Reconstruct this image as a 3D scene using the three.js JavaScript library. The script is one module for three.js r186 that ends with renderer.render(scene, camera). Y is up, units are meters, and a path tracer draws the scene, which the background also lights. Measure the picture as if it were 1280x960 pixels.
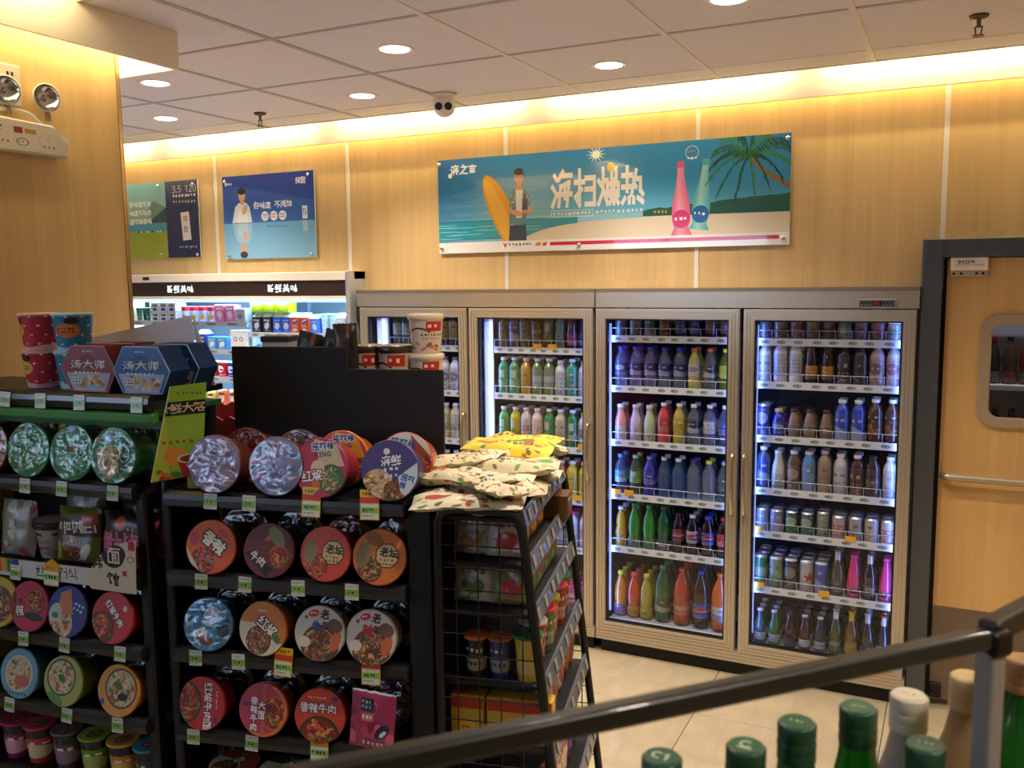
import * as THREE from 'three';
import { RoundedBoxGeometry } from 'three/addons/geometries/RoundedBoxGeometry.js';
import { mergeGeometries } from 'three/addons/utils/BufferGeometryUtils.js';
import { RectAreaLightUniformsLib } from 'three/addons/lights/RectAreaLightUniformsLib.js';
RectAreaLightUniformsLib.init();

// ---------------------------------------------------------------- camera, exposure, light levels
const scene = new THREE.Scene();
scene.background = new THREE.Color(2.4, 3.2, 4.6);  // sky outside the unseen rear window, bright for the foil reflections
const camera = new THREE.PerspectiveCamera(46.303, 1280 / 960, 0.05, 60);
camera.position.set(0, 2.01, 4.4);
camera.rotation.set(THREE.MathUtils.degToRad(-6.577), THREE.MathUtils.degToRad(26.405), THREE.MathUtils.degToRad(-0.642), 'YXZ');
camera.focus = 3.6;
camera.userData.fStop = 10;
const renderer = new THREE.WebGLRenderer({ antialias: true });
renderer.toneMapping = THREE.LinearToneMapping;
renderer.toneMappingExposure = 1.3;
renderer.shadowMap.enabled = true;
const LV = { down: 6.8, coveA: 62, coveB: 36, cooler: 19, chiller: 40 };
const WARM = new THREE.Color(1.0, 0.78, 0.42), DOWNC = new THREE.Color(1.0, 0.84, 0.7), COOL = new THREE.Color(0.17, 0.31, 1.0), CHILL = new THREE.Color(0.36, 0.66, 1.0);

// ---------------------------------------------------------------- helpers
const D2R = Math.PI / 180, V3 = (x, y, z) => new THREE.Vector3(x, y, z);
let seed = 7;
const rnd = () => { seed = (seed + 0x6d2b79f5) | 0; let t = Math.imul(seed ^ (seed >>> 15), 1 | seed); t = (t + Math.imul(t ^ (t >>> 7), 61 | t)) ^ t; return ((t ^ (t >>> 14)) >>> 0) / 4294967296; };
const rr = (a, b) => a + (b - a) * rnd();
const ORD = ['first', 'second', 'third', 'fourth', 'fifth', 'sixth', 'seventh', 'eighth', 'ninth', 'tenth', 'eleventh', 'twelfth'];
const used = {};
const numbered = (n) => { const k = (used[n] = (used[n] ?? -1) + 1); return k ? n + '_' + String(k).padStart(3, '0') : n; };
function tag(o, label, category, group) { o.userData.label = label; o.userData.category = category; if (group) o.userData.group = group; return o; }
function thing(name, label, category, group, pos = [0, 0, 0], ry = 0) {
  const o = new THREE.Group(); o.name = numbered(name); o.position.set(...pos); o.rotation.y = ry;
  tag(o, label, category, group); scene.add(o); return o;
}
function mesh(name, geo, mat, parent) {
  const m = new THREE.Mesh(geo, mat); m.name = parent ? name : numbered(name); m.castShadow = m.receiveShadow = true;
  (parent || scene).add(m); return m;
}
function struct(name, geo, mat, parent) { const m = mesh(name, geo, mat, parent); if (!parent) m.userData.kind = 'structure'; return m; }
function sgroup(name) { const g = new THREE.Group(); g.name = numbered(name); g.userData.kind = 'structure'; scene.add(g); return g; }
const box = (w, h, d, x = 0, y = 0, z = 0) => new THREE.BoxGeometry(w, h, d).translate(x, y, z);
const rbox = (w, h, d, r, x = 0, y = 0, z = 0, s = 2) => new RoundedBoxGeometry(w, h, d, s, r).translate(x, y, z);
const span = (x0, x1, y0, y1, z0, z1) => box(x1 - x0, y1 - y0, z1 - z0, (x0 + x1) / 2, (y0 + y1) / 2, (z0 + z1) / 2);
const cyl = (r0, r1, h, seg = 24, open = false) => new THREE.CylinderGeometry(r0, r1, h, seg, 1, open);
const lathe = (pts, seg = 24) => new THREE.LatheGeometry(pts.map((p) => new THREE.Vector2(p[0], p[1])), seg);
function tubeP(pts, r, seg = 8, n = 0, tension = 0) {
  const c = new THREE.CatmullRomCurve3(pts.map((p) => V3(...p)), false, 'catmullrom', tension);
  return new THREE.TubeGeometry(c, n || (pts.length - 1) * 6, r, seg);
}
function rod(a, b, r, seg = 6) {
  const A = V3(...a), B = V3(...b), d = B.clone().sub(A), g = cyl(r, r, d.length(), seg);
  g.applyQuaternion(new THREE.Quaternion().setFromUnitVectors(V3(0, 1, 0), d.normalize()));
  return g.translate((A.x + B.x) / 2, (A.y + B.y) / 2, (A.z + B.z) / 2);
}
function merge(list) {
  return mergeGeometries(list.map((g) => {
    const q = g.index ? g.toNonIndexed() : g;
    for (const k of Object.keys(q.attributes)) if (!['position', 'normal', 'uv'].includes(k)) q.deleteAttribute(k);
    return q;
  }));
}
function meterUV(g, ox = 0, oy = 0) {
  const p = g.attributes.position, n = g.attributes.normal, u = g.attributes.uv;
  for (let i = 0; i < p.count; i++) {
    const ax = Math.abs(n.getX(i)), ay = Math.abs(n.getY(i)), az = Math.abs(n.getZ(i));
    if (az >= ax && az >= ay) u.setXY(i, p.getX(i) + ox, p.getY(i) + oy);
    else if (ax >= ay) u.setXY(i, p.getZ(i) + ox, p.getY(i) + oy);
    else u.setXY(i, p.getX(i) + ox, p.getZ(i) + oy);
  }
  return g;
}
// extruded polygon facing +z, front uv spans 0..1
function slab(pts, depth, bevel = 0) {
  const s = new THREE.Shape(pts.map((p) => new THREE.Vector2(p[0], p[1])));
  const g = new THREE.ExtrudeGeometry(s, { depth: depth - 2 * bevel, bevelEnabled: bevel > 0, bevelSize: bevel, bevelThickness: bevel, bevelOffset: -bevel, bevelSegments: 2 });
  g.translate(0, 0, -depth + bevel);
  fitUV(g); return g;
}
function fitUV(g) {
  g.computeBoundingBox(); const b = g.boundingBox, p = g.attributes.position, u = g.attributes.uv;
  for (let i = 0; i < p.count; i++) u.setXY(i, (p.getX(i) - b.min.x) / (b.max.x - b.min.x), (p.getY(i) - b.min.y) / (b.max.y - b.min.y));
  return g;
}
const C = (hex) => new THREE.Color(hex);
const mcache = {};
function mat(color, rough = 0.5, metal = 0, extra) {
  const k = [color, rough, metal, JSON.stringify(extra ?? '')].join();
  return (mcache[k] ??= new (extra && Object.keys(extra).some((q) => /clearcoat|transmission|thickness|ior|sheen/.test(q)) ? THREE.MeshPhysicalMaterial : THREE.MeshStandardMaterial)({ color: C(color), roughness: rough, metalness: metal, ...extra }));
}
const glow = (col, k) => new THREE.MeshStandardMaterial({ color: 0x111111, emissive: col, emissiveIntensity: k, roughness: 0.6 });

function rectLight(x, y, z, w, h, dir, color, k) {
  const l = new THREE.RectAreaLight(color, k, w, h); l.name = 'strip_light'; l.position.set(x, y, z);
  l.lookAt(x + dir[0], y + dir[1], z + dir[2]); scene.add(l); return l;
}
function spotLight(x, y, z, color, k, ang, pen) {
  const l = new THREE.SpotLight(color, k, 0, ang, pen, 2); l.name = 'spot_beam'; l.position.set(x, y, z); l.target.position.set(x, y - 1, z);
  l.castShadow = true; l.shadow.radius = 2.2; scene.add(l); scene.add(l.target); l.target.name = 'beam_target'; return l;
}
// value noise
function noise2(sd) {
  const h = (x, y) => { let n = Math.imul(x, 374761393) + Math.imul(y, 668265263) + Math.imul(sd, 974634721); n = Math.imul(n ^ (n >>> 13), 1274126177); return ((n ^ (n >>> 16)) >>> 0) / 4294967296; };
  return (x, y) => { const i = Math.floor(x), j = Math.floor(y), u = x - i, v = y - j, s = u * u * (3 - 2 * u), t = v * v * (3 - 2 * v);
    return (h(i, j) * (1 - s) + h(i + 1, j) * s) * (1 - t) + (h(i, j + 1) * (1 - s) + h(i + 1, j + 1) * s) * t; };
}
function dataTex(w, h, f, srgb, rx = 1, ry = 1) {
  const d = new Uint8Array(w * h * 4);
  for (let y = 0; y < h; y++) for (let x = 0; x < w; x++) { const c = f(x / w, y / h), o = (y * w + x) * 4; d[o] = c[0]; d[o + 1] = c[1]; d[o + 2] = c[2]; d[o + 3] = 255; }
  const t = new THREE.DataTexture(d, w, h); t.magFilter = THREE.LinearFilter; t.minFilter = THREE.LinearFilter; t.wrapS = t.wrapT = THREE.RepeatWrapping; t.repeat.set(rx, ry);
  if (srgb) t.colorSpace = THREE.SRGBColorSpace; t.needsUpdate = true; return t;
}
class Atlas {
  constructor(size, cell) {
    this.size = size; this.cell = cell; this.n = size / cell; this.k = 0;
    this.canvas = document.createElement('canvas'); this.canvas.width = this.canvas.height = size; this.ctx = this.canvas.getContext('2d');
    this.tex = new THREE.CanvasTexture(this.canvas); this.tex.colorSpace = THREE.SRGBColorSpace; this.tex.magFilter = THREE.LinearFilter;
    this.mats = {};
  }
  add(draw, w = 1, h = 1) { // next free cell; w,h cells wide/high (h rows only when it starts a row)
    if ((this.k % this.n) + w > this.n) this.k += this.n - (this.k % this.n);
    const cx = this.k % this.n, cy = Math.floor(this.k / this.n), c = this.cell, g = this.ctx;
    if (cy + h > this.n) throw new Error('atlas full');
    g.save(); g.beginPath(); g.rect(cx * c, cy * c, c * w, c * h); g.clip(); g.translate(cx * c, cy * c); draw(g, c * w, c * h); g.restore();
    this.k += w; const e = 0.6 / this.size;
    return { a: this, u: cx / this.n + e, v: 1 - (cy + h) / this.n + e, s: w / this.n - 2 * e, t: h / this.n - 2 * e };
  }
  mat(kind = 'paper') {
    const P = { paper: { roughness: 0.6 }, gloss: { roughness: 0.25 }, lid: { roughness: 0.55, clearcoat: 0.06, clearcoatRoughness: 0.3 }, film: { roughness: 0.2, metalness: 0.12, clearcoat: 0.9, clearcoatRoughness: 0.05, bumpMap: crumple, bumpScale: 0.002 }, bag: { roughness: 0.34, metalness: 0.0, clearcoat: 0.3, clearcoatRoughness: 0.3 } };
    return (this.mats[kind] ??= new THREE.MeshPhysicalMaterial({ color: 0xffffff, map: this.tex, ...P[kind] }));
  }
}
function cellUV(geo, c) { const g = geo.clone(), u = g.attributes.uv; for (let i = 0; i < u.count; i++) u.setXY(i, c.u + u.getX(i) * c.s, c.v + u.getY(i) * c.t); return g; }
const crumple = (() => { const a = noise2(3), b = noise2(5); return dataTex(512, 512, (u, v) => { let s = 0; for (const [f, k] of [[9, 0.6], [19, 0.3], [41, 0.15]]) s += k * Math.abs(a(u * f, v * f) - b(v * f + 3, u * f)) * 1.4; const q = Math.min(255, s * 255); return [q, q, q]; }, false, 6, 6); })();

// ---------------------------------------------------------------- lettering: each character as pen strokes on a ten by ten grid
const G = {
  海: '1122 0415 0926 5032 4191 4439 4483 8379 3696 6465 6777', 扫: '0343 2029 2918 0735 5292 9299 5595 5999', 燥: '0314 4333 2026 2609 2549 6080 8083 8363 6360 4464 6466 6646 4644 7494 9496 9676 7674 4797 7679 7759 7799',
  热: '0242 2026 0545 5383 6147 8386 8697 5465 1809 3839 5859 7899', 之: '4051 2282 8228 2809 2899', 言: '4151 0292 2474 2676 2878 2777', 新: '2021 0141 1213 3233 0444 0646 2429 2608 2648 8052 5259 5595 7579',
  鲜: '2003 1131 3133 0343 4346 4606 0603 0545 2346 0949 5061 9081 5292 5595 5898 7279', 美: '2031 7061 1282 2474 5255 0595 0797 5609 5699', 味: '0232 3236 3606 0602 5383 4595 7079 7548 7598',
  好: '2016 1648 4019 0343 5181 8173 7379 7968 5595', 道: '4151 7161 3292 4383 8387 8747 4743 4585 0112 1317 1709 1899', 不: '0191 5206 5259 5497', 添: '1122 0415 0926 4191 3393 6136 6396 6569 4546 7778 8799',
  加: '0242 2018 4248 4838 6282 8288 8868 6862', 纯: '2003 0333 3306 0636 0939 4191 4347 4787 8783 6068 6899', 甄: '0050 0252 5255 5505 0502 1015 0747 2729 0959 6191 7169 6999 8485', 红: '2003 0333 3306 0636 0939 5191 7179 4999',
  烧: '0314 4333 2026 2609 2549 5191 6147 9266 4696 6659 7678 7899', 香: '7010 0292 5055 5305 5395 2676 7679 7929 2926 2777', 辣: '2021 0141 1213 3233 0444 0646 2429 5292 7079 5484 5456 8486 5686 7659 7699',
  汤: '1122 0415 0926 4181 8134 3494 9479 6438 8458', 大: '0393 5034 5034 5309 5399', 师: '1116 3036 3619 4191 5258 5282 8287 8777 6169', 面: '0090 5021 1282 8289 8919 1912 4249 6269 4464 4666',
  韩: '0141 2029 0343 4346 4606 0603 0545 0747 5191 5393 4696 9698 7079', 馆: '2003 1141 4132 2328 2837 7071 5292 5254 9293 6383 6369 8385 8565 6787 8789 8969', 超: '0141 2025 0444 2446 1509 2565 0999 5080 8084 6055 5686 8689 5659',
  爽: '0191 5006 5499 1223 2132 1526 2516 7283 8273 7586 8576', 桶: '0343 2029 2406 2446 5181 5383 5359 8389 5585 5787 6369', 牛: '3013 2272 0595 5059', 肉: '1219 1292 9299 5053 5335 5374 5637 5678', 老: '2171 4044 0494 8108 3539 3989 8987 7536',
  坛: '0343 2028 0838 5282 4595 6549 4998 7799', 爱: '7011 2132 4142 7162 0393 0304 9394 2575 4519 4578 7519', 餐: '0141 2003 4133 5191 9164 2507 5497 3636 3676 7679 3639 3979', 한: '2131 0343 1434 3436 3616 1614 7077 7393 1719 1989', 식: '2005 2246 7075 1787 8789', 거: '0141 4108 8089 5484',
  불: '2023 7073 2373 2171 0494 5455 2676 7677 7727 2729 2979', 닭: '1014 1444 7075 7292 0646 4607 0709 0949 6696 9699', 볶: '2023 7073 2373 2171 0494 5456 1747 4749 6696 9699', 짜: '0141 2005 2145 8089 8494', 파: '0151 1116 4146 0656 8089 8494', 게: '0141 4108 6069 8089 4565', 티: '0151 0109 0959 0555 8089', 超爽: '',
};
function glyph(g, ch, x, y, s, lw) {
  const d = G[ch]; if (!d) return; const q = s / 10;
  g.lineWidth = lw; g.lineCap = 'square'; g.lineJoin = 'miter';
  for (const t of d.split(' ')) { g.beginPath(); for (let i = 0; i < t.length; i += 2) { const px = x + (+t[i] + 0.5) * q, py = y + (+t[i + 1] + 0.5) * q; i ? g.lineTo(px, py) : g.moveTo(px, py); } g.stroke(); }
}
// a line of text: known characters as strokes, the rest with a font
function say(g, str, x, y, s, color, lw = s * 0.11, edge = null, gap = 1.06) {
  for (const pass of edge ? [1, 0] : [0]) {
    let px = x; g.strokeStyle = g.fillStyle = pass ? edge : color;
    for (const ch of str) {
      if (G[ch]) { glyph(g, ch, px, y, s, pass ? lw * 2.3 : lw); px += s * gap; }
      else if (ch === ' ') px += s * 0.4;
      else { g.font = 'bold ' + s + 'px sans-serif'; g.textBaseline = 'top'; if (pass) { g.lineWidth = lw * 1.4; g.strokeText(ch, px, y - s * 0.08); } else g.fillText(ch, px, y - s * 0.08); px += g.measureText(ch).width; }
    }
  }
}
// small print that cannot be read in the photograph: rows of short dashes
function dashes(g, x, y, w, h, color, rows = 1) {
  g.fillStyle = color; const rh = h / rows;
  for (let r = 0; r < rows; r++) for (let px = x; px < x + w - rh * 0.4; px += rh * rr(0.75, 1)) g.fillRect(px, y + r * rh + rh * 0.15 + rr(0, rh * 0.1), rh * rr(0.3, 0.6), rh * rr(0.35, 0.6));
}
const disc = (g, x, y, r, c) => { g.fillStyle = c; g.beginPath(); g.arc(x, y, r, 0, 7); g.fill(); };
const oval = (g, x, y, a, b, rot, c) => { g.fillStyle = c; g.beginPath(); g.ellipse(x, y, a, b, rot, 0, 7); g.fill(); };
const poly = (g, pts, c) => { g.fillStyle = c; g.beginPath(); pts.forEach((p, i) => (i ? g.lineTo(p[0], p[1]) : g.moveTo(p[0], p[1]))); g.closePath(); g.fill(); };
function food(g, x, y, r, pal = ['#7a2a14', '#c9622a', '#e0a050', '#3f6a24', '#b0301c'], rim = '#2a1810') {
  if (rim) disc(g, x, y, r, rim); disc(g, x, y, r * 0.9, pal[0]);
  g.save(); g.beginPath(); g.arc(x, y, r * 0.9, 0, 7); g.clip();
  for (let i = 0; i < 26; i++) { g.strokeStyle = rnd() < 0.6 ? pal[2] : pal[1]; g.lineWidth = r * 0.05; g.beginPath(); const a = rr(0, 6.3), q = rr(0.2, 0.9) * r; g.arc(x + Math.cos(a) * q * 0.6, y + Math.sin(a) * q * 0.6, rr(0.15, 0.5) * r, a, a + rr(1, 3)); g.stroke(); }
  for (let i = 0; i < 46; i++) { const a = rr(0, 6.3), q = Math.sqrt(rnd()) * r * 0.85, c = pal[Math.floor(rnd() * pal.length)], ex = x + Math.cos(a) * q, ey = y + Math.sin(a) * q, s = rr(0.04, 0.2) * r, t = rr(0, 3); oval(g, ex, ey + s * 0.25, s, s * 0.5, t, 'rgba(40,16,8,.35)'); oval(g, ex, ey, s, s * rr(0.4, 0.6), t, c); oval(g, ex - s * 0.2, ey - s * 0.15, s * 0.4, s * 0.15, t, 'rgba(255,235,200,.35)'); }
  g.restore();
}

// ---------------------------------------------------------------- surfaces
const nW = noise2(11), nW2 = noise2(23), nF = noise2(31);
const woodTex = dataTex(1024, 512, (u, v) => {
  const a = nW(u * 90, v * 2.2), b = nW2(u * 420, v * 5), c = nW(u * 14 + 40, v * 0.8), d = nW2(u * 37, v * 3.1);
  const k = 0.93 + 0.035 * (a - 0.5) + 0.035 * (b - 0.5) + 0.05 * (c - 0.5) + 0.03 * (d - 0.5);
  return [230 * k, 197 * k * (0.99 + 0.02 * c), 136 * k * (0.98 + 0.04 * c)].map((q) => Math.min(255, q));
}, true, 1 / 1.07, 1 / 1.6);
const M = {
  wood: new THREE.MeshStandardMaterial({ map: woodTex, roughness: 0.42 }),
  door: new THREE.MeshStandardMaterial({ map: (() => { const t = woodTex.clone(); t.repeat.set(0.4, 0.3); t.needsUpdate = true; return t; })(), roughness: 0.45, color: C('#fff0da') }),
  white: mat('#e9e4dc', 0.55), cream: mat('#f4eada', 0.6), tileWhite: mat('#b9b0aa', 0.85), bar: mat('#e6e1d8', 0.5), grid: mat('#b9b4ae', 0.7), plaster: mat('#c9c2b8', 0.8),
  steel: mat('#5c5f64', 0.4, 0.6), alu: mat('#c9bfae', 0.32, 0.7), aluDark: mat('#5f574c', 0.45, 0.6), black: mat('#0b0b0c', 0.42), blackMatt: mat('#0a0a0b', 0.7), chrome: mat('#d5d8dc', 0.16, 1), plastic: mat('#d9d6d0', 0.45), darkIn: mat('#33363c', 0.6), greyIn: mat('#8f959c', 0.55), lightIn: mat('#cfd6de', 0.5),
  glass: new THREE.MeshPhysicalMaterial({ color: 0xffffff, transmission: 1, thickness: 0, roughness: 0.02, ior: 1.45, specularIntensity: 0.6 }),
};
const floorTex = dataTex(512, 512, (u, v) => { const k = 0.94 + 0.05 * (nF(u * 6, v * 6) - 0.5) + 0.05 * (nF(u * 21 + 9, v * 9) - 0.5) + 0.03 * (nF(u * 90, v * 90) - 0.5); return [186 * k, 172 * k, 142 * k]; }, true, 1 / 0.8, 1 / 0.8);
const ceilTex = dataTex(256, 256, (u, v) => { const k = 0.93 + 0.07 * nF(u * 120, v * 120); return [240 * k, 234 * k, 236 * k]; }, true, 2, 2);
M.floor = new THREE.MeshPhysicalMaterial({ map: floorTex, roughness: 0.2, clearcoat: 0.3, clearcoatRoughness: 0.1 });
M.ceil = new THREE.MeshStandardMaterial({ map: ceilTex, roughness: 0.9 });

// ---------------------------------------------------------------- floor, ceiling and outer shell
const CEIL = 2.95, X0 = -6.6, X1 = 2.62, Z1 = 7.2, ZW = -0.14, ZB = -1.75;
{
  const f = struct('floor', span(X0, X1, -0.15, -0.008, ZB, Z1), mat('#4a4138', 0.9));
  const tiles = [0, 1, 2].map((i) => meterUV(rbox(0.797, 0.02, 0.797, 0.0015, 0, 0, 0, 1), i * 0.37, i * 0.61));
  for (let i = -7; i < 5; i++) for (let j = -3; j < 9; j++) {
    const x = -1.025 + 0.8 * i + 0.4, z = 0.47 + 0.8 * j + 0.4; if (x > X1 || x < X0 || z > Z1 || z < -0.6) continue;
    const t = mesh('tile', tiles[(i * 5 + j * 3 + 60) % 3], M.floor, f); t.position.set(x, -0.01, z);
  }
}
const SLOT0 = 2.239; // where the ceiling slot beside the pillar starts
{
  const c = struct('ceiling', span(X0, X1, 3.14, 3.24, ZB, Z1), M.plaster);
  const gcache = {};
  for (let i = -8; i < 7; i++) for (let j = -2; j < 9; j++) {
    let xa = -1.745 + 0.684 * i, xb = xa + 0.684, za = 0.905 + 0.667 * j, zb = za + 0.667;
    if (xb < X0 + 0.1 || xa > X1 || za > Z1) continue;
    xa = Math.max(xa, X0); xb = Math.min(xb, X1); zb = Math.min(zb, Z1);
    if (zb < 0.1) continue;
    if (za < 0.03) za = 0.03;
    if (i === -2 && za > SLOT0 - 0.01) xa = -2.53;
    if (i < -2 && za > SLOT0 - 0.01 && i > -4 && false) continue;
    const k = (xb - xa).toFixed(3) + (zb - za).toFixed(3);
    gcache[k] ??= meterUV(rbox(xb - xa - 0.006, 0.016, zb - za - 0.006, 0.003, 0, 0, 0, 1));
    const t = mesh('ceiling_tile', gcache[k], M.ceil, c); t.position.set((xa + xb) / 2, CEIL + 0.009, (za + zb) / 2);
  }
  for (let i = -7; i < 7; i++) { const x = -1.745 + 0.684 * i; mesh('grid_bar', span(x - 0.012, x + 0.012, CEIL - 0.003, CEIL + 0.03, 0.03, Z1), i === -2 || i === -1 || i < -1 ? M.grid : M.bar, c); }
  for (let j = -1; j < 9; j++) { const z = 0.905 + 0.667 * j; mesh('grid_bar', span(X0, j === 2 || j > 2 ? X1 : X1, CEIL - 0.0025, CEIL + 0.03, z - 0.009, z + 0.009), j === -1 ? M.bar : M.grid, c); }
  mesh('edge_trim', span(X0, X1, CEIL - 0.004, CEIL + 0.045, 0.02, 0.034), M.white, c);
}
// cove along the back wall: fascia board behind the ceiling edge, tubes on the ceiling edge and behind the fascia
{
  const f = struct('trim_1', span(X0, X1, 2.838, 3.14, -0.078, -0.06), M.cream); f.userData.kind = 'structure';
  for (let i = 0; i < 6; i++) {
    const x0 = -6.2 + 1.38 * i + 0.09 - 0.0, x1 = x0 + 1.2, xc = (x0 + x1) / 2 + 0.01;
    const t = thing('cove_tube', `warm glowing tube hidden above the ceiling edge, ${ORD[i]} from the chiller end`, 'light tube', 'tubes in the ceiling cove', [xc, 3.0, 0.045]);
    mesh('glow_tube', cyl(0.009, 0.009, 1.2, 10).rotateZ(Math.PI / 2), glow(WARM, 3), t);
    mesh('holder', box(1.22, 0.012, 0.02, 0, -0.014, 0.004), M.white, t);
    rectLight(xc, 3.006, 0.016, 1.2, 0.02, [0, -0.25, -1], WARM, LV.coveA);
  }
  rectLight((X0 + X1) / 2, 3.0, -0.108, X1 - X0 - 0.2, 0.03, [0, -1, -0.25], WARM, LV.coveB);
  mesh('glow_tube', span(X0 + 0.1, X1 - 0.1, 3.004, 3.02, -0.116, -0.1), glow(WARM, 2), f);
}
// back wall of wood panels with pale joint strips
{
  const w = struct('wall_back', span(X0, X1, 2.0, 3.14, -0.19, -0.165), M.plaster);
  const xs = [X0, -5.5, -4.42, -3.35, -2.277, -1.2, -0.077, 1.01, 2.08, X1];
  for (let i = 0; i + 1 < xs.length; i++) {
    const a = xs[i] + 0.004, b = xs[i + 1] - 0.004, put = (x0, x1, y0, y1) => { if (x1 - x0 > 0.01) mesh('wall_panel', meterUV(span(x0, x1, y0, y1, -0.165, ZW), i * 0.31, i * 0.7), M.wood, w); };
    if (a < -5.2) put(a, Math.min(b, -5.16), 0, 3.1);
    if (b > -5.16 && a < -0.1) put(Math.max(a, -5.16), b, 1.93, 3.1);
    if (a > -0.1 && a < 1.0) put(a, b, 2.12, 3.1);
    if (a > 1.0) { put(Math.max(a, 1.16), b, 0, 3.1); if (a < 1.16) put(a, 1.16, 2.12, 3.1); }
    if (i) mesh('joint_strip', span(xs[i] - 0.011, xs[i] + 0.011, i === 9 ? 0 : 1.95, 3.1, -0.16, ZW + 0.004), M.bar, w);
  }
  struct('wall_storeroom', span(X0, X1, -0.15, 3.24, ZB - 0.1, ZB), M.plaster);
  struct('wall_right', span(X1, X1 + 0.1, -0.15, 3.24, ZB, Z1), M.wood); meterUV(scene.children[scene.children.length - 1].geometry);
  struct('wall_left', span(X0 - 0.1, X0, -0.15, 3.24, ZB, Z1), M.plaster);
  const wr = [-6.3, -2.2, 1.7, 2.6]; // unseen window behind the camera, placed to reflect in the foil lids
  struct('wall_rear', merge([span(X0 - 0.1, wr[0], -0.15, 3.24, Z1, Z1 + 0.1), span(wr[1], X1 + 0.1, -0.15, 3.24, Z1, Z1 + 0.1), span(wr[0], wr[1], -0.15, wr[2], Z1, Z1 + 0.1), span(wr[0], wr[1], wr[3], 3.24, Z1, Z1 + 0.1)]), M.plaster);
  const wn = sgroup('unseen_window_1'), wm = [wr[0], -4.9, -3.55, wr[1]];
  mesh('window_frame', merge([span(wr[0], wr[1], wr[2], wr[2] + 0.05, Z1 - 0.01, Z1 + 0.09), span(wr[0], wr[1], wr[3] - 0.05, wr[3], Z1 - 0.01, Z1 + 0.09), ...wm.map((x) => span(x - 0.025, x + 0.025, wr[2], wr[3], Z1 - 0.01, Z1 + 0.09))]), M.aluDark, wn);
  for (let i = 0; i < 3; i++) mesh('window_pane', span(wm[i] + 0.02, wm[i + 1] - 0.02, wr[2] + 0.04, wr[3] - 0.04, Z1 + 0.04, Z1 + 0.044), M.glass, wn);
}
// pillar wall at the left with its metal corner strip, and the fascia hung round it
{
  const p = struct('wall_pillar', span(-3.6, -2.815, 0, 3.14, 2.0, 3.1), M.plaster);  // near end is out of view, kept short to let window reflections through
  mesh('wall_panel', meterUV(span(-2.815, -2.8, 0, 3.1, 1.997, 3.1)), M.wood, p);
  mesh('wall_panel', meterUV(span(-3.6, -2.82, 0, 3.1, 1.985, 2.0)), M.wood, p);
  mesh('corner_strip', merge([span(-2.8, -2.797, 0, 2.95, 1.984, 1.996), span(-2.83, -2.797, 0, 2.95, 1.98, 1.985)]), mat('#c9b08a', 0.22, 0.8), p);
  const f = struct('trim_2', merge([span(-2.685, -2.67, 2.812, CEIL, 1.815, SLOT0), span(-2.685, -2.67, 2.812, 3.14, SLOT0, 3.28), span(-3.6, -2.685, 2.812, CEIL, 3.265, 3.28), span(-3.6, -2.685, 2.812, CEIL, 1.815, 1.83)]), M.cream);
  mesh('slot_end', span(-2.67, -2.53, CEIL + 0.01, 3.14, SLOT0 - 0.012, SLOT0), M.white, f);
  mesh('slot_side', span(-2.53, -2.515, CEIL + 0.01, 3.14, SLOT0, 3.6), M.white, f);
  const t = thing('cove_tube', 'unseen warm tube in the ceiling slot, lighting the fascia beside the wooden pillar', 'light tube', 'tubes in the ceiling cove', [-2.545, 3.0, 2.78]);  // out of view, placed to light the outer face of the fascia
  mesh('glow_tube', cyl(0.009, 0.009, 0.95, 10).rotateX(Math.PI / 2), glow(WARM, 3), t); mesh('holder', box(0.012, 0.02, 0.95, 0.016, 0, 0), M.white, t);
  rectLight(-2.565, 3.0, 2.78, 0.95, 0.02, [-1, -0.3, 0], WARM, LV.coveA * 0.7);
  const t2 = thing('cove_tube', 'warm glowing tube inside the fascia around the wooden pillar', 'light tube', 'tubes in the ceiling cove', [-2.74, 2.925, 2.55]);
  mesh('glow_tube', cyl(0.009, 0.009, 1.3, 10).rotateX(Math.PI / 2), glow(WARM, 3), t2); mesh('holder', box(0.03, 0.012, 1.3, 0, 0.016, 0), M.white, t2);
  rectLight(-2.74, 2.91, 2.55, 1.3, 0.02, [-0.2, -1, 0], WARM, LV.coveB * 1.2);
  const t3 = thing('cove_tube', 'warm glowing tube inside the fascia across the pillar end', 'light tube', 'tubes in the ceiling cove', [-3.15, 2.925, 1.9]);
  mesh('glow_tube', cyl(0.012, 0.012, 0.86, 10).rotateZ(Math.PI / 2), glow(WARM, 6), t3); mesh('holder', box(0.86, 0.012, 0.03, 0, 0.016, 0), M.white, t3);
  rectLight(-3.15, 2.91, 1.9, 0.86, 0.02, [0, -1, -0.2], WARM, LV.coveB * 1.4);
}
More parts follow.
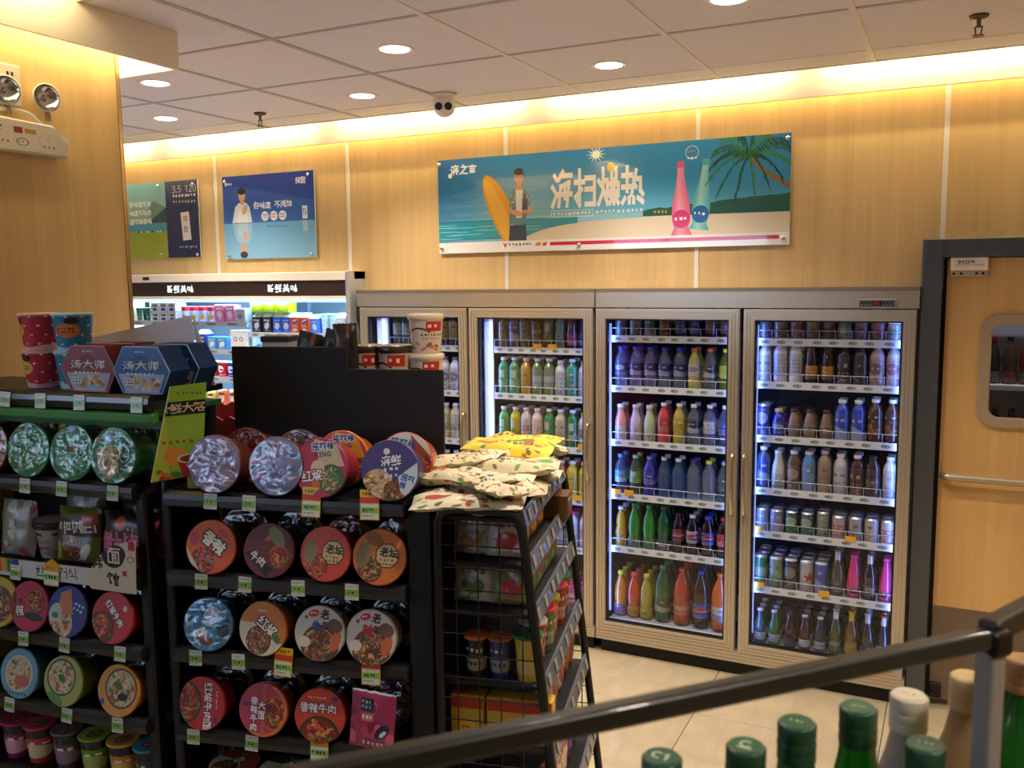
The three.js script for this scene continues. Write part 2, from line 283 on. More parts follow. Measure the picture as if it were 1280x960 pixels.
// door with its steel frame
const prints = new Atlas(2048, 256);
{
  const d = sgroup('door_1');
  mesh('door_frame', merge([rbox(0.085, 2.172, 0.13, 0.006, -0.11, 1.086, -0.095), rbox(1.32, 0.082, 0.12, 0.006, 0.515, 2.131, -0.1), rbox(0.085, 2.172, 0.13, 0.006, 1.13, 1.086, -0.095)]), M.steel, d);
  const s = new THREE.Shape(); s.moveTo(-0.05, 0.03); s.lineTo(1.07, 0.03); s.lineTo(1.07, 2.085); s.lineTo(-0.05, 2.085); s.lineTo(-0.05, 0.03);
  const rrect = (P, x0, x1, y0, y1, r) => { P.moveTo(x0 + r, y0); P.lineTo(x1 - r, y0); P.absarc(x1 - r, y0 + r, r, -Math.PI / 2, 0); P.lineTo(x1, y1 - r); P.absarc(x1 - r, y1 - r, r, 0, Math.PI / 2); P.lineTo(x0 + r, y1); P.absarc(x0 + r, y1 - r, r, Math.PI / 2, Math.PI); P.lineTo(x0, y0 + r); P.absarc(x0 + r, y0 + r, r, Math.PI, 1.5 * Math.PI); return P; };
  const wx = [0.13, 0.64], wy = [1.372, 1.803];
  s.holes.push(rrect(new THREE.Path(), wx[0], wx[1], wy[0], wy[1], 0.05));
  mesh('door_leaf', meterUV(new THREE.ExtrudeGeometry(s, { depth: 0.045, bevelEnabled: false }).translate(0, 0, -0.145)), M.door, d);
  const r = rrect(new THREE.Shape(), wx[0] - 0.032, wx[1] + 0.032, wy[0] - 0.032, wy[1] + 0.032, 0.075); r.holes.push(rrect(new THREE.Path(), wx[0] + 0.004, wx[1] - 0.004, wy[0] + 0.004, wy[1] - 0.004, 0.048));
  mesh('window_frame', new THREE.ExtrudeGeometry(r, { depth: 0.012, bevelEnabled: true, bevelSize: 0.006, bevelThickness: 0.006, bevelSegments: 3 }).translate(0, 0, -0.1), mat('#a8967c', 0.45), d);
  mesh('window_pane', span(wx[0], wx[1], wy[0], wy[1], -0.125, -0.121), M.glass, d);
  mesh('push_bar', tubeP([[-0.03, 1.105, -0.098], [-0.03, 1.105, -0.06], [-0.012, 1.105, -0.045], [1.0, 1.098, -0.045]], 0.017, 14, 30), mat('#b4a890', 0.35, 0.5), d);
  mesh('kick_plate', rbox(1.118, 0.45, 0.004, 0.001, 0.51, 0.257, -0.098, 1), mat('#7b6a58', 0.4, 0.35), d);
  mesh('dark_gap_strip', span(-0.075, -0.035, 0.02, 2.1, -0.162, -0.148), M.black, d);  // black strip standing in for the shade in the gap beside the leaf
  mesh('hinge', merge([rbox(0.05, 0.07, 0.02, 0.004, -0.025, 0.075, -0.09), cyl(0.012, 0.012, 0.02, 12).rotateX(Math.PI / 2).translate(-0.035, 0.06, -0.08)]), M.black, d);
  const b = thing('door_sensor', 'small white sensor box with dark lettering under the top of the steel door frame', 'sensor', null, [0.036, 2.0, -0.06]);
  mesh('housing', rbox(0.15, 0.058, 0.05, 0.006, 0, 0.06, -0.013), M.cream, b);
  mesh('lens_bar', rbox(0.146, 0.026, 0.042, 0.006, 0, 0.018, -0.016), mat('#b5a98f', 0.4), b);
  for (const x of [-0.06, -0.03, 0.03, 0.055]) mesh('lens', cyl(0.006, 0.006, 0.006, 12).rotateX(Math.PI / 2).translate(x, 0.018, 0.006), M.black, b);
  const c = prints.add((g, w, h) => { g.fillStyle = '#e6dfcf'; g.fillRect(0, 0, w, h); g.fillStyle = '#222'; g.font = 'bold 92px sans-serif'; g.fillText('BASEN', 60, 66); dashes(g, 20, 78, 470, 30, '#444'); }, 2, 1);
  mesh('name_plate', cellUV(new THREE.PlaneGeometry(0.12, 0.03).translate(0, 0.062, 0.013), { ...c, v: c.v + c.t * 0.5, t: c.t * 0.5 }), prints.mat(), b);
}
// storeroom seen through the door window
{
  const sh = thing('storeroom_rack', 'pale shelf rack seen through the door window', 'rack', null, [0.3, 0, -1.05]);
  for (const y of [1.08, 1.43, 1.95]) mesh('shelf', rbox(1.5, 0.03, 0.4, 0.004, 0, y, 0), M.cream, sh);
  for (const x of [-0.75, 0.75]) mesh('side_panel', span(x - 0.015, x + 0.015, 0, 2.1, -0.2, 0.2), M.cream, sh);
  const lamp = thing('unseen_storeroom_lamp', 'unseen tube lamp placed to light the rack behind the door window', 'lamp', null, [0.3, 2.3, -0.75]);  // out of view above the pane, lights the storeroom bottles
  mesh('glow_tube', cyl(0.015, 0.015, 1.2, 10).rotateZ(Math.PI / 2), glow(COOL, 4), lamp); mesh('fitting', box(1.24, 0.03, 0.06, 0, 0.035, 0), M.white, lamp);
  rectLight(0.3, 2.28, -0.75, 1.2, 0.03, [0, -1, -0.25], new THREE.Color(0.8, 0.85, 1), 26);
}

// ---------------------------------------------------------------- ceiling fittings
{
  const spots = [[-2.1, 1.21, 'third along the nearer row'], [-1.43, 0.52, 'over the green board side of the glass coolers, beside the camera dome'], [-2.76, 0.515, 'just left of the ceiling camera'], [-3.43, 1.23, 'beside the pillar fascia'], [-4.1, 0.55, 'furthest toward the open chiller'], [-0.74, 1.22, 'cut by the top of the picture']];
  const labels = ['glowing round ceiling downlight, largest whole one seen in the ceiling', 'glowing round ceiling downlight above the beach poster', 'glowing round ceiling downlight left of the ceiling camera', 'glowing round ceiling downlight just past the pillar fascia', 'glowing round ceiling downlight above the open chiller', 'glowing round ceiling downlight cut off by the top of the picture'];
  const unseenSpots = [[-0.07, 1.9], [-5.4, 1.2], [0.6, 2.57], [1.2, 1.2], [0.75, 3.9], [-0.74, 2.57]];  // out of view, placed to light the racks and bottle stand
  const G0 = { trim: lathe([[0.058, 0.006], [0.064, 0.0], [0.078, -0.004], [0.082, 0.0], [0.082, 0.006]], 32), can: lathe([[0.05, 0.05], [0.06, 0.004]], 32), lens: new THREE.CircleGeometry(0.059, 32).rotateX(Math.PI / 2).translate(0, -0.0015, 0) };
  const lens = glow(new THREE.Color(1, 0.9, 0.78), 7);
  [...spots, ...unseenSpots].forEach(([x, z], i) => {
    const t = thing('downlight', labels[i] ?? `unseen round ceiling downlight outside the picture, ${ORD[i - 6]} of those overhead`, 'downlight', 'ceiling downlights', [x, CEIL + 0.0005, z]);
    mesh('trim_ring', G0.trim, M.white, t); mesh('lens', G0.lens, lens, t);
    spotLight(x, CEIL - 0.012, z, DOWNC, LV.down * (i > 5 ? 0.7 : 1), 1.05, 0.7);
  });
  const cam = thing('ceiling_camera', 'white dome security camera with two dark lenses on the ceiling', 'camera', null, [-2.371, CEIL, 0.36], 26 * D2R);
  mesh('mount', lathe([[0, 0], [0.062, 0], [0.062, -0.012], [0.045, -0.03], [0, -0.03]], 28), M.white, cam);
  const ball = mesh('ball', new THREE.SphereGeometry(0.056, 28, 20).translate(0, -0.06, 0), M.white, cam);
  for (const s of [-1, 1]) mesh('eye', merge([cyl(0.019, 0.019, 0.012, 20).rotateX(Math.PI / 2).translate(s * 0.024, -0.07, 0.049), cyl(0.013, 0.008, 0.006, 20).rotateX(Math.PI / 2).translate(s * 0.024, -0.07, 0.057)]), mat('#1a1512', 0.15), ball);
  for (const [x, z, l] of [[-3.523, 0.417, 'small brass sprinkler head hanging left of the ceiling camera'], [0.025, 0.593, 'small brass sprinkler head hanging over the wooden door']]) {
    const s = thing('sprinkler', l, 'sprinkler', 'ceiling sprinklers', [x, CEIL, z]), m = mat('#6b5a48', 0.4, 0.7);
    mesh('escutcheon', lathe([[0, 0], [0.034, 0], [0.03, -0.01], [0.012, -0.014], [0, -0.014]], 20), m, s);
    mesh('body', cyl(0.008, 0.007, 0.03, 12).translate(0, -0.028, 0), m, s);
    mesh('yoke', merge([rod([-0.012, -0.04, 0], [-0.008, -0.07, 0], 0.003), rod([0.012, -0.04, 0], [0.008, -0.07, 0], 0.003), rod([-0.012, -0.04, 0], [0.012, -0.04, 0], 0.003)]), m, s);
    mesh('deflector', cyl(0.02, 0.02, 0.003, 16).translate(0, -0.072, 0), m, s);
  }
}
// ---------------------------------------------------------------- emergency light and socket on the pillar
{
  const so = thing('socket_plate', 'white wall socket plate behind the emergency lamps on the pillar', 'socket', null, [-2.799, 2.66, 2.45]);
  mesh('plate', rbox(0.01, 0.13, 0.13, 0.004, 0.005, 0, 0), M.plastic, so);
  for (const [y, z] of [[0.035, -0.02], [0.035, -0.036], [-0.03, -0.02], [-0.03, -0.036]]) mesh('slot', box(0.002, 0.012, 0.006, 0.0105, y, z), M.black, so);
  const e = thing('emergency_light', 'white twin lamp emergency light with printed case on the wooden pillar', 'emergency light', null, [-2.799, 2.49, 2.42]);
  const s = [[0.165, -0.045], [0.172, 0.0], [0.165, 0.012], [0.115, 0.052], [-0.165, 0.06], [-0.165, -0.045]];
  // case: outline in (−z, y), extruded toward +x
  mesh('case', slab([...s].map(([a, b]) => [a, b * 1.02]).reverse(), 0.05, 0.006).translate(0, 0, 0.05).rotateY(Math.PI / 2), M.plastic, e);
  const c = prints.add((g, w, h) => { g.fillStyle = '#dcd8d0'; g.fillRect(0, 0, w, h); dashes(g, 12, 30, 150, 34, '#333'); dashes(g, 60, 70, 100, 18, '#444'); g.fillStyle = '#9c2f4a'; g.fillRect(220, 32, 52, 60); g.fillStyle = '#b98d2c'; g.fillRect(284, 40, 70, 46); dashes(g, 20, 120, 120, 40, '#555'); dashes(g, 20, 165, 190, 30, '#666'); g.strokeStyle = '#666'; g.lineWidth = 7; g.beginPath(); g.arc(268, 172, 34, 0, 7); g.stroke(); dashes(g, 245, 160, 46, 22, '#555'); g.strokeStyle = '#b0a8a0'; g.lineWidth = 3; g.beginPath(); g.arc(430, 140, 66, 0, 7); g.stroke(); g.strokeRect(424, 90, 12, 50); for (const x of [400, 430, 460]) disc(g, x, 190, 7, '#6b4a40'); }, 2, 1);
  mesh('case_print', cellUV(new THREE.PlaneGeometry(0.3, 0.085).rotateY(Math.PI / 2).translate(0.0512, -0.0, 0.01), c), prints.mat('gloss'), e);
  mesh('handle_loop', tubeP([[0.025, 0.055, 0.1], [0.025, 0.085, 0.05], [0.025, 0.085, -0.04], [0.025, 0.055, -0.09]], 0.006, 8, 20, 0.5), M.plastic, e);
  for (const z of [0.037, -0.106]) {
    const h = new THREE.Group(); h.name = 'lamp_head'; h.position.set(0.035, 0.145, z); h.rotation.set(0.12, Math.PI / 2 - 0.15, 0); e.add(h);
    mesh('shell', lathe([[0, -0.03], [0.025, -0.027], [0.042, -0.012], [0.047, 0.004], [0.044, 0.006]], 28).rotateX(Math.PI / 2), M.plastic, h);
    mesh('reflector', lathe([[0.043, 0.005], [0.036, -0.008], [0.02, -0.018], [0.006, -0.02], [0.006, -0.004], [0, -0.003]], 28).rotateX(Math.PI / 2), M.chrome, h);
    mesh('neck', rod([0, -0.044, -0.01], [0, -0.075, -0.01], 0.009, 10), mat('#8a7a6a', 0.5), h);
  }
}
// ---------------------------------------------------------------- posters
function poster(name, label, x0, x1, y0, y1, W, H, draw, bolts) {
  const t = thing(name, label, 'poster', null, [(x0 + x1) / 2, (y0 + y1) / 2, ZW + 0.02]), w = x1 - x0, h = y1 - y0;
  const cv = document.createElement('canvas'); cv.width = W; cv.height = H; const g = cv.getContext('2d'); draw(g, W, H);
  const tex = new THREE.CanvasTexture(cv); tex.colorSpace = THREE.SRGBColorSpace; tex.magFilter = THREE.LinearFilter;
  mesh('backing', box(w, h, 0.006, 0, 0, -0.004), mat('#c8d4dc', 0.3), t);
  mesh('print', new THREE.PlaneGeometry(w, h).translate(0, 0, 0.0005), new THREE.MeshPhysicalMaterial({ map: tex, roughness: 0.16, clearcoat: 1, clearcoatRoughness: 0.03 }), t);
  for (const [u, v] of bolts) { const b = mesh('bolt', cyl(0.011, 0.011, 0.03, 18).rotateX(Math.PI / 2).translate((u - 0.5) * w, (v - 0.5) * h, -0.004), M.chrome, t); mesh('bolt_cap', new THREE.SphereGeometry(0.011, 16, 8).scale(1, 1, 0.5).translate((u - 0.5) * w, (v - 0.5) * h, 0.011), M.chrome, b); }
}
const grad = (g, x0, y0, x1, y1, stops) => { const q = g.createLinearGradient(x0, y0, x1, y1); stops.forEach(([a, c]) => q.addColorStop(a, c)); return q; };
function bottleArt(g, x, y, h, c1, c2, lab, tilt) {
  g.save(); g.translate(x, y); g.rotate(tilt); g.fillStyle = grad(g, -h * 0.12, 0, h * 0.12, 0, [[0, c1], [0.4, c2], [1, c1]]);
  g.beginPath(); g.moveTo(-h * 0.045, -h * 0.95); g.bezierCurveTo(-h * 0.05, -h * 0.6, -h * 0.14, -h * 0.5, -h * 0.13, -h * 0.25); g.lineTo(-h * 0.1, -h * 0.1); g.lineTo(-h * 0.15, 0); g.lineTo(h * 0.15, 0); g.lineTo(h * 0.1, -h * 0.1); g.lineTo(h * 0.13, -h * 0.25); g.bezierCurveTo(h * 0.14, -h * 0.5, h * 0.05, -h * 0.6, h * 0.045, -h * 0.95); g.fill();
  g.fillStyle = c1; g.fillRect(-h * 0.05, -h, h * 0.1, h * 0.09); disc(g, 0, -h * 0.22, h * 0.125, lab); g.fillStyle = '#fff'; dashes(g, -h * 0.09, -h * 0.26, h * 0.18, h * 0.07, '#fff'); g.restore();
}
poster('wide_poster', 'wide blue beach drink poster with surfer and palm above the glass coolers', -2.703, -0.743, 2.168, 2.695, 2048, 552, (g, W, H) => {
  g.fillStyle = grad(g, 0, 0, 0, H, [[0, '#2a88cc'], [0.35, '#3fa4da'], [0.62, '#74c6e4'], [0.66, '#a0d6e4']]); g.fillRect(0, 0, W, H);
  g.fillStyle = grad(g, 0, 0, W, 0, [[0, 'rgba(30,80,150,.55)'], [0.3, 'rgba(30,120,170,0)'], [1, 'rgba(10,90,130,.35)']]); g.fillRect(0, 0, W, H);
  for (let i = 0; i < 26; i++) oval(g, rr(0, 700), rr(150, 330), rr(40, 140), rr(5, 18), 0, 'rgba(190,225,235,.10)');
  g.fillStyle = '#1f88a4'; g.fillRect(0, H * 0.66, 700, H * 0.2);
  poly(g, [[0, H * 0.68], [900, H * 0.66], [900, H * 0.78], [560, H * 0.84], [0, H * 0.86]], '#2f9fb4');
  for (let i = 0; i < 14; i++) oval(g, rr(0, 650), rr(H * 0.7, H * 0.85), rr(40, 120), 2.5, 0, 'rgba(220,245,245,.5)');
  g.fillStyle = grad(g, 0, H * 0.62, 0, H, [[0, '#d9cfb4'], [1, '#e8dcc0']]); g.beginPath(); g.moveTo(560, H * 0.87); g.bezierCurveTo(760, H * 0.66, 1200, H * 0.72, W, H * 0.66); g.lineTo(W, H); g.lineTo(560, H); g.fill();
  g.fillStyle = '#1f5a3c'; g.beginPath(); g.moveTo(1280, H * 0.69); for (let i = 0; i <= 24; i++) g.lineTo(1280 + i * 32, H * (0.64 - 0.004 * i - 0.02 * rnd())); g.lineTo(W, H * 0.7); g.fill();
  // surfboard and surfer
  g.save(); g.translate(440, 350); g.rotate(-0.46); oval(g, 0, 0, 74, 270, 0, '#e3a32c'); oval(g, -14, 0, 44, 250, 0, '#efb845'); g.restore(); g.save(); g.translate(80, 0);
  poly(g, [[385, 540], [398, 380], [500, 380], [506, 540]], '#24405e'); poly(g, [[392, 400], [400, 215], [430, 190], [488, 190], [522, 230], [530, 330], [505, 345], [500, 400]], '#5f8f9c');
  poly(g, [[436, 195], [482, 195], [474, 360], [440, 360]], '#e9ece8'); oval(g, 458, 130, 27, 38, 0, '#d8a27e'); oval(g, 458, 98, 30, 20, 0, '#241c1a'); poly(g, [[444, 158], [474, 158], [478, 200], [440, 200]], '#cf9672');
  for (let i = 0; i < 16; i++) oval(g, rr(402, 434), rr(230, 400), 8, 4, rr(0, 3), i % 2 ? '#3f6f86' : '#a8c4b8'); for (let i = 0; i < 12; i++) oval(g, rr(484, 520), rr(225, 335), 8, 4, rr(0, 3), i % 2 ? '#3f6f86' : '#a8c4b8'); poly(g, [[430, 108], [446, 92], [478, 90], [490, 112], [486, 128], [478, 108], [440, 112]], '#1c1614'); for (const x of [448, 470]) oval(g, x, 128, 4, 2.5, 0, '#2a1c18'); oval(g, 460, 150, 7, 2.5, 0, '#a8604c'); oval(g, 516, 318, 38, 17, -0.2, '#d8a27e'); oval(g, 440, 330, 44, 16, 0.3, '#d8a27e'); g.fillStyle = '#2b3f6b'; g.fillRect(478, 250, 34, 66); g.fillRect(488, 226, 14, 26); g.restore();
  say(g, '海之言', 88, 34, 56, '#f2f6f6', 9); disc(g, 84, 96, 14, '#f2f6f6');
  g.save(); g.scale(1, 1.62); say(g, '海扫燥热', 742, 66, 126, '#f8f8f4', 18, null, 1.1); g.restore(); oval(g, 1096, 108, 22, 26, 0, '#e8c63a');
  for (let i = 0; i < 12; i++) { const a = i * 0.52; poly(g, [[1010 + 8 * Math.cos(a + 1.5), 35 + 8 * Math.sin(a + 1.5)], [1010 + 60 * Math.cos(a), 35 + 48 * Math.sin(a)], [1010 + 8 * Math.cos(a - 1.5), 35 + 8 * Math.sin(a - 1.5)]], 'rgba(255,255,235,.8)'); } disc(g, 1010, 35, 20, '#fffbe8');
  g.strokeStyle = '#eef4f4'; g.lineWidth = 3; g.strokeRect(742, 330, 250, 36); dashes(g, 754, 334, 226, 28, '#eef4f4'); dashes(g, 1010, 332, 270, 28, '#e8efe8');
  bottleArt(g, 1585, 462, 365, '#4fb3bd', '#a8dcd9', '#2368b0', 0.1); bottleArt(g, 1492, 488, 385, '#e0628c', '#f5a9bd', '#d53b78', -0.02);
  g.strokeStyle = '#eee'; g.lineWidth = 3; g.beginPath(); g.arc(1545, 62, 34, 0, 7); g.stroke(); dashes(g, 1522, 48, 48, 16, '#e86a6a'); dashes(g, 1520, 80, 52, 22, '#fff');
  dashes(g, 1340, 350, 80, 24, '#d9a83a');
  g.strokeStyle = '#8a6a4c'; g.lineWidth = 24; g.beginPath(); g.moveTo(W, 262); g.quadraticCurveTo(1930, 200, 1860, 120); g.stroke();
  for (let i = 0; i < 15; i++) { const a = -0.3 + i * 0.43, L = rr(150, 250), ex = 1840 + Math.cos(a) * L, ey = 90 + Math.sin(a) * L * 0.8 + 40; g.strokeStyle = ['#1f5a34', '#2f7a3a', '#174528'][i % 3]; for (let k = 0; k < 22; k++) { const t = k / 22, px = 1840 + (ex - 1840) * t, py = 90 + (ey - 90) * t - Math.sin(t * 3.14) * 40; g.lineWidth = 5; g.beginPath(); g.moveTo(px, py); g.lineTo(px + Math.cos(a) * 26 + rr(-8, 8), py + 44 * (0.4 + t * 0.6)); g.stroke(); } }
  g.fillStyle = '#eef0ee'; g.fillRect(0, H * 0.885, W, H * 0.115); g.fillStyle = grad(g, 720, 0, W, 0, [[0, '#c8233c'], [0.5, '#d03466'], [1, '#c02438']]); g.fillRect(730, H * 0.91, W - 780, H * 0.035); g.fillStyle = '#e08a2c'; poly(g, [[636, H * 0.945], [648, H * 0.91], [680, H * 0.91], [668, H * 0.945]], '#e08a2c'); poly(g, [[680, H * 0.945], [692, H * 0.91], [716, H * 0.91], [706, H * 0.945]], '#d2452c');
  poly(g, [[430, H * 0.9], [446, H * 0.96], [462, H * 0.9], [446, H * 0.92]], '#c8233c'); dashes(g, 470, H * 0.905, 150, 24, '#555');
}, [[0.008, 0.95], [0.992, 0.95], [0.01, 0.06], [0.445, 0.05], [0.985, 0.06]]);
poster('blue_poster', 'square blue poster of a man in white above the open chiller', -4.341, -3.593, 2.17, 2.7, 1024, 726, (g, W, H) => {
  g.fillStyle = grad(g, 0, 0, 0, H * 0.56, [[0, '#27398f'], [0.5, '#2c4da4'], [1, '#2f66b8']]); g.fillRect(0, 0, W, H * 0.57);
  poly(g, [[0, H * 0.1], [W * 0.4, H * 0.18], [W, H * 0.34], [W, H * 0.57], [0, H * 0.57]], 'rgba(90,130,200,.35)');
  g.fillStyle = grad(g, 0, H * 0.57, 0, H, [[0, '#74b4dc'], [1, '#8cc4e4']]); g.fillRect(0, H * 0.57, W, H * 0.43);
  const man = (f) => { g.save(); if (f) { g.translate(0, H * 1.14); g.scale(1, -1); g.globalAlpha = 0.85; } poly(g, [[100, 410], [140, 270], [185, 235], [265, 235], [305, 275], [330, 410]], f ? '#a8cfe6' : '#e4e8ee'); poly(g, [[150, 410], [175, 300], [260, 300], [285, 410]], f ? '#b8d8ea' : '#f2f2f4'); oval(g, 222, 178, 38, 52, 0, '#d9ab8c'); oval(g, 222, 136, 44, 30, 0, '#3a2c28'); poly(g, [[205, 220], [240, 220], [246, 252], [200, 252]], '#d9ab8c'); oval(g, 250, 300, 26, 46, 0.5, '#dbb094'); g.restore(); };
  g.save(); g.beginPath(); g.rect(0, 0, W, H * 0.57); g.clip(); man(0); g.restore(); g.save(); g.beginPath(); g.rect(0, H * 0.57, W, H); g.clip(); man(1); g.restore();
  say(g, '好味道', 352, 236, 62, '#f2f4fa', 8); say(g, '不添加', 590, 232, 62, '#f2f4fa', 8);
  for (let i = 0; i < 3; i++) { disc(g, 478 + i * 98, 362, 42, '#e9edf5'); dashes(g, 452 + i * 98, 340, 52, 44, ['#4a5a70', '#b8402c', '#4a8a50'][i], 2); }
  say(g, '纯甄', 828, 48, 54, '#eef', 6); g.fillStyle = '#e8f0f8'; g.fillRect(890, 290, 54, 110); g.fillStyle = 'rgba(232,240,248,.45)'; g.fillRect(890, 414, 54, 90); dashes(g, 898, 310, 38, 70, '#2c4da4', 3); dashes(g, 500, 440, 240, 30, '#4e86b4');
  disc(g, 44, 66, 16, '#eef'); dashes(g, 66, 52, 70, 34, '#eef');
}, [[0.04, 0.94], [0.95, 0.95], [0.06, 0.04], [0.95, 0.03]]);
poster('meadow_poster', 'poster of a green meadow and milk carton partly behind the pillar edge', -5.27, -4.56, 2.19, 2.7, 1024, 726, (g, W, H) => {
  g.fillStyle = grad(g, 0, 0, 0, H * 0.55, [[0, '#86c0bc'], [1, '#9cb8a0']]); g.fillRect(0, 0, W, H);
  poly(g, [[180, 400], [430, 170], [640, 260], [640, 420], [180, 430]], '#6a8f78'); poly(g, [[0, 300], [220, 180], [460, 400], [0, 430]], '#8fae98'); poly(g, [[320, 390], [640, 220], [640, 400], [400, 440]], '#3f5148');
  g.fillStyle = '#4f98a4'; g.fillRect(0, H * 0.53, W, H * 0.13); g.fillStyle = grad(g, 0, H * 0.64, 0, H, [[0, '#94a630'], [1, '#a8b42c']]); g.fillRect(0, H * 0.64, W, H * 0.36);
  for (let i = 0; i < 9; i++) oval(g, rr(120, 560), H * 0.645, 13, 8, 0, i % 2 ? '#222' : '#eee');
  for (let r = 0; r < 3; r++) { g.fillStyle = '#eee'; for (let i = 0; i < 5; i++) glyph((g.strokeStyle = '#eef2e8', g), '好味道不加'[(i + r) % 5], 90 + i * 62, 170 + r * 84, 56, 7); }
  const x = 596; g.fillStyle = grad(g, 0, 0, 0, H, [[0, '#5f5c6e'], [0.3, '#343a58'], [1, '#242a52']]); g.fillRect(x, 0, W - x, H); g.fillStyle = '#d8d4b0'; g.font = '92px sans-serif'; g.fillText('3.5', x + 90, 110); g.fillText('120', x + 260, 110); dashes(g, x + 100, 120, 300, 44, '#e8e4d8'); dashes(g, x + 100, 178, 320, 46, '#c9b45a');
  poly(g, [[x + 190, 300], [x + 300, 294], [x + 318, 560], [x + 208, 566]], '#e4e0dc'); say(g, '纯', x + 222, 330, 56, '#b45a4c', 6); say(g, '甄', x + 228, 430, 56, '#b45a4c', 6); dashes(g, x + 160, 610, 240, 40, '#98a0c0');
}, [[0.95, 0.94], [0.97, 0.03], [0.5, 0.95], [0.5, 0.04]]);

// ---------------------------------------------------------------- drinks
const labels = new Atlas(2048, 128);
function mixc(a, b, k) { const A = C(a), B = C(b); return '#' + A.lerp(B, k).getHexString(); }
function motif(g, w, h, bg, ac0, kind, text) {
  const m = w / 2, ac = kind === 'rabbit' || kind === 'star' || kind === 'cola' ? ac0 : mixc(ac0, bg, 0.3);
  g.fillStyle = grad(g, 0, 0, 0, h, [[0, mixc(bg, '#ffffff', 0.05)], [0.5, bg], [1, mixc(bg, ac0, 0.3)]]); g.fillRect(0, 0, w, h);
  const fine = (n, y0, y1) => { for (let i = 0; i < n; i++) { g.globalAlpha = rr(0.25, 0.7); oval(g, m + rr(-40, 40), rr(y0, y1) * h, rr(3, 10), rr(2, 6), rr(0, 3), rnd() < 0.6 ? ac0 : mixc(bg, '#ffffff', 0.5)); } g.globalAlpha = 1; };
  if (kind === 'band') { g.globalAlpha = 0.75; g.fillStyle = ac; g.fillRect(0, h * 0.34, w, h * 0.3); g.globalAlpha = 1; dashes(g, m - 24, h * 0.4, 48, h * 0.16, mixc(bg, '#ffffff', 0.4)); fine(6, 0.7, 0.95); }
  else if (kind === 'ring') { oval(g, m, h * 0.4, 21, h * 0.2, 0, ac); dashes(g, m - 14, h * 0.32, 28, h * 0.15, mixc(bg, '#ffffff', 0.3)); fine(9, 0.62, 0.95); dashes(g, m - 22, h * 0.1, 44, h * 0.08, ac); }
  else if (kind === 'blob') { fine(22, 0.35, 0.95); dashes(g, m - 24, h * 0.12, 48, h * 0.2, mixc(bg, '#f4f4ee', 0.8)); }
  else if (kind === 'wave') { g.globalAlpha = 0.8; g.fillStyle = ac; g.beginPath(); g.moveTo(0, h); for (let x = 0; x <= w; x += 4) g.lineTo(x, h * (0.58 + 0.14 * Math.sin((x - m) * 0.05))); g.lineTo(w, h); g.fill(); g.globalAlpha = 1; dashes(g, m - 24, h * 0.2, 48, h * 0.2, ac); fine(7, 0.6, 0.95); }
  else if (kind === 'cola') { const x = m + 12, r = h * 0.24; disc(g, x, h * 0.5, r, '#e8e8ea'); g.fillStyle = '#c8202c'; g.beginPath(); g.arc(x, h * 0.5, r, Math.PI, 0); g.bezierCurveTo(x + r * 0.4, h * 0.5 - r * 0.4, x - r * 0.3, h * 0.5 + r * 0.3, x - r, h * 0.5); g.fill(); g.fillStyle = '#1c3f9c'; g.beginPath(); g.arc(x, h * 0.5, r, 0.25, Math.PI - 0.25); g.fill(); fine(4, 0.1, 0.9); }
  else if (kind === 'rabbit') { oval(g, m, h * 0.52, 13, 15, 0, ac); oval(g, m - 9, h * 0.33, 4, 17, -0.15, ac); oval(g, m + 9, h * 0.33, 4, 17, 0.15, ac); dashes(g, m - 22, h * 0.72, 44, h * 0.12, '#f6c8d8'); }
  else if (kind === 'star') { poly(g, [0, 1, 2, 3, 4, 5, 6, 7, 8, 9].map((i) => { const a = -1.57 + i * 0.628, r = i % 2 ? 9 : 25; return [m + 8 + r * Math.cos(a), h * 0.5 + r * Math.sin(a)]; }), ac); }
  else if (kind === 'grid') { for (let i = 0; i < 4; i++) for (let j = 0; j < 8; j++) { g.fillStyle = ac; g.save(); g.translate(j * 16 + 8, h * (0.3 + 0.17 * i)); g.rotate(0.785); g.fillRect(-3.5, -3.5, 7, 7); g.restore(); } }
  else if (kind === 'leaf') { fine(8, 0.5, 0.95); for (let i = 0; i < 4; i++) oval(g, m + rr(-24, 24), h * rr(0.55, 0.9), 13, 5, rr(0, 3), ac); g.fillStyle = mixc(bg, '#f2f4ea', 0.75); g.fillRect(m - 9, h * 0.08, 18, h * 0.4); dashes(g, m - 7, h * 0.12, 14, h * 0.32, ac, 4); }
  else { dashes(g, m - 26, h * 0.22, 52, h * 0.22, ac); dashes(g, m - 24, h * 0.54, 48, h * 0.2, ac, 2); fine(6, 0.7, 0.95); }
}
const SILVER = '#c9ced4';
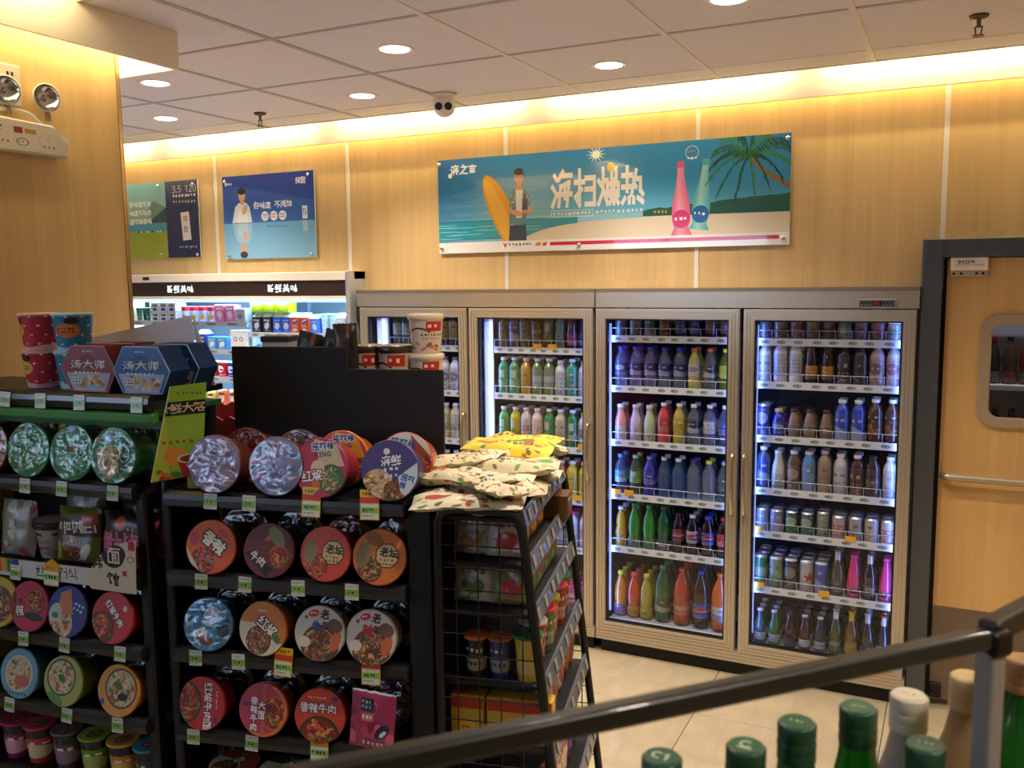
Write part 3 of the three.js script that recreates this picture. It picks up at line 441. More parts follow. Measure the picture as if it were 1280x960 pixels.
// profile, label band [y0, y1], cap [radius, y, height]
const KIND = {
  pet: { p: [[0, 0.004], [0.022, 0], [0.031, 0.004], [0.0325, 0.012], [0.0325, 0.05], [0.0305, 0.06], [0.0325, 0.07], [0.0325, 0.135], [0.029, 0.158], [0.02, 0.18], [0.013, 0.194], [0.0125, 0.205]], l: [0.07, 0.134, 0.0331], c: [0.0155, 0.2, 0.018] },
  tea: { p: [[0, 0.004], [0.025, 0], [0.032, 0.006], [0.033, 0.03], [0.0315, 0.04], [0.033, 0.05], [0.033, 0.155], [0.028, 0.172], [0.0175, 0.186], [0.015, 0.2]], l: [0.045, 0.15, 0.0336], c: [0.0185, 0.196, 0.018] },
  milk: { p: [[0, 0.003], [0.026, 0], [0.0325, 0.006], [0.0325, 0.145], [0.027, 0.165], [0.018, 0.178], [0.0165, 0.19]], l: [0.008, 0.143, 0.0331], c: [0.019, 0.186, 0.018] },
  milky: { p: [[0, 0.003], [0.024, 0], [0.031, 0.006], [0.0315, 0.1], [0.029, 0.122], [0.019, 0.155], [0.0165, 0.185]], l: [0.012, 0.085, 0.0322], c: [0.0185, 0.182, 0.017] },
  slim: { p: [[0, 0.004], [0.022, 0], [0.029, 0.006], [0.03, 0.1], [0.025, 0.12], [0.0285, 0.135], [0.022, 0.175], [0.0125, 0.2], [0.0125, 0.208]], l: [0.03, 0.095, 0.0306], c: [0.0155, 0.204, 0.018] },
  coffee: { p: [[0, 0.004], [0.022, 0], [0.0285, 0.006], [0.031, 0.05], [0.026, 0.095], [0.018, 0.12], [0.016, 0.135]], l: [0.03, 0.075, 0.031], c: [0.0185, 0.132, 0.014] },
  short: { p: [[0, 0.004], [0.024, 0], [0.031, 0.006], [0.0315, 0.085], [0.026, 0.108], [0.018, 0.118], [0.0165, 0.128]], l: [0.02, 0.082, 0.032], c: [0.0205, 0.125, 0.018] },
  big: { p: [[0, 0.006], [0.032, 0], [0.042, 0.008], [0.044, 0.03], [0.042, 0.08], [0.044, 0.13], [0.0445, 0.18], [0.038, 0.22], [0.024, 0.255], [0.0145, 0.275], [0.014, 0.29]], l: [0.06, 0.135, 0.0446], c: [0.0165, 0.286, 0.02] },
  mid: { p: [[0, 0.006], [0.026, 0], [0.034, 0.008], [0.035, 0.04], [0.032, 0.075], [0.0355, 0.12], [0.03, 0.17], [0.018, 0.205], [0.013, 0.22], [0.0125, 0.23]], l: [0.012, 0.065, 0.0358], c: [0.016, 0.226, 0.02] },
  beer: { p: [[0, 0.006], [0.024, 0], [0.0305, 0.006], [0.0305, 0.115], [0.026, 0.14], [0.015, 0.17], [0.0125, 0.215], [0.0135, 0.222], [0.0135, 0.228]], l: [0.03, 0.085, 0.031], c: [0.0155, 0.226, 0.008] },
  rio: { p: [[0, 0.006], [0.022, 0], [0.0285, 0.006], [0.0285, 0.09], [0.024, 0.115], [0.0135, 0.14], [0.0125, 0.17]], l: [0.022, 0.06, 0.029], c: [0.0155, 0.168, 0.012] },
  flask: { p: [[0, 0.003], [0.028, 0], [0.032, 0.006], [0.0315, 0.07], [0.025, 0.14], [0.016, 0.19], [0.0155, 0.205]], l: [0.012, 0.066, 0.0325], c: [0.0175, 0.203, 0.015] },
  jar: { p: [[0, 0.003], [0.028, 0], [0.034, 0.006], [0.034, 0.075], [0.03, 0.085], [0.03, 0.09]], l: [0.015, 0.068, 0.0345], c: [0.0335, 0.088, 0.016] },
};
const geoC = {};
function drinkGeo(kind, cell) {
  const key = kind + (cell ? cell.u + '/' + cell.v : ''); if (geoC[key]) return geoC[key];
  const K = KIND[kind], o = {};
  o.body = (geoC[kind + '#b'] ??= lathe(K.p, 20)); o.cap = (geoC[kind + '#c'] ??= lathe([[0, K.c[1] + K.c[2]], [K.c[0] * 0.9, K.c[1] + K.c[2]], [K.c[0], K.c[1] + K.c[2] * 0.9], [K.c[0], K.c[1]], [0, K.c[1]]], 18));
  if (cell) o.label = cellUV(cyl(K.l[2], K.l[2], K.l[1] - K.l[0], 24, true).rotateY(Math.PI).translate(0, (K.l[0] + K.l[1]) / 2, 0), cell);
  return (geoC[key] = o);
}
const bodyMat = (col) => col[0] === '~'
  ? mat(col.slice(1), 0.08, 0, { transmission: 0.92, thickness: 0, ior: 1.35 })
  : mat(mixc(col, '#000000', 0.3), 0.14, 0, { clearcoat: 0.9, clearcoatRoughness: 0.05 });
const capMat = (col) => mat(col, 0.35);
const labelMat = new THREE.MeshPhysicalMaterial({ color: 0xb4b4b8, map: labels.tex, roughness: 0.3, clearcoat: 0.5, clearcoatRoughness: 0.1 });
const protos = {};
// spec: kind body cap bg accent motif text
function drinkProto(spec) {
  if (protos[spec]) return protos[spec];
  const [kind, body, cap, bg, ac, mo, text] = spec.split(' ');
  const g = new THREE.Group(), add = (n, ge, m) => { const q = new THREE.Mesh(ge, m); q.name = n; q.castShadow = q.receiveShadow = true; g.add(q); };
  if (kind.startsWith('can')) {
    const [r, h] = { can: [0.032, 0.12], cant: [0.0325, 0.165], cans: [0.0285, 0.13] }[kind], c = labels.add((q, w, hh) => motif(q, w, hh, bg, ac, mo, text));
    const key = kind + '#g';
    geoC[key] ??= [merge([cyl(r * 0.86, r, h * 0.06, 22, true).translate(0, h * 0.97, 0), cyl(r, r * 0.9, h * 0.04, 22, true).translate(0, h * 0.02, 0)]), merge([lathe([[0, h - 0.004], [r * 0.75, h - 0.004], [r * 0.8, h + 0.001], [r * 0.87, h + 0.001], [r * 0.87, h - 0.002]], 22), rbox(0.02, 0.0015, 0.011, 0.0005, 0.003, h - 0.0025, 0, 1)])];
    add('can_body', cellUV(cyl(r, r, h * 0.9, 24, true).rotateY(Math.PI).translate(0, h * 0.49, 0), c), labelMat); add('can_shoulder', geoC[key][0], mat(SILVER, 0.3, 0.8)); add('can_top', geoC[key][1], mat(SILVER, 0.3, 0.8));
  } else {
    const c = bg && bg !== '-' ? labels.add((q, w, h) => motif(q, w, h, bg, ac, mo, text)) : null, ge = drinkGeo(kind, c);
    add('bottle_body', ge.body, bodyMat(body)); add(kind === 'beer' || kind === 'rio' ? 'crown_cap' : 'cap', ge.cap, capMat(cap));
    if (c) add('label_sleeve', ge.label, labelMat);
    if (kind === 'beer') add('neck_foil', (geoC['beer#n'] ??= lathe([[0.0145, 0.175], [0.0133, 0.215], [0.0142, 0.224]], 18)), mat(ac === '#d8b040' ? '#c9a23c' : '#c8ccd2', 0.35, 0.6));
  }
  return (protos[spec] = g);
}
const catOf = (k) => (k.startsWith('can') ? 'can' : k === 'jar' ? 'jar' : 'bottle');
const nameOf = (k) => (k.startsWith('can') ? 'drink_can' : k === 'beer' ? 'beer_bottle' : k === 'rio' ? 'glass_bottle' : k === 'jar' ? 'drink_jar' : 'drink_bottle');
function putDrink(spec, x, y, z, label, group) {
  const k = spec.split(' ')[0], o = drinkProto(spec).clone(); o.name = numbered(nameOf(k)); o.position.set(x, y, z); o.rotation.y = rr(-0.3, 0.3) ;
  tag(o, label, catOf(k), group); scene.add(o); return o;
}

// ---------------------------------------------------------------- coolers
const stripTex = (() => { const cv = document.createElement('canvas'); cv.width = 512; cv.height = 32; const g = cv.getContext('2d'); g.fillStyle = '#bcc5d2'; g.fillRect(0, 0, 512, 32); for (let i = 0; i < 8; i++) { const x = 22 + i * 62 + rr(-6, 6); oval(g, x + 12, 16, 17, 8, 0, '#7c9088'); dashes(g, x, 10, 24, 12, '#3c5a4c'); } const t = new THREE.CanvasTexture(cv); t.colorSpace = THREE.SRGBColorSpace; t.magFilter = THREE.LinearFilter; return new THREE.MeshStandardMaterial({ map: t, roughness: 0.4 }); })();
function frameGeo(x0, x1, y0, y1, w, wb, z0, z1) {
  const L = [span(x0, x0 + w, y0, y1, z0, z1), span(x1 - w, x1, y0, y1, z0, z1), span(x0 + w, x1 - w, y1 - w, y1, z0, z1), span(x0 + w, x1 - w, y0, y0 + wb, z0, z1)];
  for (let i = 0; i < 3; i++) { const a = w * (0.1 + 0.3 * i), b = a + w * 0.2, z = z1 + 0.004; // proud ridges run round the frame
    L.push(span(x0 + a, x0 + b, y0 + a, y1 - a, z1, z), span(x1 - b, x1 - a, y0 + a, y1 - a, z1, z), span(x0 + b, x1 - b, y1 - b, y1 - a, z1, z), span(x0 + b, x1 - b, y0 + wb * (0.1 + 0.3 * i), y0 + wb * (0.3 + 0.3 * i), z1, z)); }
  return merge(L);
}
function cooler(name, label, x0, x1, doors, display) {
  const xc = (x0 + x1) / 2, t = thing(name, label, 'drinks cooler', null, [xc, 0, 0]), L = (a) => a - xc;
  const a = L(x0), b = L(x1);
  mesh('cabinet', merge([span(a, a + 0.03, 0.09, 1.93, -0.78, -0.04), span(b - 0.03, b, 0.09, 1.93, -0.78, -0.04), span(a, b, 1.9, 1.93, -0.78, -0.04), span(a, b, 0.09, 0.14, -0.78, -0.04), span(a, b, 0.09, 1.93, -0.8, -0.78)]), M.darkIn, t);
  mesh('header', merge([span(a, b, 1.865, 1.945, -0.09, -0.002), ...[0, 1, 2, 3, 4, 5].map((i) => span(a, b, 1.87 + i * 0.0125, 1.877 + i * 0.0125, -0.004, 0.003))]), M.alu, t);
  mesh('header_cap', span(a, b, 1.945, 1.962, -0.12, 0.004), mat('#8e8270', 0.4, 0.6), t);
  mesh('bottom_rail', merge([span(a, b, 0.075, 0.135, -0.06, 0), ...[0, 1, 2].map((i) => span(a, b, 0.08 + i * 0.018, 0.09 + i * 0.018, 0, 0.004))]), M.alu, t);
  mesh('kick_plate', span(a + 0.02, b - 0.02, 0, 0.075, -0.7, -0.03), M.blackMatt, t);
  doors.forEach((d) => {
    const g = new THREE.Group(); g.name = 'door'; t.add(g);
    const [dx0, dx1] = [L(d.x[0]), L(d.x[1])];
    mesh('frame', frameGeo(dx0, dx1, 0.13, 1.86, 0.053, 0.05, -0.035, 0.002), M.alu, g);
    mesh('gasket', merge([span(dx0 + 0.05, dx0 + 0.062, 0.175, 1.81, -0.032, -0.006), span(dx1 - 0.062, dx1 - 0.05, 0.175, 1.81, -0.032, -0.006), span(dx0 + 0.05, dx1 - 0.05, 1.8, 1.812, -0.032, -0.006), span(dx0 + 0.05, dx1 - 0.05, 0.176, 0.188, -0.032, -0.006)]), M.black, g);
    mesh('glass_pane', span(dx0 + 0.055, dx1 - 0.055, 0.178, 1.808, -0.024, -0.02), M.glass, g);
    const hx = d.hinge === 'L' ? dx1 - 0.02 : dx0 + 0.02, hy = d.hy;
    mesh('handle', tubeP([[hx, hy + 0.15, 0.002], [hx, hy + 0.135, 0.03], [hx, hy, 0.042], [hx, hy - 0.135, 0.03], [hx, hy - 0.15, 0.002]], 0.009, 10, 28, 0.5), mat('#cbb99a', 0.2, 0.9), g);
    const ix0 = dx0 + d.in[0], ix1 = dx1 - d.in[1];
    d.ys.forEach((y, i) => {
      const s = mesh('shelf', span(ix0, ix1, y - 0.012, y - 0.002, -0.7, -0.088), M.greyIn, t);
      const n = d.n ?? 8, w = (ix1 - ix0) / n;
      if (i < d.ys.length - 1 || d.last) {
        mesh('price_strip', fitUV(box(ix1 - ix0, 0.036, 0.006, (ix0 + ix1) / 2, y - 0.004, -0.082)), stripTex, s);
        const wires = [rod([ix0, y + 0.052, -0.088], [ix1, y + 0.052, -0.088], 0.0016, 5)];
        for (let k = 0; k <= n; k++) wires.push(rod([ix0 + k * w, y + 0.01, -0.088], [ix0 + k * w, y + 0.052, -0.088], 0.0014, 5));
        mesh('wire_guard', merge(wires), mat('#c8ced6', 0.3, 0.6), s);
        for (const q of d.promo?.[i] ?? []) mesh('promo_tag', merge([box(0.05, 0.028, 0.002, ix0 + q * (ix1 - ix0), y + 0.02, -0.0772)]), mat('#dfa01c', 0.5), s);
      } else mesh('front_rail', box(ix1 - ix0, 0.03, 0.01, (ix0 + ix1) / 2, y - 0.012, -0.06), M.lightIn, s);
    });
    // upright light strips at both sides of the opening, shining inward and back
    for (const [sx, dir, k] of d.lights) {
      const lx = L(sx);
      mesh('light_strip', span(lx - 0.008, lx + 0.008, 0.22, 1.78, -0.07, -0.058), mat('#dfe8f4', 0.5, 0, { emissive: COOL, emissiveIntensity: 0.75 * k }), t);
      rectLight(sx + dir * 0.012, 1.0, -0.072, 0.016, 1.56, [dir * 0.75, 0, -0.66], COOL, LV.cooler * k);
    }
    if (d.panel) mesh('side_panel', span(L(d.panel[0]), L(d.panel[1]), 0.15, 1.85, -0.1, -0.085), mat('#dfe6f0', 0.4), t);
  });
  if (display) {
    const c = prints.add((g, w, h) => { g.fillStyle = '#4c5664'; g.fillRect(0, 0, w, h); for (let i = 0; i < 3; i++) { g.fillStyle = '#2c3642'; g.fillRect(24 + i * 52, 30, 40, 40); g.fillRect(330 + i * 52, 30, 40, 40); disc(g, 44 + i * 52, 88, 8, '#8fa0b4'); } g.fillStyle = '#1a1014'; g.fillRect(192, 20, 128, 84); g.fillStyle = '#d8303c'; g.font = 'bold 74px monospace'; g.fillText('05', 206, 88); }, 2, 1);
    const p = mesh('control_panel', rbox(0.17, 0.042, 0.012, 0.005, L(-0.33), 1.888, 0.005), mat('#a79a86', 0.4, 0.4), t);
    mesh('display', cellUV(new THREE.PlaneGeometry(0.152, 0.03).translate(L(-0.33), 1.888, 0.0115), { ...c, v: c.v + c.t * 0.5, t: c.t * 0.5 }), prints.mat('gloss'), p);
  }
  return t;
}
const doorA1 = { x: [-3.19, -2.464], in: [0.15, 0.06], ys: [1.628, 1.367, 1.085, 0.8, 0.525, 0.19], hinge: 'L', hy: 1.115, lights: [[-3.1, 1, 1.2], [-2.49, -1, 0.5]], panel: [-3.13, -3.05] };
const doorA2 = { x: [-2.449, -1.709], in: [0.115, 0.065], ys: [1.628, 1.367, 1.085, 0.8, 0.525, 0.19], hinge: 'L', hy: 1.1, lights: [[-2.372, 1, 1.2], [-1.765, -1, 0.6]], panel: [-2.4, -2.345], last: true, promo: [[0.48, 0.64], [], [0.95], [0.9]] };
const doorB1 = { x: [-1.691, -0.947], in: [0.055, 0.055], ys: [1.703, 1.438, 1.148, 0.858, 0.565, 0.18], hinge: 'L', hy: 0.995, lights: [[-1.638, 1, 1.0], [-0.99, -1, 0.7]], promo: [[], [], [], [0.05, 0.16]] };
const doorB2 = { x: [-0.928, -0.165], in: [0.045, 0.055], ys: [1.702, 1.49, 1.222, 0.958, 0.738, 0.45, 0.15], hinge: 'R', hy: 0.997, n: 9, lights: [[-0.875, 1, 0.9], [-0.215, -1, 0.9]], promo: [[], [], [], [], [0.03, 0.7], [0.06, 0.53]] };
cooler('glass_door_cooler', 'two door glass drinks cooler next to the open chiller, behind the noodle racks', -3.21, -1.7, [doorA1, doorA2]);
cooler('glass_door_cooler', 'two door glass drinks cooler beside the steel door frame with a control panel', -1.692, -0.155, [doorB1, doorB2], true);

const CL = '~#e8f2ff';
// one entry per shelf: drinks from the left as «count|spec|short description»
const stock = [
  [doorA1, 'first cooler door', [
    ['3|pet ~#dff #cfe #9fd0d8 #eef8f8 band|clear teal water bottle', '2|slim #5a3a34 #3a2a24 #7a4038 #e8d8b0 band|dark brown bottle', '3|tea #2a3050 #e8c83a #d8b030 #3a3a3a text|yellow labelled dark bottle'],
    ['3|milk #dfe6ee #e8eef4 #c8d4e0 #38507a text|white labelled bottle', '5|milk #e4e4ee #6c7686 #e4e8f0 #2c3450 ring|white bottle with navy ring'],
    ['4|tea #7fb59a #e8eef4 #5fa890 #e6efe2 leaf|sea green tea bottle', '4|tea #c8c49a #e8eef4 #c9c69c #5c7a3a leaf|cream tea bottle'],
    ['4|pet #4a6a9a #e8eef4 #38588c #e8e8f0 wave|blue bottle', '4|pet #8a5a80 #e8eef4 #8c4c78 #f0e0ea ring|plum bottle'],
    ['8|milk #b8c4d8 #e8eef4 #9fb4d0 #e8eef8 wave|pale blue bottle'], ['8|mid #9a4038 #c83a30 #b83a30 #f0d8b0 band|red bottle']]],
  [doorA2, 'second cooler door', [
    ['1|tea #5a4a2a #c8a83a #8a7436 #d8c878 text|brown and yellow bottle', '1|tea #2c3a6a #3a4a90 #28408c #d8e0f0 wave|dark blue bottle', '1|tea #3a4034 #50503c #4c5444 #c8b890 text|olive grey bottle', '1|tea #3c2c24 #9c7430 #4c3428 #b88c4c band|dark brown gold bottle', '1|tea #2c3a2a #3a4c34 #33502f #90a878 leaf|dark green bottle', '1|slim #8a9a94 #c8d0d4 #a0b0ac #384c48 text|grey green bottle', '1|slim #5c2034 #801f4a #a02458 #e890b4 wave|purple red bottle', '1|slim #2a3860 #2c3c80 #30489c #8098d8 wave|navy bottle'],
    ['2|tea #3d9a5c #eef2f4 #4fae6e #e8f2e2 leaf|green tea bottle white cap', '1|tea #b8922c #eef2f4 #d0a838 #6a3a18 text|lemon tea bottle amber', '2|tea #5c8a50 #eef2f4 #7a9a8c #dfe8e4 band|green tea bottle pale label', '1|milk #dfe6ee #eef2f4 #d4dce4 #5a6a80 grid|silver white bottle', '1|tea #2f9c82 #eef2f4 #38a88c #e05a80 blob|green bottle with pink print', '1|milk #e2e8ee #aab4c0 #dfe6ee #6c88b8 text|white narrow bottle'],
    ['1|tea #5fb05c #eef2f4 #68b860 #eef6e4 leaf|fresh green juice bottle', '1|tea #c6c428 #eef2f4 #cfcc34 #3f6a2c leaf|yellow juice bottle', '1|tea #d8d2d0 #eef2f4 #e2dcda #9c3038 band|white bottle with red band', '1|tea #e0d0c8 #eef2f4 #e4d4cc #cc5a34 blob|white bottle orange print', '1|tea #2e8c58 #eef2f4 #349868 #d8c070 leaf|emerald green bottle', '1|tea #c8c09a #eef2f4 #d0c8a4 #6c6a44 text|cream coloured bottle', '1|tea #2a7a3c #eef2f4 #2f8a44 #e6f0e2 leaf|deep green bottle', '1|milk #e6e6e8 #b8c838 #e8e8ea #202428 ring|white bottle black oval'],
    ['3|tea #b4b830 #eef2f4 #c4c43c #4a6a28 leaf|lime yellow bottle', '2|tea #c89c30 #eef2f4 #d4b03c #8c3a20 text|golden yellow bottle', '1|tea #b02c3c #eef2f4 #c03a48 #f0d0c0 blob|red bottle white cap', '2|tea #d0bc2c #eef2f4 #dcc83c #a8482c text|bright yellow bottle'],
    ['4|milk #d4dcea #3a56c0 #d8e0f0 #4860b0 text|white bottle blue cap', '2|milk #6c7cc8 #3848b8 #5468c4 #e8ecf8 band|blue banded bottle', '1|milk #dfe4ea #d83c78 #e4e8ec #68a850 leaf|white bottle pink cap', '1|milk #e0e6ee #d83c78 #dfe6ee #d05c90 ring|white bottle pink ring'],
    ['5|short #6c2c34 #b83448 #a03044 #f0c0c8 blob|dark red bottle', '3|short #b83c78 #d8548c #d04c88 #f8d8e8 ring|magenta pink bottle']]],
  [doorB1, 'third cooler door', [
    ['1|cant - - #9aa0ac #3c4450 band|grey can', '1|cant - - #b8b0a8 #6a4038 text|pale brown can', '1|can - - #5c9890 #d8e8e0 wave|teal can', '1|can - - #7c3028 #c88c50 band|brown red can', '1|slim #3c3470 #40388c #4c4490 #b0a8e0 band|violet bottle', '1|slim #283c98 #3048b0 #2c44a8 #a0b4f0 wave|blue bottle', '1|slim #4a2028 #5c1c24 #6c242c #c89090 band|dark red bottle', '1|slim #501c28 #3a48a8 #782838 #c0b0e0 band|maroon bottle'],
    ['1|pet ~#dfe8ff #2c3cc8 #28389c #e8ecf8 ring|blue capped water bottle', '4|pet ~#dfe8ff #2434b4 #24307c #c8d0e8 wave|blue capped water bottle', '1|pet #b0a848 #d8743c #d8d4c0 #48503c ring|orange capped yellow bottle', '1|pet ~#e8e4dc #c86838 #38404c #e8e8e0 wave|orange capped clear bottle', '1|pet ~#d8e86c #d8d83c #a8c83c #f0f0c0 blob|yellow capped lime bottle'],
    ['1|milky #e09a84 #eef2f4 #e8e0dc #b06a58 text|peach milk bottle white cap', '1|milky #c8bcd8 #eef2f4 #dcd8e4 #7c6c98 text|lilac milk bottle white cap', '1|milky #b8d0a8 #eef2f4 #d4e0c8 #4c7848 leaf|pale green milk bottle', '1|pet #c0484c #eef2f4 #c8484c #f0e0d8 text|red drink bottle white cap', '1|pet #a8a438 #eef2f4 #d0b83c #486a30 blob|yellow drink bottle white cap', '1|pet ~#dfe8f0 #eef2f4 #283040 #e8ecf0 wave|clear bottle black label', '1|pet ~#dce6f8 #eef2f4 #dfe4ec #20284c text|clear bottle white label', '1|pet ~#bcd0f8 #eef2f4 #3460b8 #eef2f8 text|sports bottle blue label'],
    ['1|pet ~#a8d0f0 #5c90e8 #48a8d0 #e8f4f8 wave|sky blue capped bottle', '1|pet ~#b0e0a8 #a0d890 #58b048 #f0f8e8 leaf|green capped lime bottle', '1|pet #2838a0 #6c84e8 #2838a8 #f0f4ff text|royal blue bottle', '2|pet ~#a8d0f4 #dfe8f4 - - -|plain blue water bottle', '1|pet ~#dfe8f4 #5c38a0 - - -|purple capped clear bottle', '1|pet ~#e4ecf4 #d8d438 - - -|yellow capped clear bottle', '1|pet ~#b8d8c8 #a8b4bc #38584c #d8e4dc blob|clear bottle green label'],
    ['1|slim #c0a02c #dfe8f4 #d8b838 #3c5cb0 blob|yellow soda bottle', '2|mid #2c8a34 #2c8a34 #38983c #2c50a0 band|green soda bottle', '1|mid #1c5c34 #246c3c #20345c #d0e0d8 band|green bottle blue label', '1|pet #1c1210 #4c1c1c #681c20 #c8a8a0 cola|dark cola bottle red label', '1|pet #1c1210 #dfe4ea #b8bcc8 #c8202c cola|cola bottle silver label', '1|pet #1c1210 #3044c0 #2440b8 #e8e8f0 cola|cola bottle blue label', '1|pet #1c1210 #c02028 #c8202c #f0f0f0 text|cola bottle bright red label'],
    ['1|mid #c8842c #d8cc3c #9078a8 #e8d8f0 blob|orange juice soda bottle', '1|mid #c04c24 #d85038 #d0b040 #b0402c band|red orange soda bottle', '1|mid #a8a034 #d0c838 #c8c43c #4c6428 blob|yellow lemon soda bottle', '1|big #245c34 #48a048 #1c4c2c #d8e8d8 wave|large green soda bottle', '1|big #a83c20 #c84428 #c8442c #f0e4c8 band|large orange red bottle', '1|big #1c1412 #2c48c8 #2440b8 #e8e8f0 cola|large cola bottle blue label', '1|big #c05c24 #d86c30 #e0d8d0 #2c58a8 wave|large orange soda bottle']], [8, 8, 8, 8, 8, 7]],
  [doorB2, 'fourth cooler door', [
    ['1|cant - - #8c92a0 #3c4450 text|grey can', '1|cant - - #7c5048 #d8c8b8 band|brown can', '1|cant - - #b8a8ac #a02c38 band|pale red banded can', '1|cant - - #c8a838 #282420 wave|yellow black can', '1|cant - - #54242c #c8a0a0 ring|maroon can', '1|jar #5c9468 #486c50 #6ca078 #e0ecd8 leaf|green jar', '1|cant - - #b0a8c8 #584878 wave|lilac can', '1|cant - - #b03c48 #f0c8c8 band|rose red can', '1|jar #dfe8e0 #e8eef0 #e4ece4 #30844c ring|white jar green print'],
    ['1|milk #e8e8ee #e8ecf4 #e8eaf0 #7c90c0 text|white milk bottle', '2|tea #e4e8f2 #e0e6f2 #e2e8f4 #5878c8 grid|white bottle blue diamonds', '2|slim #2c1c18 #dcd8d4 #e0a030 #3c241c wave|dark coffee bottle orange label', '1|milk #241c1c #c8ccd4 #1c1a1e #dcdce0 text|black bottle white letters', '1|milk #3a302e #3c3c44 #302a2c #98948c text|black coffee bottle', '1|milk #c8a8a8 #c8ccd4 #ccb0ac #4c3840 ring|dusty pink bottle', '1|milk #d8d4dc #c8ccd4 #dcd8e0 #b02848 ring|white bottle red ring'],
    ['1|cant - - #2438a8 #e8ecf4 ring|blue can white ring', '1|short #2438b0 #c8b890 #2c44b8 #dce4f4 ring|short blue bottle gold cap', '3|coffee #8c7460 #4c3830 #a89880 #2c4034 ring|small glass coffee bottle', '2|milk #2c48c8 #eef2f8 #3858d0 #e4ecf4 wave|blue milk bottle white cap', '2|tea #4c3020 #eef2f8 #5c3424 #e0a85c blob|fruit tea bottle'],
    ['1|tea #48588c #eef2f8 #2c58c0 #e8ecf8 wave|blue striped bottle', '1|milky #dce8d8 #eef2f8 #e0ecd8 #4c9048 leaf|white green bottle', '1|milk #6c5844 #eef2f8 #6c5440 #d8ccb8 ring|brown ringed bottle', '1|milk #5c98d8 #eef2f8 #68a4dc #e8dcc8 blob|sky blue bottle', '1|tea #a8947c #c8ccd4 #b09c84 #5c4c3c text|beige milk tea bottle', '1|milk #d8d8dc #eef2f8 #dcdce0 #403c44 text|white bottle dark letters', '1|milk #4c3028 #eef2f8 #543428 #d8c8b0 text|chocolate brown bottle', '1|milk #3a2a24 #3c2c24 #402c24 #8c7c6c band|dark bottle set back', '1|milk #e4e8f0 #eef2f8 #e6eaf2 #a8b8d8 wave|plain white bottle'],
    ['2|can - - #98a8c8 #e8ecf4 wave|silver blue can', '2|can - - #14603c #d8e4d8 ring|dark green can', '1|cans - - #a8b4a8 #2c7c44 blob|silver can green print', '1|can - - #c8bcb8 #c03038 band|white can red band', '1|can - - #b8b4b0 #504c50 text|silver can', '1|can - - #dcd4c8 #403c38 text|cream can', '1|can - - #e4dcdc #c8242c band|white can red ribbon'],
    ['1|cant - - #1c7c44 #d0e4d4 band|green beer can', '1|cant - - #98b89c #2c8440 wave|light green can', '1|cant - - #17171c #a8a498 ring|black can', '1|cant - - #c8ccd4 #c8242c star|silver can red star', '1|cant - - #3458b8 #c0d0f0 wave|blue can', '1|beer #4c443c #8c8880 #38342c #c8c4b8 text|dark beer bottle', '1|flask #d83c84 #d83c84 #dc3c88 #20141c rabbit|pink bottle black rabbit mark', '1|beer #241c18 #686460 #1c1814 #a8a49c ring|brown beer bottle', '1|flask #dc3c88 #d83c84 #e03c8c #20141c rabbit|pink bottle black rabbit mark'],
    ['1|rio #2c5c64 #c8ccd4 #e8ecf0 #222222 text|teal glass bottle', '1|rio #2c7c3c #c8ccd4 #e8ecf0 #222222 text|green glass bottle', '1|rio #38202c #4c3c44 #3c2430 #a898a0 text|plum glass bottle', '1|rio #4c2428 #c8ccd4 #e8ecf0 #222222 text|dark red glass bottle', '1|rio #2c3448 #c0c8e0 #c8d0e0 #2c3c78 band|navy glass bottle', '1|beer #38501c #c8ccd4 #3c5820 #c8d0c0 ring|green beer bottle silver neck', '1|beer #6c4c20 #d8b040 #b89858 #d8b040 ring|amber beer bottle gold neck', '1|beer #242c20 #c8ccd4 #1c2818 #b8c0b8 text|dark beer bottle silver neck', '1|beer #1c1820 #c83c2c #e0e0e8 #c03c30 wave|dark beer bottle red cap']], [9, 9, 9, 9, 9, 9, 9]],
];
const WORDN = ['top', 'second', 'third', 'fourth', 'fifth', 'sixth', 'seventh'];
for (const [d, dn, shelves, counts] of stock) shelves.forEach((row, si) => {
  const items = row.flatMap((e) => { const [n, spec, desc] = e.split('|'); return Array.from({ length: +n }, () => [spec, desc]); });
  const x0 = d.x[0] + d.in[0], x1 = d.x[1] - d.in[1], n = Math.max(items.length, counts?.[si] ?? 8), w = (x1 - x0) / n, y = d.ys[si];
  let cx = x0, tot = 0; const ws = items.map(([s]) => (s.startsWith('big') ? 1.35 : s.startsWith('mid') ? 1.0 : 1)); ws.forEach((q) => (tot += q));
  items.forEach(([spec, desc], i) => {
    const wi = ((x1 - x0) * ws[i]) / tot, x = cx + wi / 2 + rr(-0.002, 0.002); cx += wi;
    const shelf = WORDN[si] + (si === 0 ? '' : '') + ' shelf';
    putDrink(spec, x, y, -0.132 + rr(-0.004, 0.004), `${desc} in front, ${ORD[i]} along the ${shelf}, ${dn}`, 'front row of the ' + shelf + ' of the ' + dn);
    if (d === doorA1 && si > 2) return;
    const rows = y > 1.5 ? 0 : y > 0.7 ? 1 : 2, dz = spec.startsWith('big') ? 0.095 : 0.075;
    for (let r = 1; r <= rows; r++) { if (d === doorA1 || (d === doorA2 && si > 3 && i < 5)) break; if (spec.includes('#3a2a24 #3c2c24')) break; putDrink(spec, x + rr(-0.002, 0.002), y, -0.132 - r * dz, `${desc} ${r === 1 ? 'just behind' : 'rearmost'}, ${ORD[i]} along the ${shelf}, ${dn}`, 'back rows of the ' + dn); }
  });
});
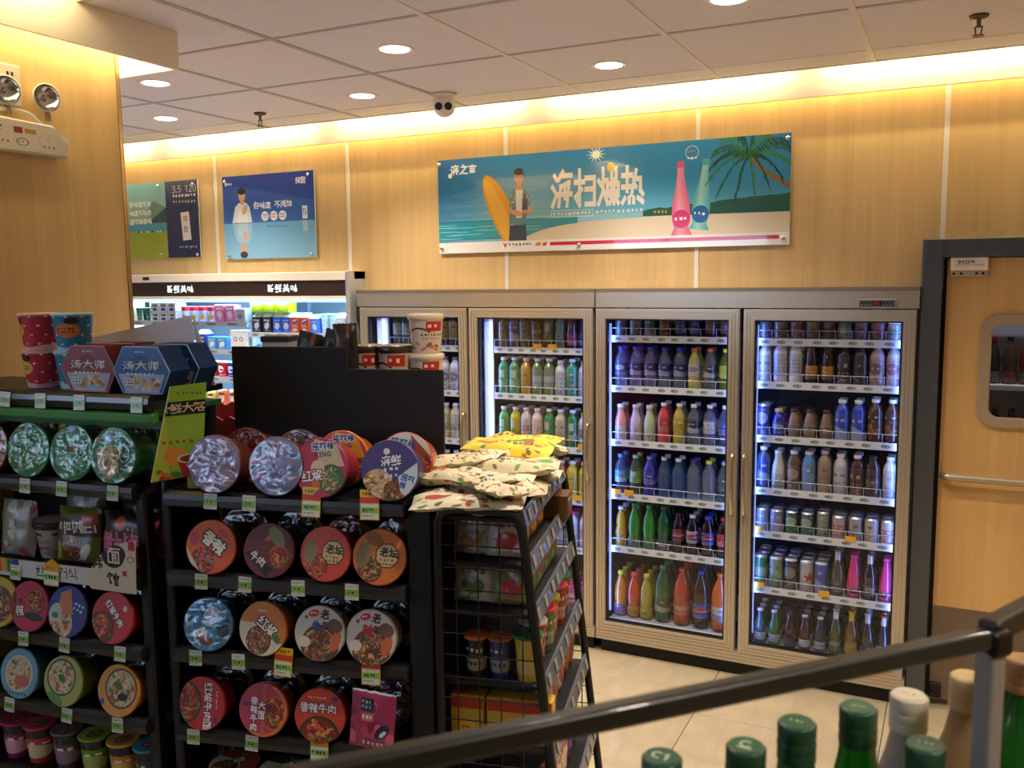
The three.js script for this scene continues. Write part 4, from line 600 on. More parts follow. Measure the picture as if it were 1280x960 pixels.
// bottles on the rack behind the door window
[['#6a1c20', '#c83a34'], ['#2c2420', '#b82c2c'], ['#5c4430', '#2c2420'], ['#8c2c24', '#d0402c'], ['#3c3028', '#c8b088'], ['#74402c', '#c03030']].forEach(([b, cp], k) => { for (let i = 0; i < 2; i++) putDrink(`${i ? 'slim' : 'mid'} ${b} ${cp} ${k % 2 ? '#8c7c6c' : '#a8442c'} #d8c8b0 text`, 0.1 + k * 0.076 + i * 0.02, i ? 1.0955 : 1.4455, -0.93, `bottle with ${['scarlet', 'dark red', 'black', 'bright red', 'cream', 'red'][k]} cap, ${i ? 'lower' : 'upper'} shelf behind the door window, ${ORD[k]} along`, 'bottles behind the door window'); });

// ---------------------------------------------------------------- open chiller
{
  const x0 = -5.66, x1 = -3.245, xc = (x0 + x1) / 2, a = x0 - xc, b = x1 - xc, L = (q) => q - xc;
  const t = thing('open_chiller', 'brightly lit open chiller with glowing characters on its dark brown header', 'chiller', null, [xc, 0, 0]);
  mesh('cabinet', merge([span(a, a + 0.04, 0, 2.075, -0.8, 0), span(a, b, 0, 0.36, -0.8, 0), span(a, b, 0.36, 2.075, -0.82, -0.72), span(a, b, 2.03, 2.075, -0.8, -0.03)]), mat('#cfd6da', 0.5), t);
  mesh('end_panel', merge([span(b - 0.03, b, 0, 2.075, -0.8, 0.0), rbox(0.03, 2.08, 0.03, 0.008, b - 0.015, 1.04, 0.01)]), mat('#b4bac0', 0.3, 0.4), t);
  mesh('canopy', merge([span(a, b - 0.03, 1.915, 1.93, -0.4, 0.004), span(a, b - 0.03, 1.915, 2.075, -0.06, -0.02)]), mat('#dfe6ea', 0.4), t);
  mesh('top_trim', rbox(b - a - 0.035, 0.052, 0.03, 0.005, -0.016, 2.049, 0.002), M.cream, t);
  const hp = mesh('header_panel', span(a, b - 0.032, 1.93, 2.022, -0.02, 0.006), mat('#33211c', 0.45), t);
  mesh('trim_light', span(a, b - 0.032, 1.911, 1.93, -0.01, 0.008), M.cream, t);
  // header characters, each a raised glowing stroke set
  const ink = new THREE.MeshStandardMaterial({ color: C('#dff4f8'), emissive: new THREE.Color(0.75, 0.95, 1), emissiveIntensity: 0.95 });
  for (const cx of [-4.75, -3.885]) [...'新鲜美味'].forEach((ch, i) => {
    const s = 0.052, x = L(cx) + i * 0.0615, bits = [];
    for (const w of G[ch].split(' ')) for (let k = 0; k + 3 < w.length; k += 2) bits.push(rod([x + (+w[k] + 0.5) * s / 10, 2.004 - (+w[k + 1] + 0.5) * s / 10, 0.007], [x + (+w[k + 2] + 0.5) * s / 10, 2.004 - (+w[k + 3] + 0.5) * s / 10, 0.007], 0.0026, 5));
    mesh('glowing_character', merge(bits), ink, hp);
  });
  mesh('thermometer', rbox(0.06, 0.02, 0.006, 0.003, L(-4.93), 2.05, 0.018), M.black, t);
  const shelf = (xa, xb, y, d) => {
    const s = mesh('shelf', span(L(xa), L(xb), y - 0.018, y - 0.002, -0.7, -d), mat('#c6d0e2', 0.4), t);
    mesh('price_strip', fitUV(box(xb - xa, 0.034, 0.006, L((xa + xb) / 2), y - 0.014, -d + 0.004)), stripTex, s);
    mesh('light_strip', span(L(xa + 0.03), L(xb - 0.03), y - 0.03, y - 0.018, -d - 0.035, -d - 0.015), glow(CHILL, 3), s);
    rectLight((xa + xb) / 2, y - 0.032, -d - 0.03, xb - xa - 0.06, 0.02, [0, -1, -0.55], CHILL, LV.chiller);
  };
  for (const y of [1.757, 1.572, 1.387, 1.185, 0.95, 0.65]) shelf(-5.6, -4.16, y, 0.1);
  for (const y of [1.692, 1.49, 1.3, 1.08, 0.85, 0.6]) shelf(-4.145, -3.29, y, 0.1);
  mesh('divider', span(L(-4.156), L(-4.149), 0.4, 1.91, -0.7, -0.13), mat('#b8c6d6', 0.4), t);
  mesh('light_tube', cyl(0.012, 0.012, 2.3, 12).rotateZ(Math.PI / 2).translate(0, 1.9, -0.12), glow(CHILL, 1.6), t);
  rectLight(xc, 1.885, -0.12, 2.3, 0.024, [0, -1, -0.7], CHILL, LV.chiller * 1.5);
}
const goods = new Atlas(2048, 128);
function front(bg, ac, kind, wide) {
  return goods.add((g, w0, h) => {
    const w = 128; g.fillStyle = bg; g.fillRect(0, 0, w0, h); if (wide) g.translate(64, 0);
    g.fillStyle = bg; g.fillRect(0, 0, w, h);
    if (kind === 'dots') { disc(g, 40, 56, 16, ac); disc(g, 88, 56, 16, ac); disc(g, 40, 56, 9, bg); disc(g, 88, 56, 9, bg); }
    else if (kind === 'top') { g.fillStyle = ac; g.fillRect(0, 0, w, 36); oval(g, 64, 92, 34, 22, 0, '#e8b830'); dashes(g, 44, 86, 40, 14, '#8c3020'); }
    else if (kind === 'black') { g.fillStyle = '#1c1a1e'; g.fillRect(26, 22, 76, 34); dashes(g, 32, 28, 64, 22, '#eee'); oval(g, 64, 96, 40, 22, 0, ac); }
    else if (kind === 'ring') { disc(g, 64, 62, 30, '#f2f2f2'); disc(g, 64, 62, 20, ac); g.fillStyle = bg; g.fillRect(64, 60, 26, 18); dashes(g, 20, 108, 88, 12, '#fff'); }
    else if (kind === 'swoosh') { oval(g, 64, 30, 40, 13, -0.25, '#2c50c8'); oval(g, 64, 26, 40, 6, -0.25, '#fff'); dashes(g, 26, 60, 76, 24, '#fff', 2); oval(g, 64, 104, 34, 14, 0, ac); }
    else if (kind === 'jar') { g.fillStyle = mixc(bg, '#d8c8a8', 0.35); g.fillRect(-64, 66, 256, 40); dashes(g, 30, 30, 68, 22, '#c8c0b0'); dashes(g, 30, 74, 68, 20, bg); }
    else if (kind === 'face') { disc(g, 64, 62, 34, '#f0c8a0'); g.fillStyle = '#7a3c1c'; g.fillRect(32, 26, 64, 20); disc(g, 52, 62, 4, '#222'); disc(g, 76, 62, 4, '#222'); dashes(g, 20, 104, 88, 16, '#fff'); }
    else { oval(g, 64, 74, 40, 28, rr(-0.4, 0.4), ac); dashes(g, 22, 16, 84, 26, rnd() < 0.5 ? '#fff' : ac); dashes(g, 30, 108, 68, 12, ac); for (let i = 0; i < 9; i++) { g.globalAlpha = 0.5; oval(g, rr(20, 108), rr(40, 108), rr(4, 12), rr(3, 8), rr(0, 3), mixc(ac, i % 2 ? '#ffffff' : '#402010', 0.4)); } g.globalAlpha = 1; }
  }, wide ? 2 : 1);
}
const packC = {};
function packProto(shape, w, h, d, bg, ac, kind) {
  const key = [shape, w, h, d, bg, ac, kind].join(); if (packC[key]) return packC[key];
  const c = front(bg, ac, kind, shape === 'cup'), g = new THREE.Group(), add = (n, ge, m) => { const q = new THREE.Mesh(ge, m); q.name = n; q.castShadow = q.receiveShadow = true; g.add(q); }, side = mat(bg, 0.4);
  if (shape === 'box') { add('carton', rbox(w, h, d, 0.004, 0, h / 2, 0), side); add('print', cellUV(new THREE.PlaneGeometry(w * 0.94, h * 0.94).translate(0, h / 2, d / 2 + 0.0008), c), goods.mat('gloss')); }
  else if (shape === 'gable') {
    add('carton', rbox(w, h * 0.78, d, 0.003, 0, h * 0.39, 0), side); add('print', cellUV(new THREE.PlaneGeometry(w * 0.95, h * 0.74).translate(0, h * 0.39, d / 2 + 0.0008), c), goods.mat('gloss'));
    add('gable_top', merge([slab([[-d / 2, 0], [d / 2, 0], [0.004, h * 0.17], [0.004, h * 0.22], [-0.004, h * 0.22], [-0.004, h * 0.17]], w).translate(0, 0, w / 2).rotateY(Math.PI / 2).translate(0, h * 0.775, 0)]), mat('#e4e8ee', 0.4));
  } else if (shape === 'cup') { add('cup_body', cellUV(cyl(w / 2, w * 0.4, h, 24, false).rotateY(Math.PI).translate(0, h / 2, 0), c), goods.mat('gloss')); add('lid', lathe([[0, h + 0.003], [w * 0.5, h + 0.003], [w * 0.53, h], [w * 0.53, h - 0.006], [w * 0.5, h - 0.006]], 24), mat(ac, 0.35)); }
  else if (shape === 'bag') { add('pouch', cellUV(bagGeo(w, h, d, 5), c), goods.mat('bag')); }
  return (packC[key] = g);
}
// a sealed pillow bag standing on its lower seam, front print towards +z
function bagGeo(w, h, t, sd, nx = 14, ny = 18, wr = 0.16) {
  const n = noise2(sd), P = [], U = [], I = [];
  for (let s = 0; s < 2; s++) for (let j = 0; j <= ny; j++) for (let i = 0; i <= nx; i++) {
    const u = i / nx, v = j / ny, a = 1 - Math.pow(Math.abs(u * 2 - 1), 3), b = 1 - Math.pow(Math.abs(v * 2 - 1), 5), e = Math.min(1, v * 14, (1 - v) * 14);
    let z = t * 0.5 * Math.pow(a, 0.6) * Math.pow(b, 0.7) * e * (1 + wr * 2 * (n(u * 5 + s * 9, v * 6) - 0.5)); const edge = i === 0 || i === nx || j === 0 || j === ny;
    z = edge ? 0 : z + 0.001; const zig = (j === 0 || j === ny) ? (i % 2) * 0.002 : 0, wv = (1 - e) * 0.002 * Math.sin(u * 20 + s);
    P.push((u - 0.5) * w * (1 - 0.05 * b * a), v * h + zig, (s ? -z : z) + (n(u * 3 + 7, v * 4) - 0.5) * t * wr + wv); U.push(s ? 1 - u : u, v);
  }
  const N = (nx + 1) * (ny + 1);
  for (let s = 0; s < 2; s++) for (let j = 0; j < ny; j++) for (let i = 0; i < nx; i++) { const q = s * N + j * (nx + 1) + i, r = q + nx + 1; s ? I.push(q, r, q + 1, q + 1, r, r + 1) : I.push(q, q + 1, r, q + 1, r + 1, r); }
  const g = new THREE.BufferGeometry(); g.setAttribute('position', new THREE.Float32BufferAttribute(P, 3)); g.setAttribute('uv', new THREE.Float32BufferAttribute(U, 2)); g.setIndex(I); g.computeVertexNormals(); return g;
}
{
  const put = (name, label, cat, group, x, y, z, args, ry = 0) => { const o = packProto(...args).clone(); o.name = numbered(name); o.position.set(x, y, z); o.rotation.y = ry; tag(o, label, cat, group); scene.add(o); };
  const row = (name, desc, cat, shelfWords, xs, y, z, args) => xs.forEach((x, i) => put(name, xs.length > 1 ? `${desc}, ${ORD[i]} in its row, ${shelfWords}` : `${desc}, ${shelfWords}`, cat, xs.length > 1 ? desc : null, x, y, z, args));
  const S1 = 'top chiller shelf', S2 = 'second chiller shelf', S3 = 'third chiller shelf', S4 = 'fourth chiller shelf';
  row('food_pot', 'dark green food pot', 'pot', S1, [-5.28, -5.19, -5.1], 1.757, -0.16, ['cup', 0.075, 0.09, 0, '#2c4034', '#3c5648', 'blob']);
  row('snack_pouch', 'yellow green pouch', 'pouch', S1, [-5.035], 1.757, -0.13, ['bag', 0.07, 0.13, 0.03, '#b4b82c', '#5c7a20', 'blob']);
  for (const [k, y] of [[0, 1.757], [1, 1.822]]) row('milk_box', `${k ? 'upper' : 'lower'} blue topped white milk box`, 'milk box', S1, [-4.995, -4.915, -4.835], y, -0.15, ['box', 0.074, 0.062, 0.1, '#dfe6f2', '#2c4cb0', 'black']);
  row('yogurt_cup', 'yogurt cup with red lid and yellow mark', 'yogurt', S1, [-4.745, -4.665, -4.585, -4.505], 1.757, -0.15, ['cup', 0.072, 0.1, 0, '#e0dcec', '#d83448', 'top']);
  row('snack_box', 'pink printed box', 'box', S1, [-4.415, -4.325], 1.757, -0.15, ['box', 0.082, 0.115, 0.07, '#e0749c', '#f4e0ea', 'blob']);
  row('milk_box', 'pale grey box', 'box', S1, [-4.225], 1.757, -0.15, ['box', 0.085, 0.09, 0.09, '#c8d0dc', '#8c98b0', 'blob']);
  row('milk_carton', 'black and white milk carton', 'carton', S1, [-4.105, -4.02], 1.692, -0.16, ['gable', 0.07, 0.13, 0.07, '#3a3c48', '#e8e8f0', 'blob']);
  row('milk_carton', 'blue milk carton', 'carton', S1, [-3.935, -3.86], 1.692, -0.16, ['gable', 0.07, 0.13, 0.07, '#3c64d0', '#e0e8f8', 'blob']);
  row('milk_carton', 'orange milk carton with blue oval', 'carton', S1, [-3.782, -3.706], 1.692, -0.15, ['gable', 0.072, 0.13, 0.07, '#e0643c', '#f4c8b0', 'swoosh']);
  row('milk_carton', 'small light blue carton', 'carton', S1, [-3.635], 1.692, -0.16, ['gable', 0.06, 0.12, 0.06, '#4c84e0', '#e8f0f8', 'blob']);
  row('drink_bottle', 'pale mint yogurt bottle', 'bottle', S1, [-3.57, -3.505], 1.692, -0.16, ['cup', 0.058, 0.12, 0, '#b8d8d8', '#dfeeee', 'blob']);
  row('milk_carton', 'carton with red and yellow fruit print', 'carton', S1, [-3.432], 1.692, -0.16, ['gable', 0.065, 0.13, 0.06, '#d8d0c8', '#d84430', 'blob']);
  row('milk_carton', 'tall blue carton at the chiller end panel', 'carton', S1, [-3.35], 1.692, -0.16, ['gable', 0.068, 0.155, 0.06, '#2c54c0', '#dce8f8', 'blob']);
  row('milk_box', 'lime green pack lying on the black and blue cartons', 'pack', 'top shelf', [-4.09, -3.985, -3.88], 1.8225, -0.16, ['box', 0.098, 0.064, 0.08, '#b4cc14', '#c8dc38', 'blob']);
  row('cheese_pack', 'flat white pack', 'pack', S2, [-4.98, -4.88, -4.78, -4.68], 1.572, -0.15, ['box', 0.09, 0.05, 0.09, '#e0e6ee', '#7c94b8', 'blob']);
  row('cheese_pack', 'navy wedge pack', 'pack', S2, [-4.585], 1.572, -0.15, ['gable', 0.08, 0.13, 0.08, '#3048a8', '#c8d4f0', 'blob']);
  row('cheese_pack', 'bright blue pack', 'pack', S2, [-4.49, -4.4], 1.572, -0.15, ['box', 0.082, 0.085, 0.08, '#4c9ce8', '#e8f4ff', 'blob']);
  row('milk_box', 'large white box with two grey circles', 'box', S2, [-4.255], 1.572, -0.17, ['box', 0.14, 0.13, 0.12, '#eceef4', '#8088a0', 'dots']);
  row('drink_bottle', 'white bottle with blue label', 'bottle', S2, [-4.1, -4.035], 1.49, -0.16, ['cup', 0.058, 0.12, 0, '#dfe4f0', '#4468d0', 'blob']);
  row('milk_box', 'white box with blue lower half', 'box', S2, [-3.95, -3.86, -3.77], 1.49, -0.16, ['box', 0.08, 0.1, 0.08, '#d8dcea', '#3c5cd0', 'blob']);
  row('milk_box', 'grey striped box', 'box', S2, [-3.65, -3.55, -3.45], 1.49, -0.16, ['box', 0.088, 0.11, 0.08, '#b8bcc8', '#5c6478', 'blob']);
  row('food_pot', 'white food pot with black label', 'pot', S3, [-4.78, -4.69, -4.61], 1.387, -0.16, ['cup', 0.078, 0.105, 0, '#e6e0da', '#eceef2', 'black']);
  row('yogurt_cup', 'red pot with white ring', 'pot', S3, [-4.53, -4.445], 1.387, -0.16, ['cup', 0.076, 0.1, 0, '#c82430', '#f0e8e8', 'ring']);
  row('yogurt_cup', 'blue pot with white ring', 'pot', S3, [-4.355, -4.265], 1.387, -0.16, ['cup', 0.08, 0.1, 0, '#24389c', '#e0e4f4', 'ring']);
  row('yogurt_cup', 'plain white pot', 'pot', S3, [-4.02, -3.92, -3.82, -3.72], 1.3, -0.16, ['cup', 0.076, 0.1, 0, '#e0e4ec', '#c8d0e0', 'blob']);
  row('snack_pack', 'yellow snack pack', 'pack', S4, [-4.82, -4.73, -4.64, -4.55], 1.185, -0.15, ['bag', 0.084, 0.1, 0.03, '#e0bc24', '#b06c20', 'face']);
  row('snack_pack', 'orange snack pack with a drawn face', 'pack', S4, [-4.45, -4.35, -4.25], 1.185, -0.15, ['bag', 0.09, 0.115, 0.03, '#dc5c24', '#c83018', 'face']);
}

// ---------------------------------------------------------------- noodle racks
const FM = { o: [-1.58, 0, 2.573], r: 13.5 * D2R }, FL = { o: [-2.263, 0, 2.724], r: 7 * D2R };
const toW = (F, x, y, z) => [F.o[0] + x * Math.cos(F.r) + z * Math.sin(F.r), y, F.o[2] - x * Math.sin(F.r) + z * Math.cos(F.r)];
const tagCell = prints.add((g, w, h) => { g.fillStyle = '#d0d2c6'; g.fillRect(0, 0, w, h); dashes(g, 20, 26, 200, 40, '#6c7468'); g.fillStyle = '#86b04e'; g.fillRect(0, 90, w, 110); dashes(g, 60, 106, 150, 74, '#27421c'); dashes(g, 16, 214, 200, 26, '#6c7468'); });
const promoCell = prints.add((g, w, h) => { g.fillStyle = '#dfb81e'; g.fillRect(0, 0, w, h); dashes(g, 40, 14, 180, 44, '#6a4a10'); g.fillStyle = '#d2452a'; g.fillRect(0, 64, w, 50); g.fillStyle = '#d8dccc'; g.fillRect(14, 122, w - 28, 124); g.fillStyle = '#8fba5c'; g.fillRect(14, 150, w - 28, 50); dashes(g, 40, 150, 170, 48, '#2c4a20'); dashes(g, 30, 210, 150, 26, '#6c7468'); });
const promoB = prints.add((g, w, h) => { g.fillStyle = '#d89a1e'; g.fillRect(0, 0, w, h); dashes(g, 60, 70, 140, 40, '#7a4a10'); g.fillStyle = '#d8dccc'; g.fillRect(14, 122, w - 28, 124); g.fillStyle = '#8fba5c'; g.fillRect(14, 150, w - 28, 50); dashes(g, 40, 150, 170, 48, '#2c4a20'); });
const houseShape = (w, h) => [[-w / 2, -h / 2], [w / 2, -h / 2], [w / 2, h * 0.25], [w * 0.58, h * 0.25], [0, h / 2], [-w * 0.58, h * 0.25], [-w / 2, h * 0.25]];
const tagGeo = [0, 1, 2].map((kind) => {
  const w = kind ? 0.052 : 0.038, h = kind ? 0.078 : 0.042;
  const face = kind === 2 ? fitUV(new THREE.ShapeGeometry(new THREE.Shape(houseShape(w, h).map((p) => new THREE.Vector2(...p))))) : new THREE.PlaneGeometry(w, h);
  const back = kind === 2 ? slab(houseShape(w, h), 0.0016) : box(w, h, 0.0016, 0, 0, -0.0008), c = kind === 2 ? promoB : kind ? promoCell : tagCell;
  return merge([cellUV(face.translate(0, 0, 0.0006), c), cellUV(back, { u: c.u + c.s * 0.02, v: c.v + c.t * 0.02, s: 0.0001, t: 0.0001 })]);
});
function addTag(shelf, x, y, z, kind = 0) {
  const q = mesh(kind ? 'promo_tag' : 'price_tag', tagGeo[kind], prints.mat('gloss'), shelf);
  q.position.set(x, y + (kind ? 0.012 : 0), z); q.rotation.set(-0.12, 0, rr(-0.05, 0.05));
}
const lipProfile = [[0, 0.012], [0.012, 0.014], [0.02, 0.006], [0.022, -0.008], [0.018, -0.026], [0.008, -0.032], [0, -0.03]]; // z, y
function rackShelf(t, x0, x1, y, depth, m, lipMat) {
  const s = mesh('shelf', span(x0, x1, y - 0.004, y + 0.014, -depth, 0), m, t);
  const lip = slab([...lipProfile].reverse().map(([z, q]) => [-z, q]).reverse(), x1 - x0).rotateY(Math.PI / 2).translate(x1, y, 0);
  mesh('front_lip', lip, lipMat || M.blackGloss, s); return s;
}
M.blackGloss = new THREE.MeshPhysicalMaterial({ color: C('#1a1816'), roughness: 0.3, clearcoat: 0.6, clearcoatRoughness: 0.12 });
const lids = new Atlas(2048, 256);
function lidCell(draw) { return lids.add((g, w) => { g.save(); g.scale(w / 200, w / 200); g.translate(100, 100); draw(g); g.restore(); }); }
const at = (g, rot, f) => { g.save(); g.rotate(rot); f(); g.restore(); };
const PAL = { red: ['#7a2212', '#c9502a', '#d8883c', '#3f6a24', '#a02818'], pale: ['#c8b088', '#b08850', '#e0cc98', '#4f7a34', '#b8482c'], brown: ['#5a3018', '#9a5c30', '#c89860', '#48682c', '#8c3420'], green: ['#3f5a2c', '#7a8c3c', '#c8b878', '#4c8434', '#b84030'] };
function foil(cols) { return (g) => { disc(g, 0, 0, 100, cols[0]); for (let i = 0; i < 46; i++) { const a = rr(0, 6.3), q = Math.sqrt(rnd()) * 88, x = Math.cos(a) * q, y = Math.sin(a) * q; poly(g, [0, 1, 2, 3].map((k) => [x + rr(-26, 26), y + rr(-20, 20)]), cols[1 + Math.floor(rnd() * (cols.length - 1))]); } }; }  // tone facets of crumpled film; pale ones are reflections put into the colour
// crinkled shrink film over a lid: creased disc facing +y
function filmLid(R, y, sd) {
  const n = noise2(sd), nr = 18, ns = 60, P = [0, 0, 0], U = [0.5, 0.5], I = [], f = (x, z) => { let s = 0; for (const [k, a] of [[26, 0.55], [58, 0.35], [120, 0.1]]) s += a * Math.abs(2 * n(x * k + 50, z * k + 80) - 1); return s; };
  for (let r = 1; r <= nr; r++) for (let s = 0; s < ns; s++) { const q = (r / nr) * R, t = (s / ns) * Math.PI * 2, x = q * Math.cos(t), z = q * Math.sin(t); P.push(x, Math.min(1, (nr - r) / 3) * 0.0105 * (f(x, z) - 0.18), z); U.push(0.5 + x / R / 2, 0.5 - z / R / 2); }
  for (let s = 0; s < ns; s++) { const a = 1 + s, b = 1 + ((s + 1) % ns); I.push(0, b, a); for (let r = 0; r < nr - 1; r++) { const o = r * ns; I.push(a + o, b + o, a + o + ns, b + o, b + o + ns, a + o + ns); } }
  const g = new THREE.BufferGeometry(); g.setAttribute('position', new THREE.Float32BufferAttribute(P, 3)); g.setAttribute('uv', new THREE.Float32BufferAttribute(U, 2)); g.setIndex(I); g.computeVertexNormals(); return g.translate(0, y, 0);
}
let filmN = 0;
const cups = {};
const cupGeo = {};
function cupProto(kind, sideCol, cell, film, rimCol) {
  const [R, rb, h] = { bowl: [0.0735, 0.056, 0.08], bucket: [0.0785, 0.06, 0.105], small: [0.066, 0.05, 0.075] }[kind], G2 = (cupGeo[kind] ??= { body: lathe([[0, 0.003], [rb - 0.006, 0.003], [rb - 0.004, 0], [rb, 0.001], [rb + 0.002, 0.006], [R - 0.0045, h - 0.01], [R - 0.003, h - 0.008]], 32), rim: lathe([[R - 0.003, h - 0.009], [R, h - 0.006], [R + 0.0008, h - 0.002], [R - 0.002, h + 0.0015], [R - 0.004, h + 0.0018]], 32), lid: new THREE.CircleGeometry(R - 0.002, 40).rotateX(-Math.PI / 2).translate(0, h + 0.0018, 0), R, rb, h });
  const o = new THREE.Group(), add = (n, ge, m) => { const q = new THREE.Mesh(ge, m); q.name = n; q.castShadow = q.receiveShadow = true; o.add(q); return q; };
  add('bowl', G2.body, mat(sideCol, 0.32, 0, { clearcoat: 0.3 })); add('rim', G2.rim, mat(rimCol || sideCol, 0.4)); add('lid', cellUV(film ? filmLid(R - 0.002, h + 0.0022, 300 + filmN++) : G2.lid, cell), lids.mat(film ? 'film' : 'lid'));
  o.userData.dim = G2; return o;
}
// a cup lying on its side on a shelf with its lid towards the shopper
function layCup(F, proto, x, yTop, z, label, group, name = 'noodle_cup', roll = 0, yaw = 0) {
  const o = proto.clone(), d = proto.userData.dim, tilt = Math.atan2(d.R - d.rb, d.h); delete o.userData.dim;
  o.name = numbered(name); o.rotation.order = 'YXZ';
  const yLid = d.R * Math.cos(tilt), y0 = yLid - d.h * Math.sin(tilt), p = toW(F, x - Math.sin(yaw) * d.h * 0.5, yTop + y0 + 0.0015, z - d.h * Math.cos(tilt));
  o.position.set(...p); o.rotation.y = F.r + yaw; o.rotation.x = Math.PI / 2 - tilt;
  o.children.forEach((c) => (c.rotation.y = roll)); tag(o, label, 'noodle cup', group); scene.add(o);
}
{
  const t = thing('noodle_rack', 'black metal rack of lying noodle cups with two black back panels', 'rack', null, FM.o, FM.r);
  mesh('back_panel', rbox(0.372, 1.72, 0.012, 0.002, -0.128, 0.962, -0.3, 1), M.blackMatt, t);
  mesh('back_panel', rbox(0.29, 1.656, 0.012, 0.002, 0.203, 0.93, -0.302, 1), M.blackMatt, t);
  mesh('post', rbox(0.03, 1.45, 0.045, 0.008, -0.372, 0.725, -0.03), M.black, t);
  mesh('post', rbox(0.03, 1.45, 0.04, 0.006, -0.335, 0.725, -0.29), M.black, t);
  mesh('post', rbox(0.066, 1.425, 0.06, 0.006, 0.366, 0.7125, -0.035), M.blackMatt, t);
  mesh('side_rail', tubeP([[-0.372, 1.42, -0.015], [-0.372, 1.468, -0.02], [-0.365, 1.485, -0.06], [-0.335, 1.51, -0.29]], 0.014, 10, 24, 0.4), M.black, t);
  mesh('base', span(-0.36, 0.36, 0, 0.1, -0.3, -0.01), M.blackMatt, t);
  mesh('back_sheet', span(-0.34, 0.345, 0.1, 1.4, -0.295, -0.29), M.blackMatt, t);
  const ys = [1.437, 1.212, 0.992, 0.76, 0.53, 0.3, 0.1], sh = ys.map((y) => rackShelf(t, -0.357, 0.333, y, 0.285, M.black));
  const tags = [[[-0.212, 0], [-0.098, 0], [0.083, 1], [0.245, 1]], [[-0.252, 0], [-0.121, 0], [0.034, 0], [0.187, 0]], [[-0.282, 0], [-0.152, 0], [-0.016, 1], [0.235, 1]], [[-0.302, 0], [-0.123, 0], [0.08, 2]]];
  tags.forEach((row, i) => row.forEach(([x, k]) => addTag(sh[i], x, ys[i] - 0.008, 0.0235 + (k ? 0.003 : 0), k)));

  const X = [(px) => (px - 356) * 0.00228, (px) => (px - 361) * 0.00231, (px) => (px - 367) * 0.00235, (px) => (px - 371.5) * 0.00238];
  const king = (a, b, c, str) => (g) => { disc(g, 0, 0, 100, a); poly(g, [[-30, -98], [60, -80], [90, -10], [0, 0]], b); at(g, -0.12, () => { say(g, '超爽桶', -26, -86, 26, '#1c3f7c', 3.6, '#dfe6ea'); g.fillStyle = '#1c3f7c'; g.font = 'bold 25px sans-serif'; g.fillText('KING', -18, -36); }); food(g, 42, 36, 50, c, '#2f6a34'); disc(g, -10, 0, 26, '#d8c49a'); at(g, -0.15, () => say(g, str, -72, 4, 36, '#f2f2f2', 5, '#7a1c28')); g.fillStyle = '#c8702c'; g.fillRect(-30, 44, 30, 36); };
  const octo = (base, str, pal) => (g) => { disc(g, 0, 0, 100, base); food(g, -34, 44, 52, pal, null); oval(g, -60, -6, 26, 46, 0.2, '#8c7a4c'); oval(g, -22, -66, 40, 24, 0.5, pal[1]); const o8 = (r) => [0, 1, 2, 3, 4, 5, 6, 7].map((i) => [30 + r * Math.cos(i * 0.785 + 0.4), -6 + r * Math.sin(i * 0.785 + 0.4)]); poly(g, o8(48), '#3a2a18'); poly(g, o8(43), '#c8b078'); at(g, 0.06, () => { say(g, str, 2, -36, 32, '#1c1410', 5); dashes(g, 4, 2, 60, 30, '#6a2c1c', 2); }); };
  const tongOrange = (str, base, pal) => (g) => { disc(g, 0, 0, 100, '#d8ccb0'); g.save(); g.beginPath(); g.arc(0, 0, 100, 0, 7); g.clip(); poly(g, [[-100, -20], [-20, -20], [100, 60], [100, -100], [-100, -100]], base); food(g, -14, 44, 60, pal, '#e0d8c0'); g.restore(); at(g, 0.6, () => { say(g, str, -34, -42, 42, '#f0ead8', 6, '#3a1c14'); }); dashes(g, -20, -72, 40, 14, '#f4e8d0'); oval(g, 60, 30, 24, 14, 0.8, '#3f7a34'); };
  const whiteBowl = (str, col) => (g) => { disc(g, 0, 0, 100, '#c9c4ba'); food(g, 4, 44, 76, PAL.brown, '#54331c'); oval(g, -60, 34, 26, 20, 0, '#d8cfb8'); oval(g, 66, 24, 20, 38, 0.3, '#c8642c'); oval(g, 62, -32, 30, 24, 0.4, '#6a4a34'); oval(g, -26, -72, 22, 13, -0.3, '#c22a30'); dashes(g, -40, -78, 28, 12, '#eee'); say(g, str[0], 2, -88, 34, '#3a1c14', 6); say(g, str[1], -34, -44, 42, col, 7); dashes(g, -62, -66, 14, 24, '#a02c30'); say(g, '面', 10, -42, 26, '#3a2420', 4); };
  const redMoon = (base, rot, str, pal, strip) => (g) => { g.save(); g.rotate(rot); disc(g, 0, 0, 100, base); g.save(); g.beginPath(); g.arc(0, 0, 100, 0, 7); g.clip(); if (strip) { disc(g, 0, 0, 100, strip); poly(g, [[-100, -100], [100, -100], [100, 4], [-100, 4]], base); } food(g, 0, 84, 84, pal, '#1f3a1c'); g.restore(); say(g, str, -80, -44, 34, '#f0e8e0', 5, '#5a1410'); dashes(g, -50, -70, 70, 12, '#f4d8c0'); oval(g, 58, -64, 12, 8, 0, '#28408c'); g.restore(); };
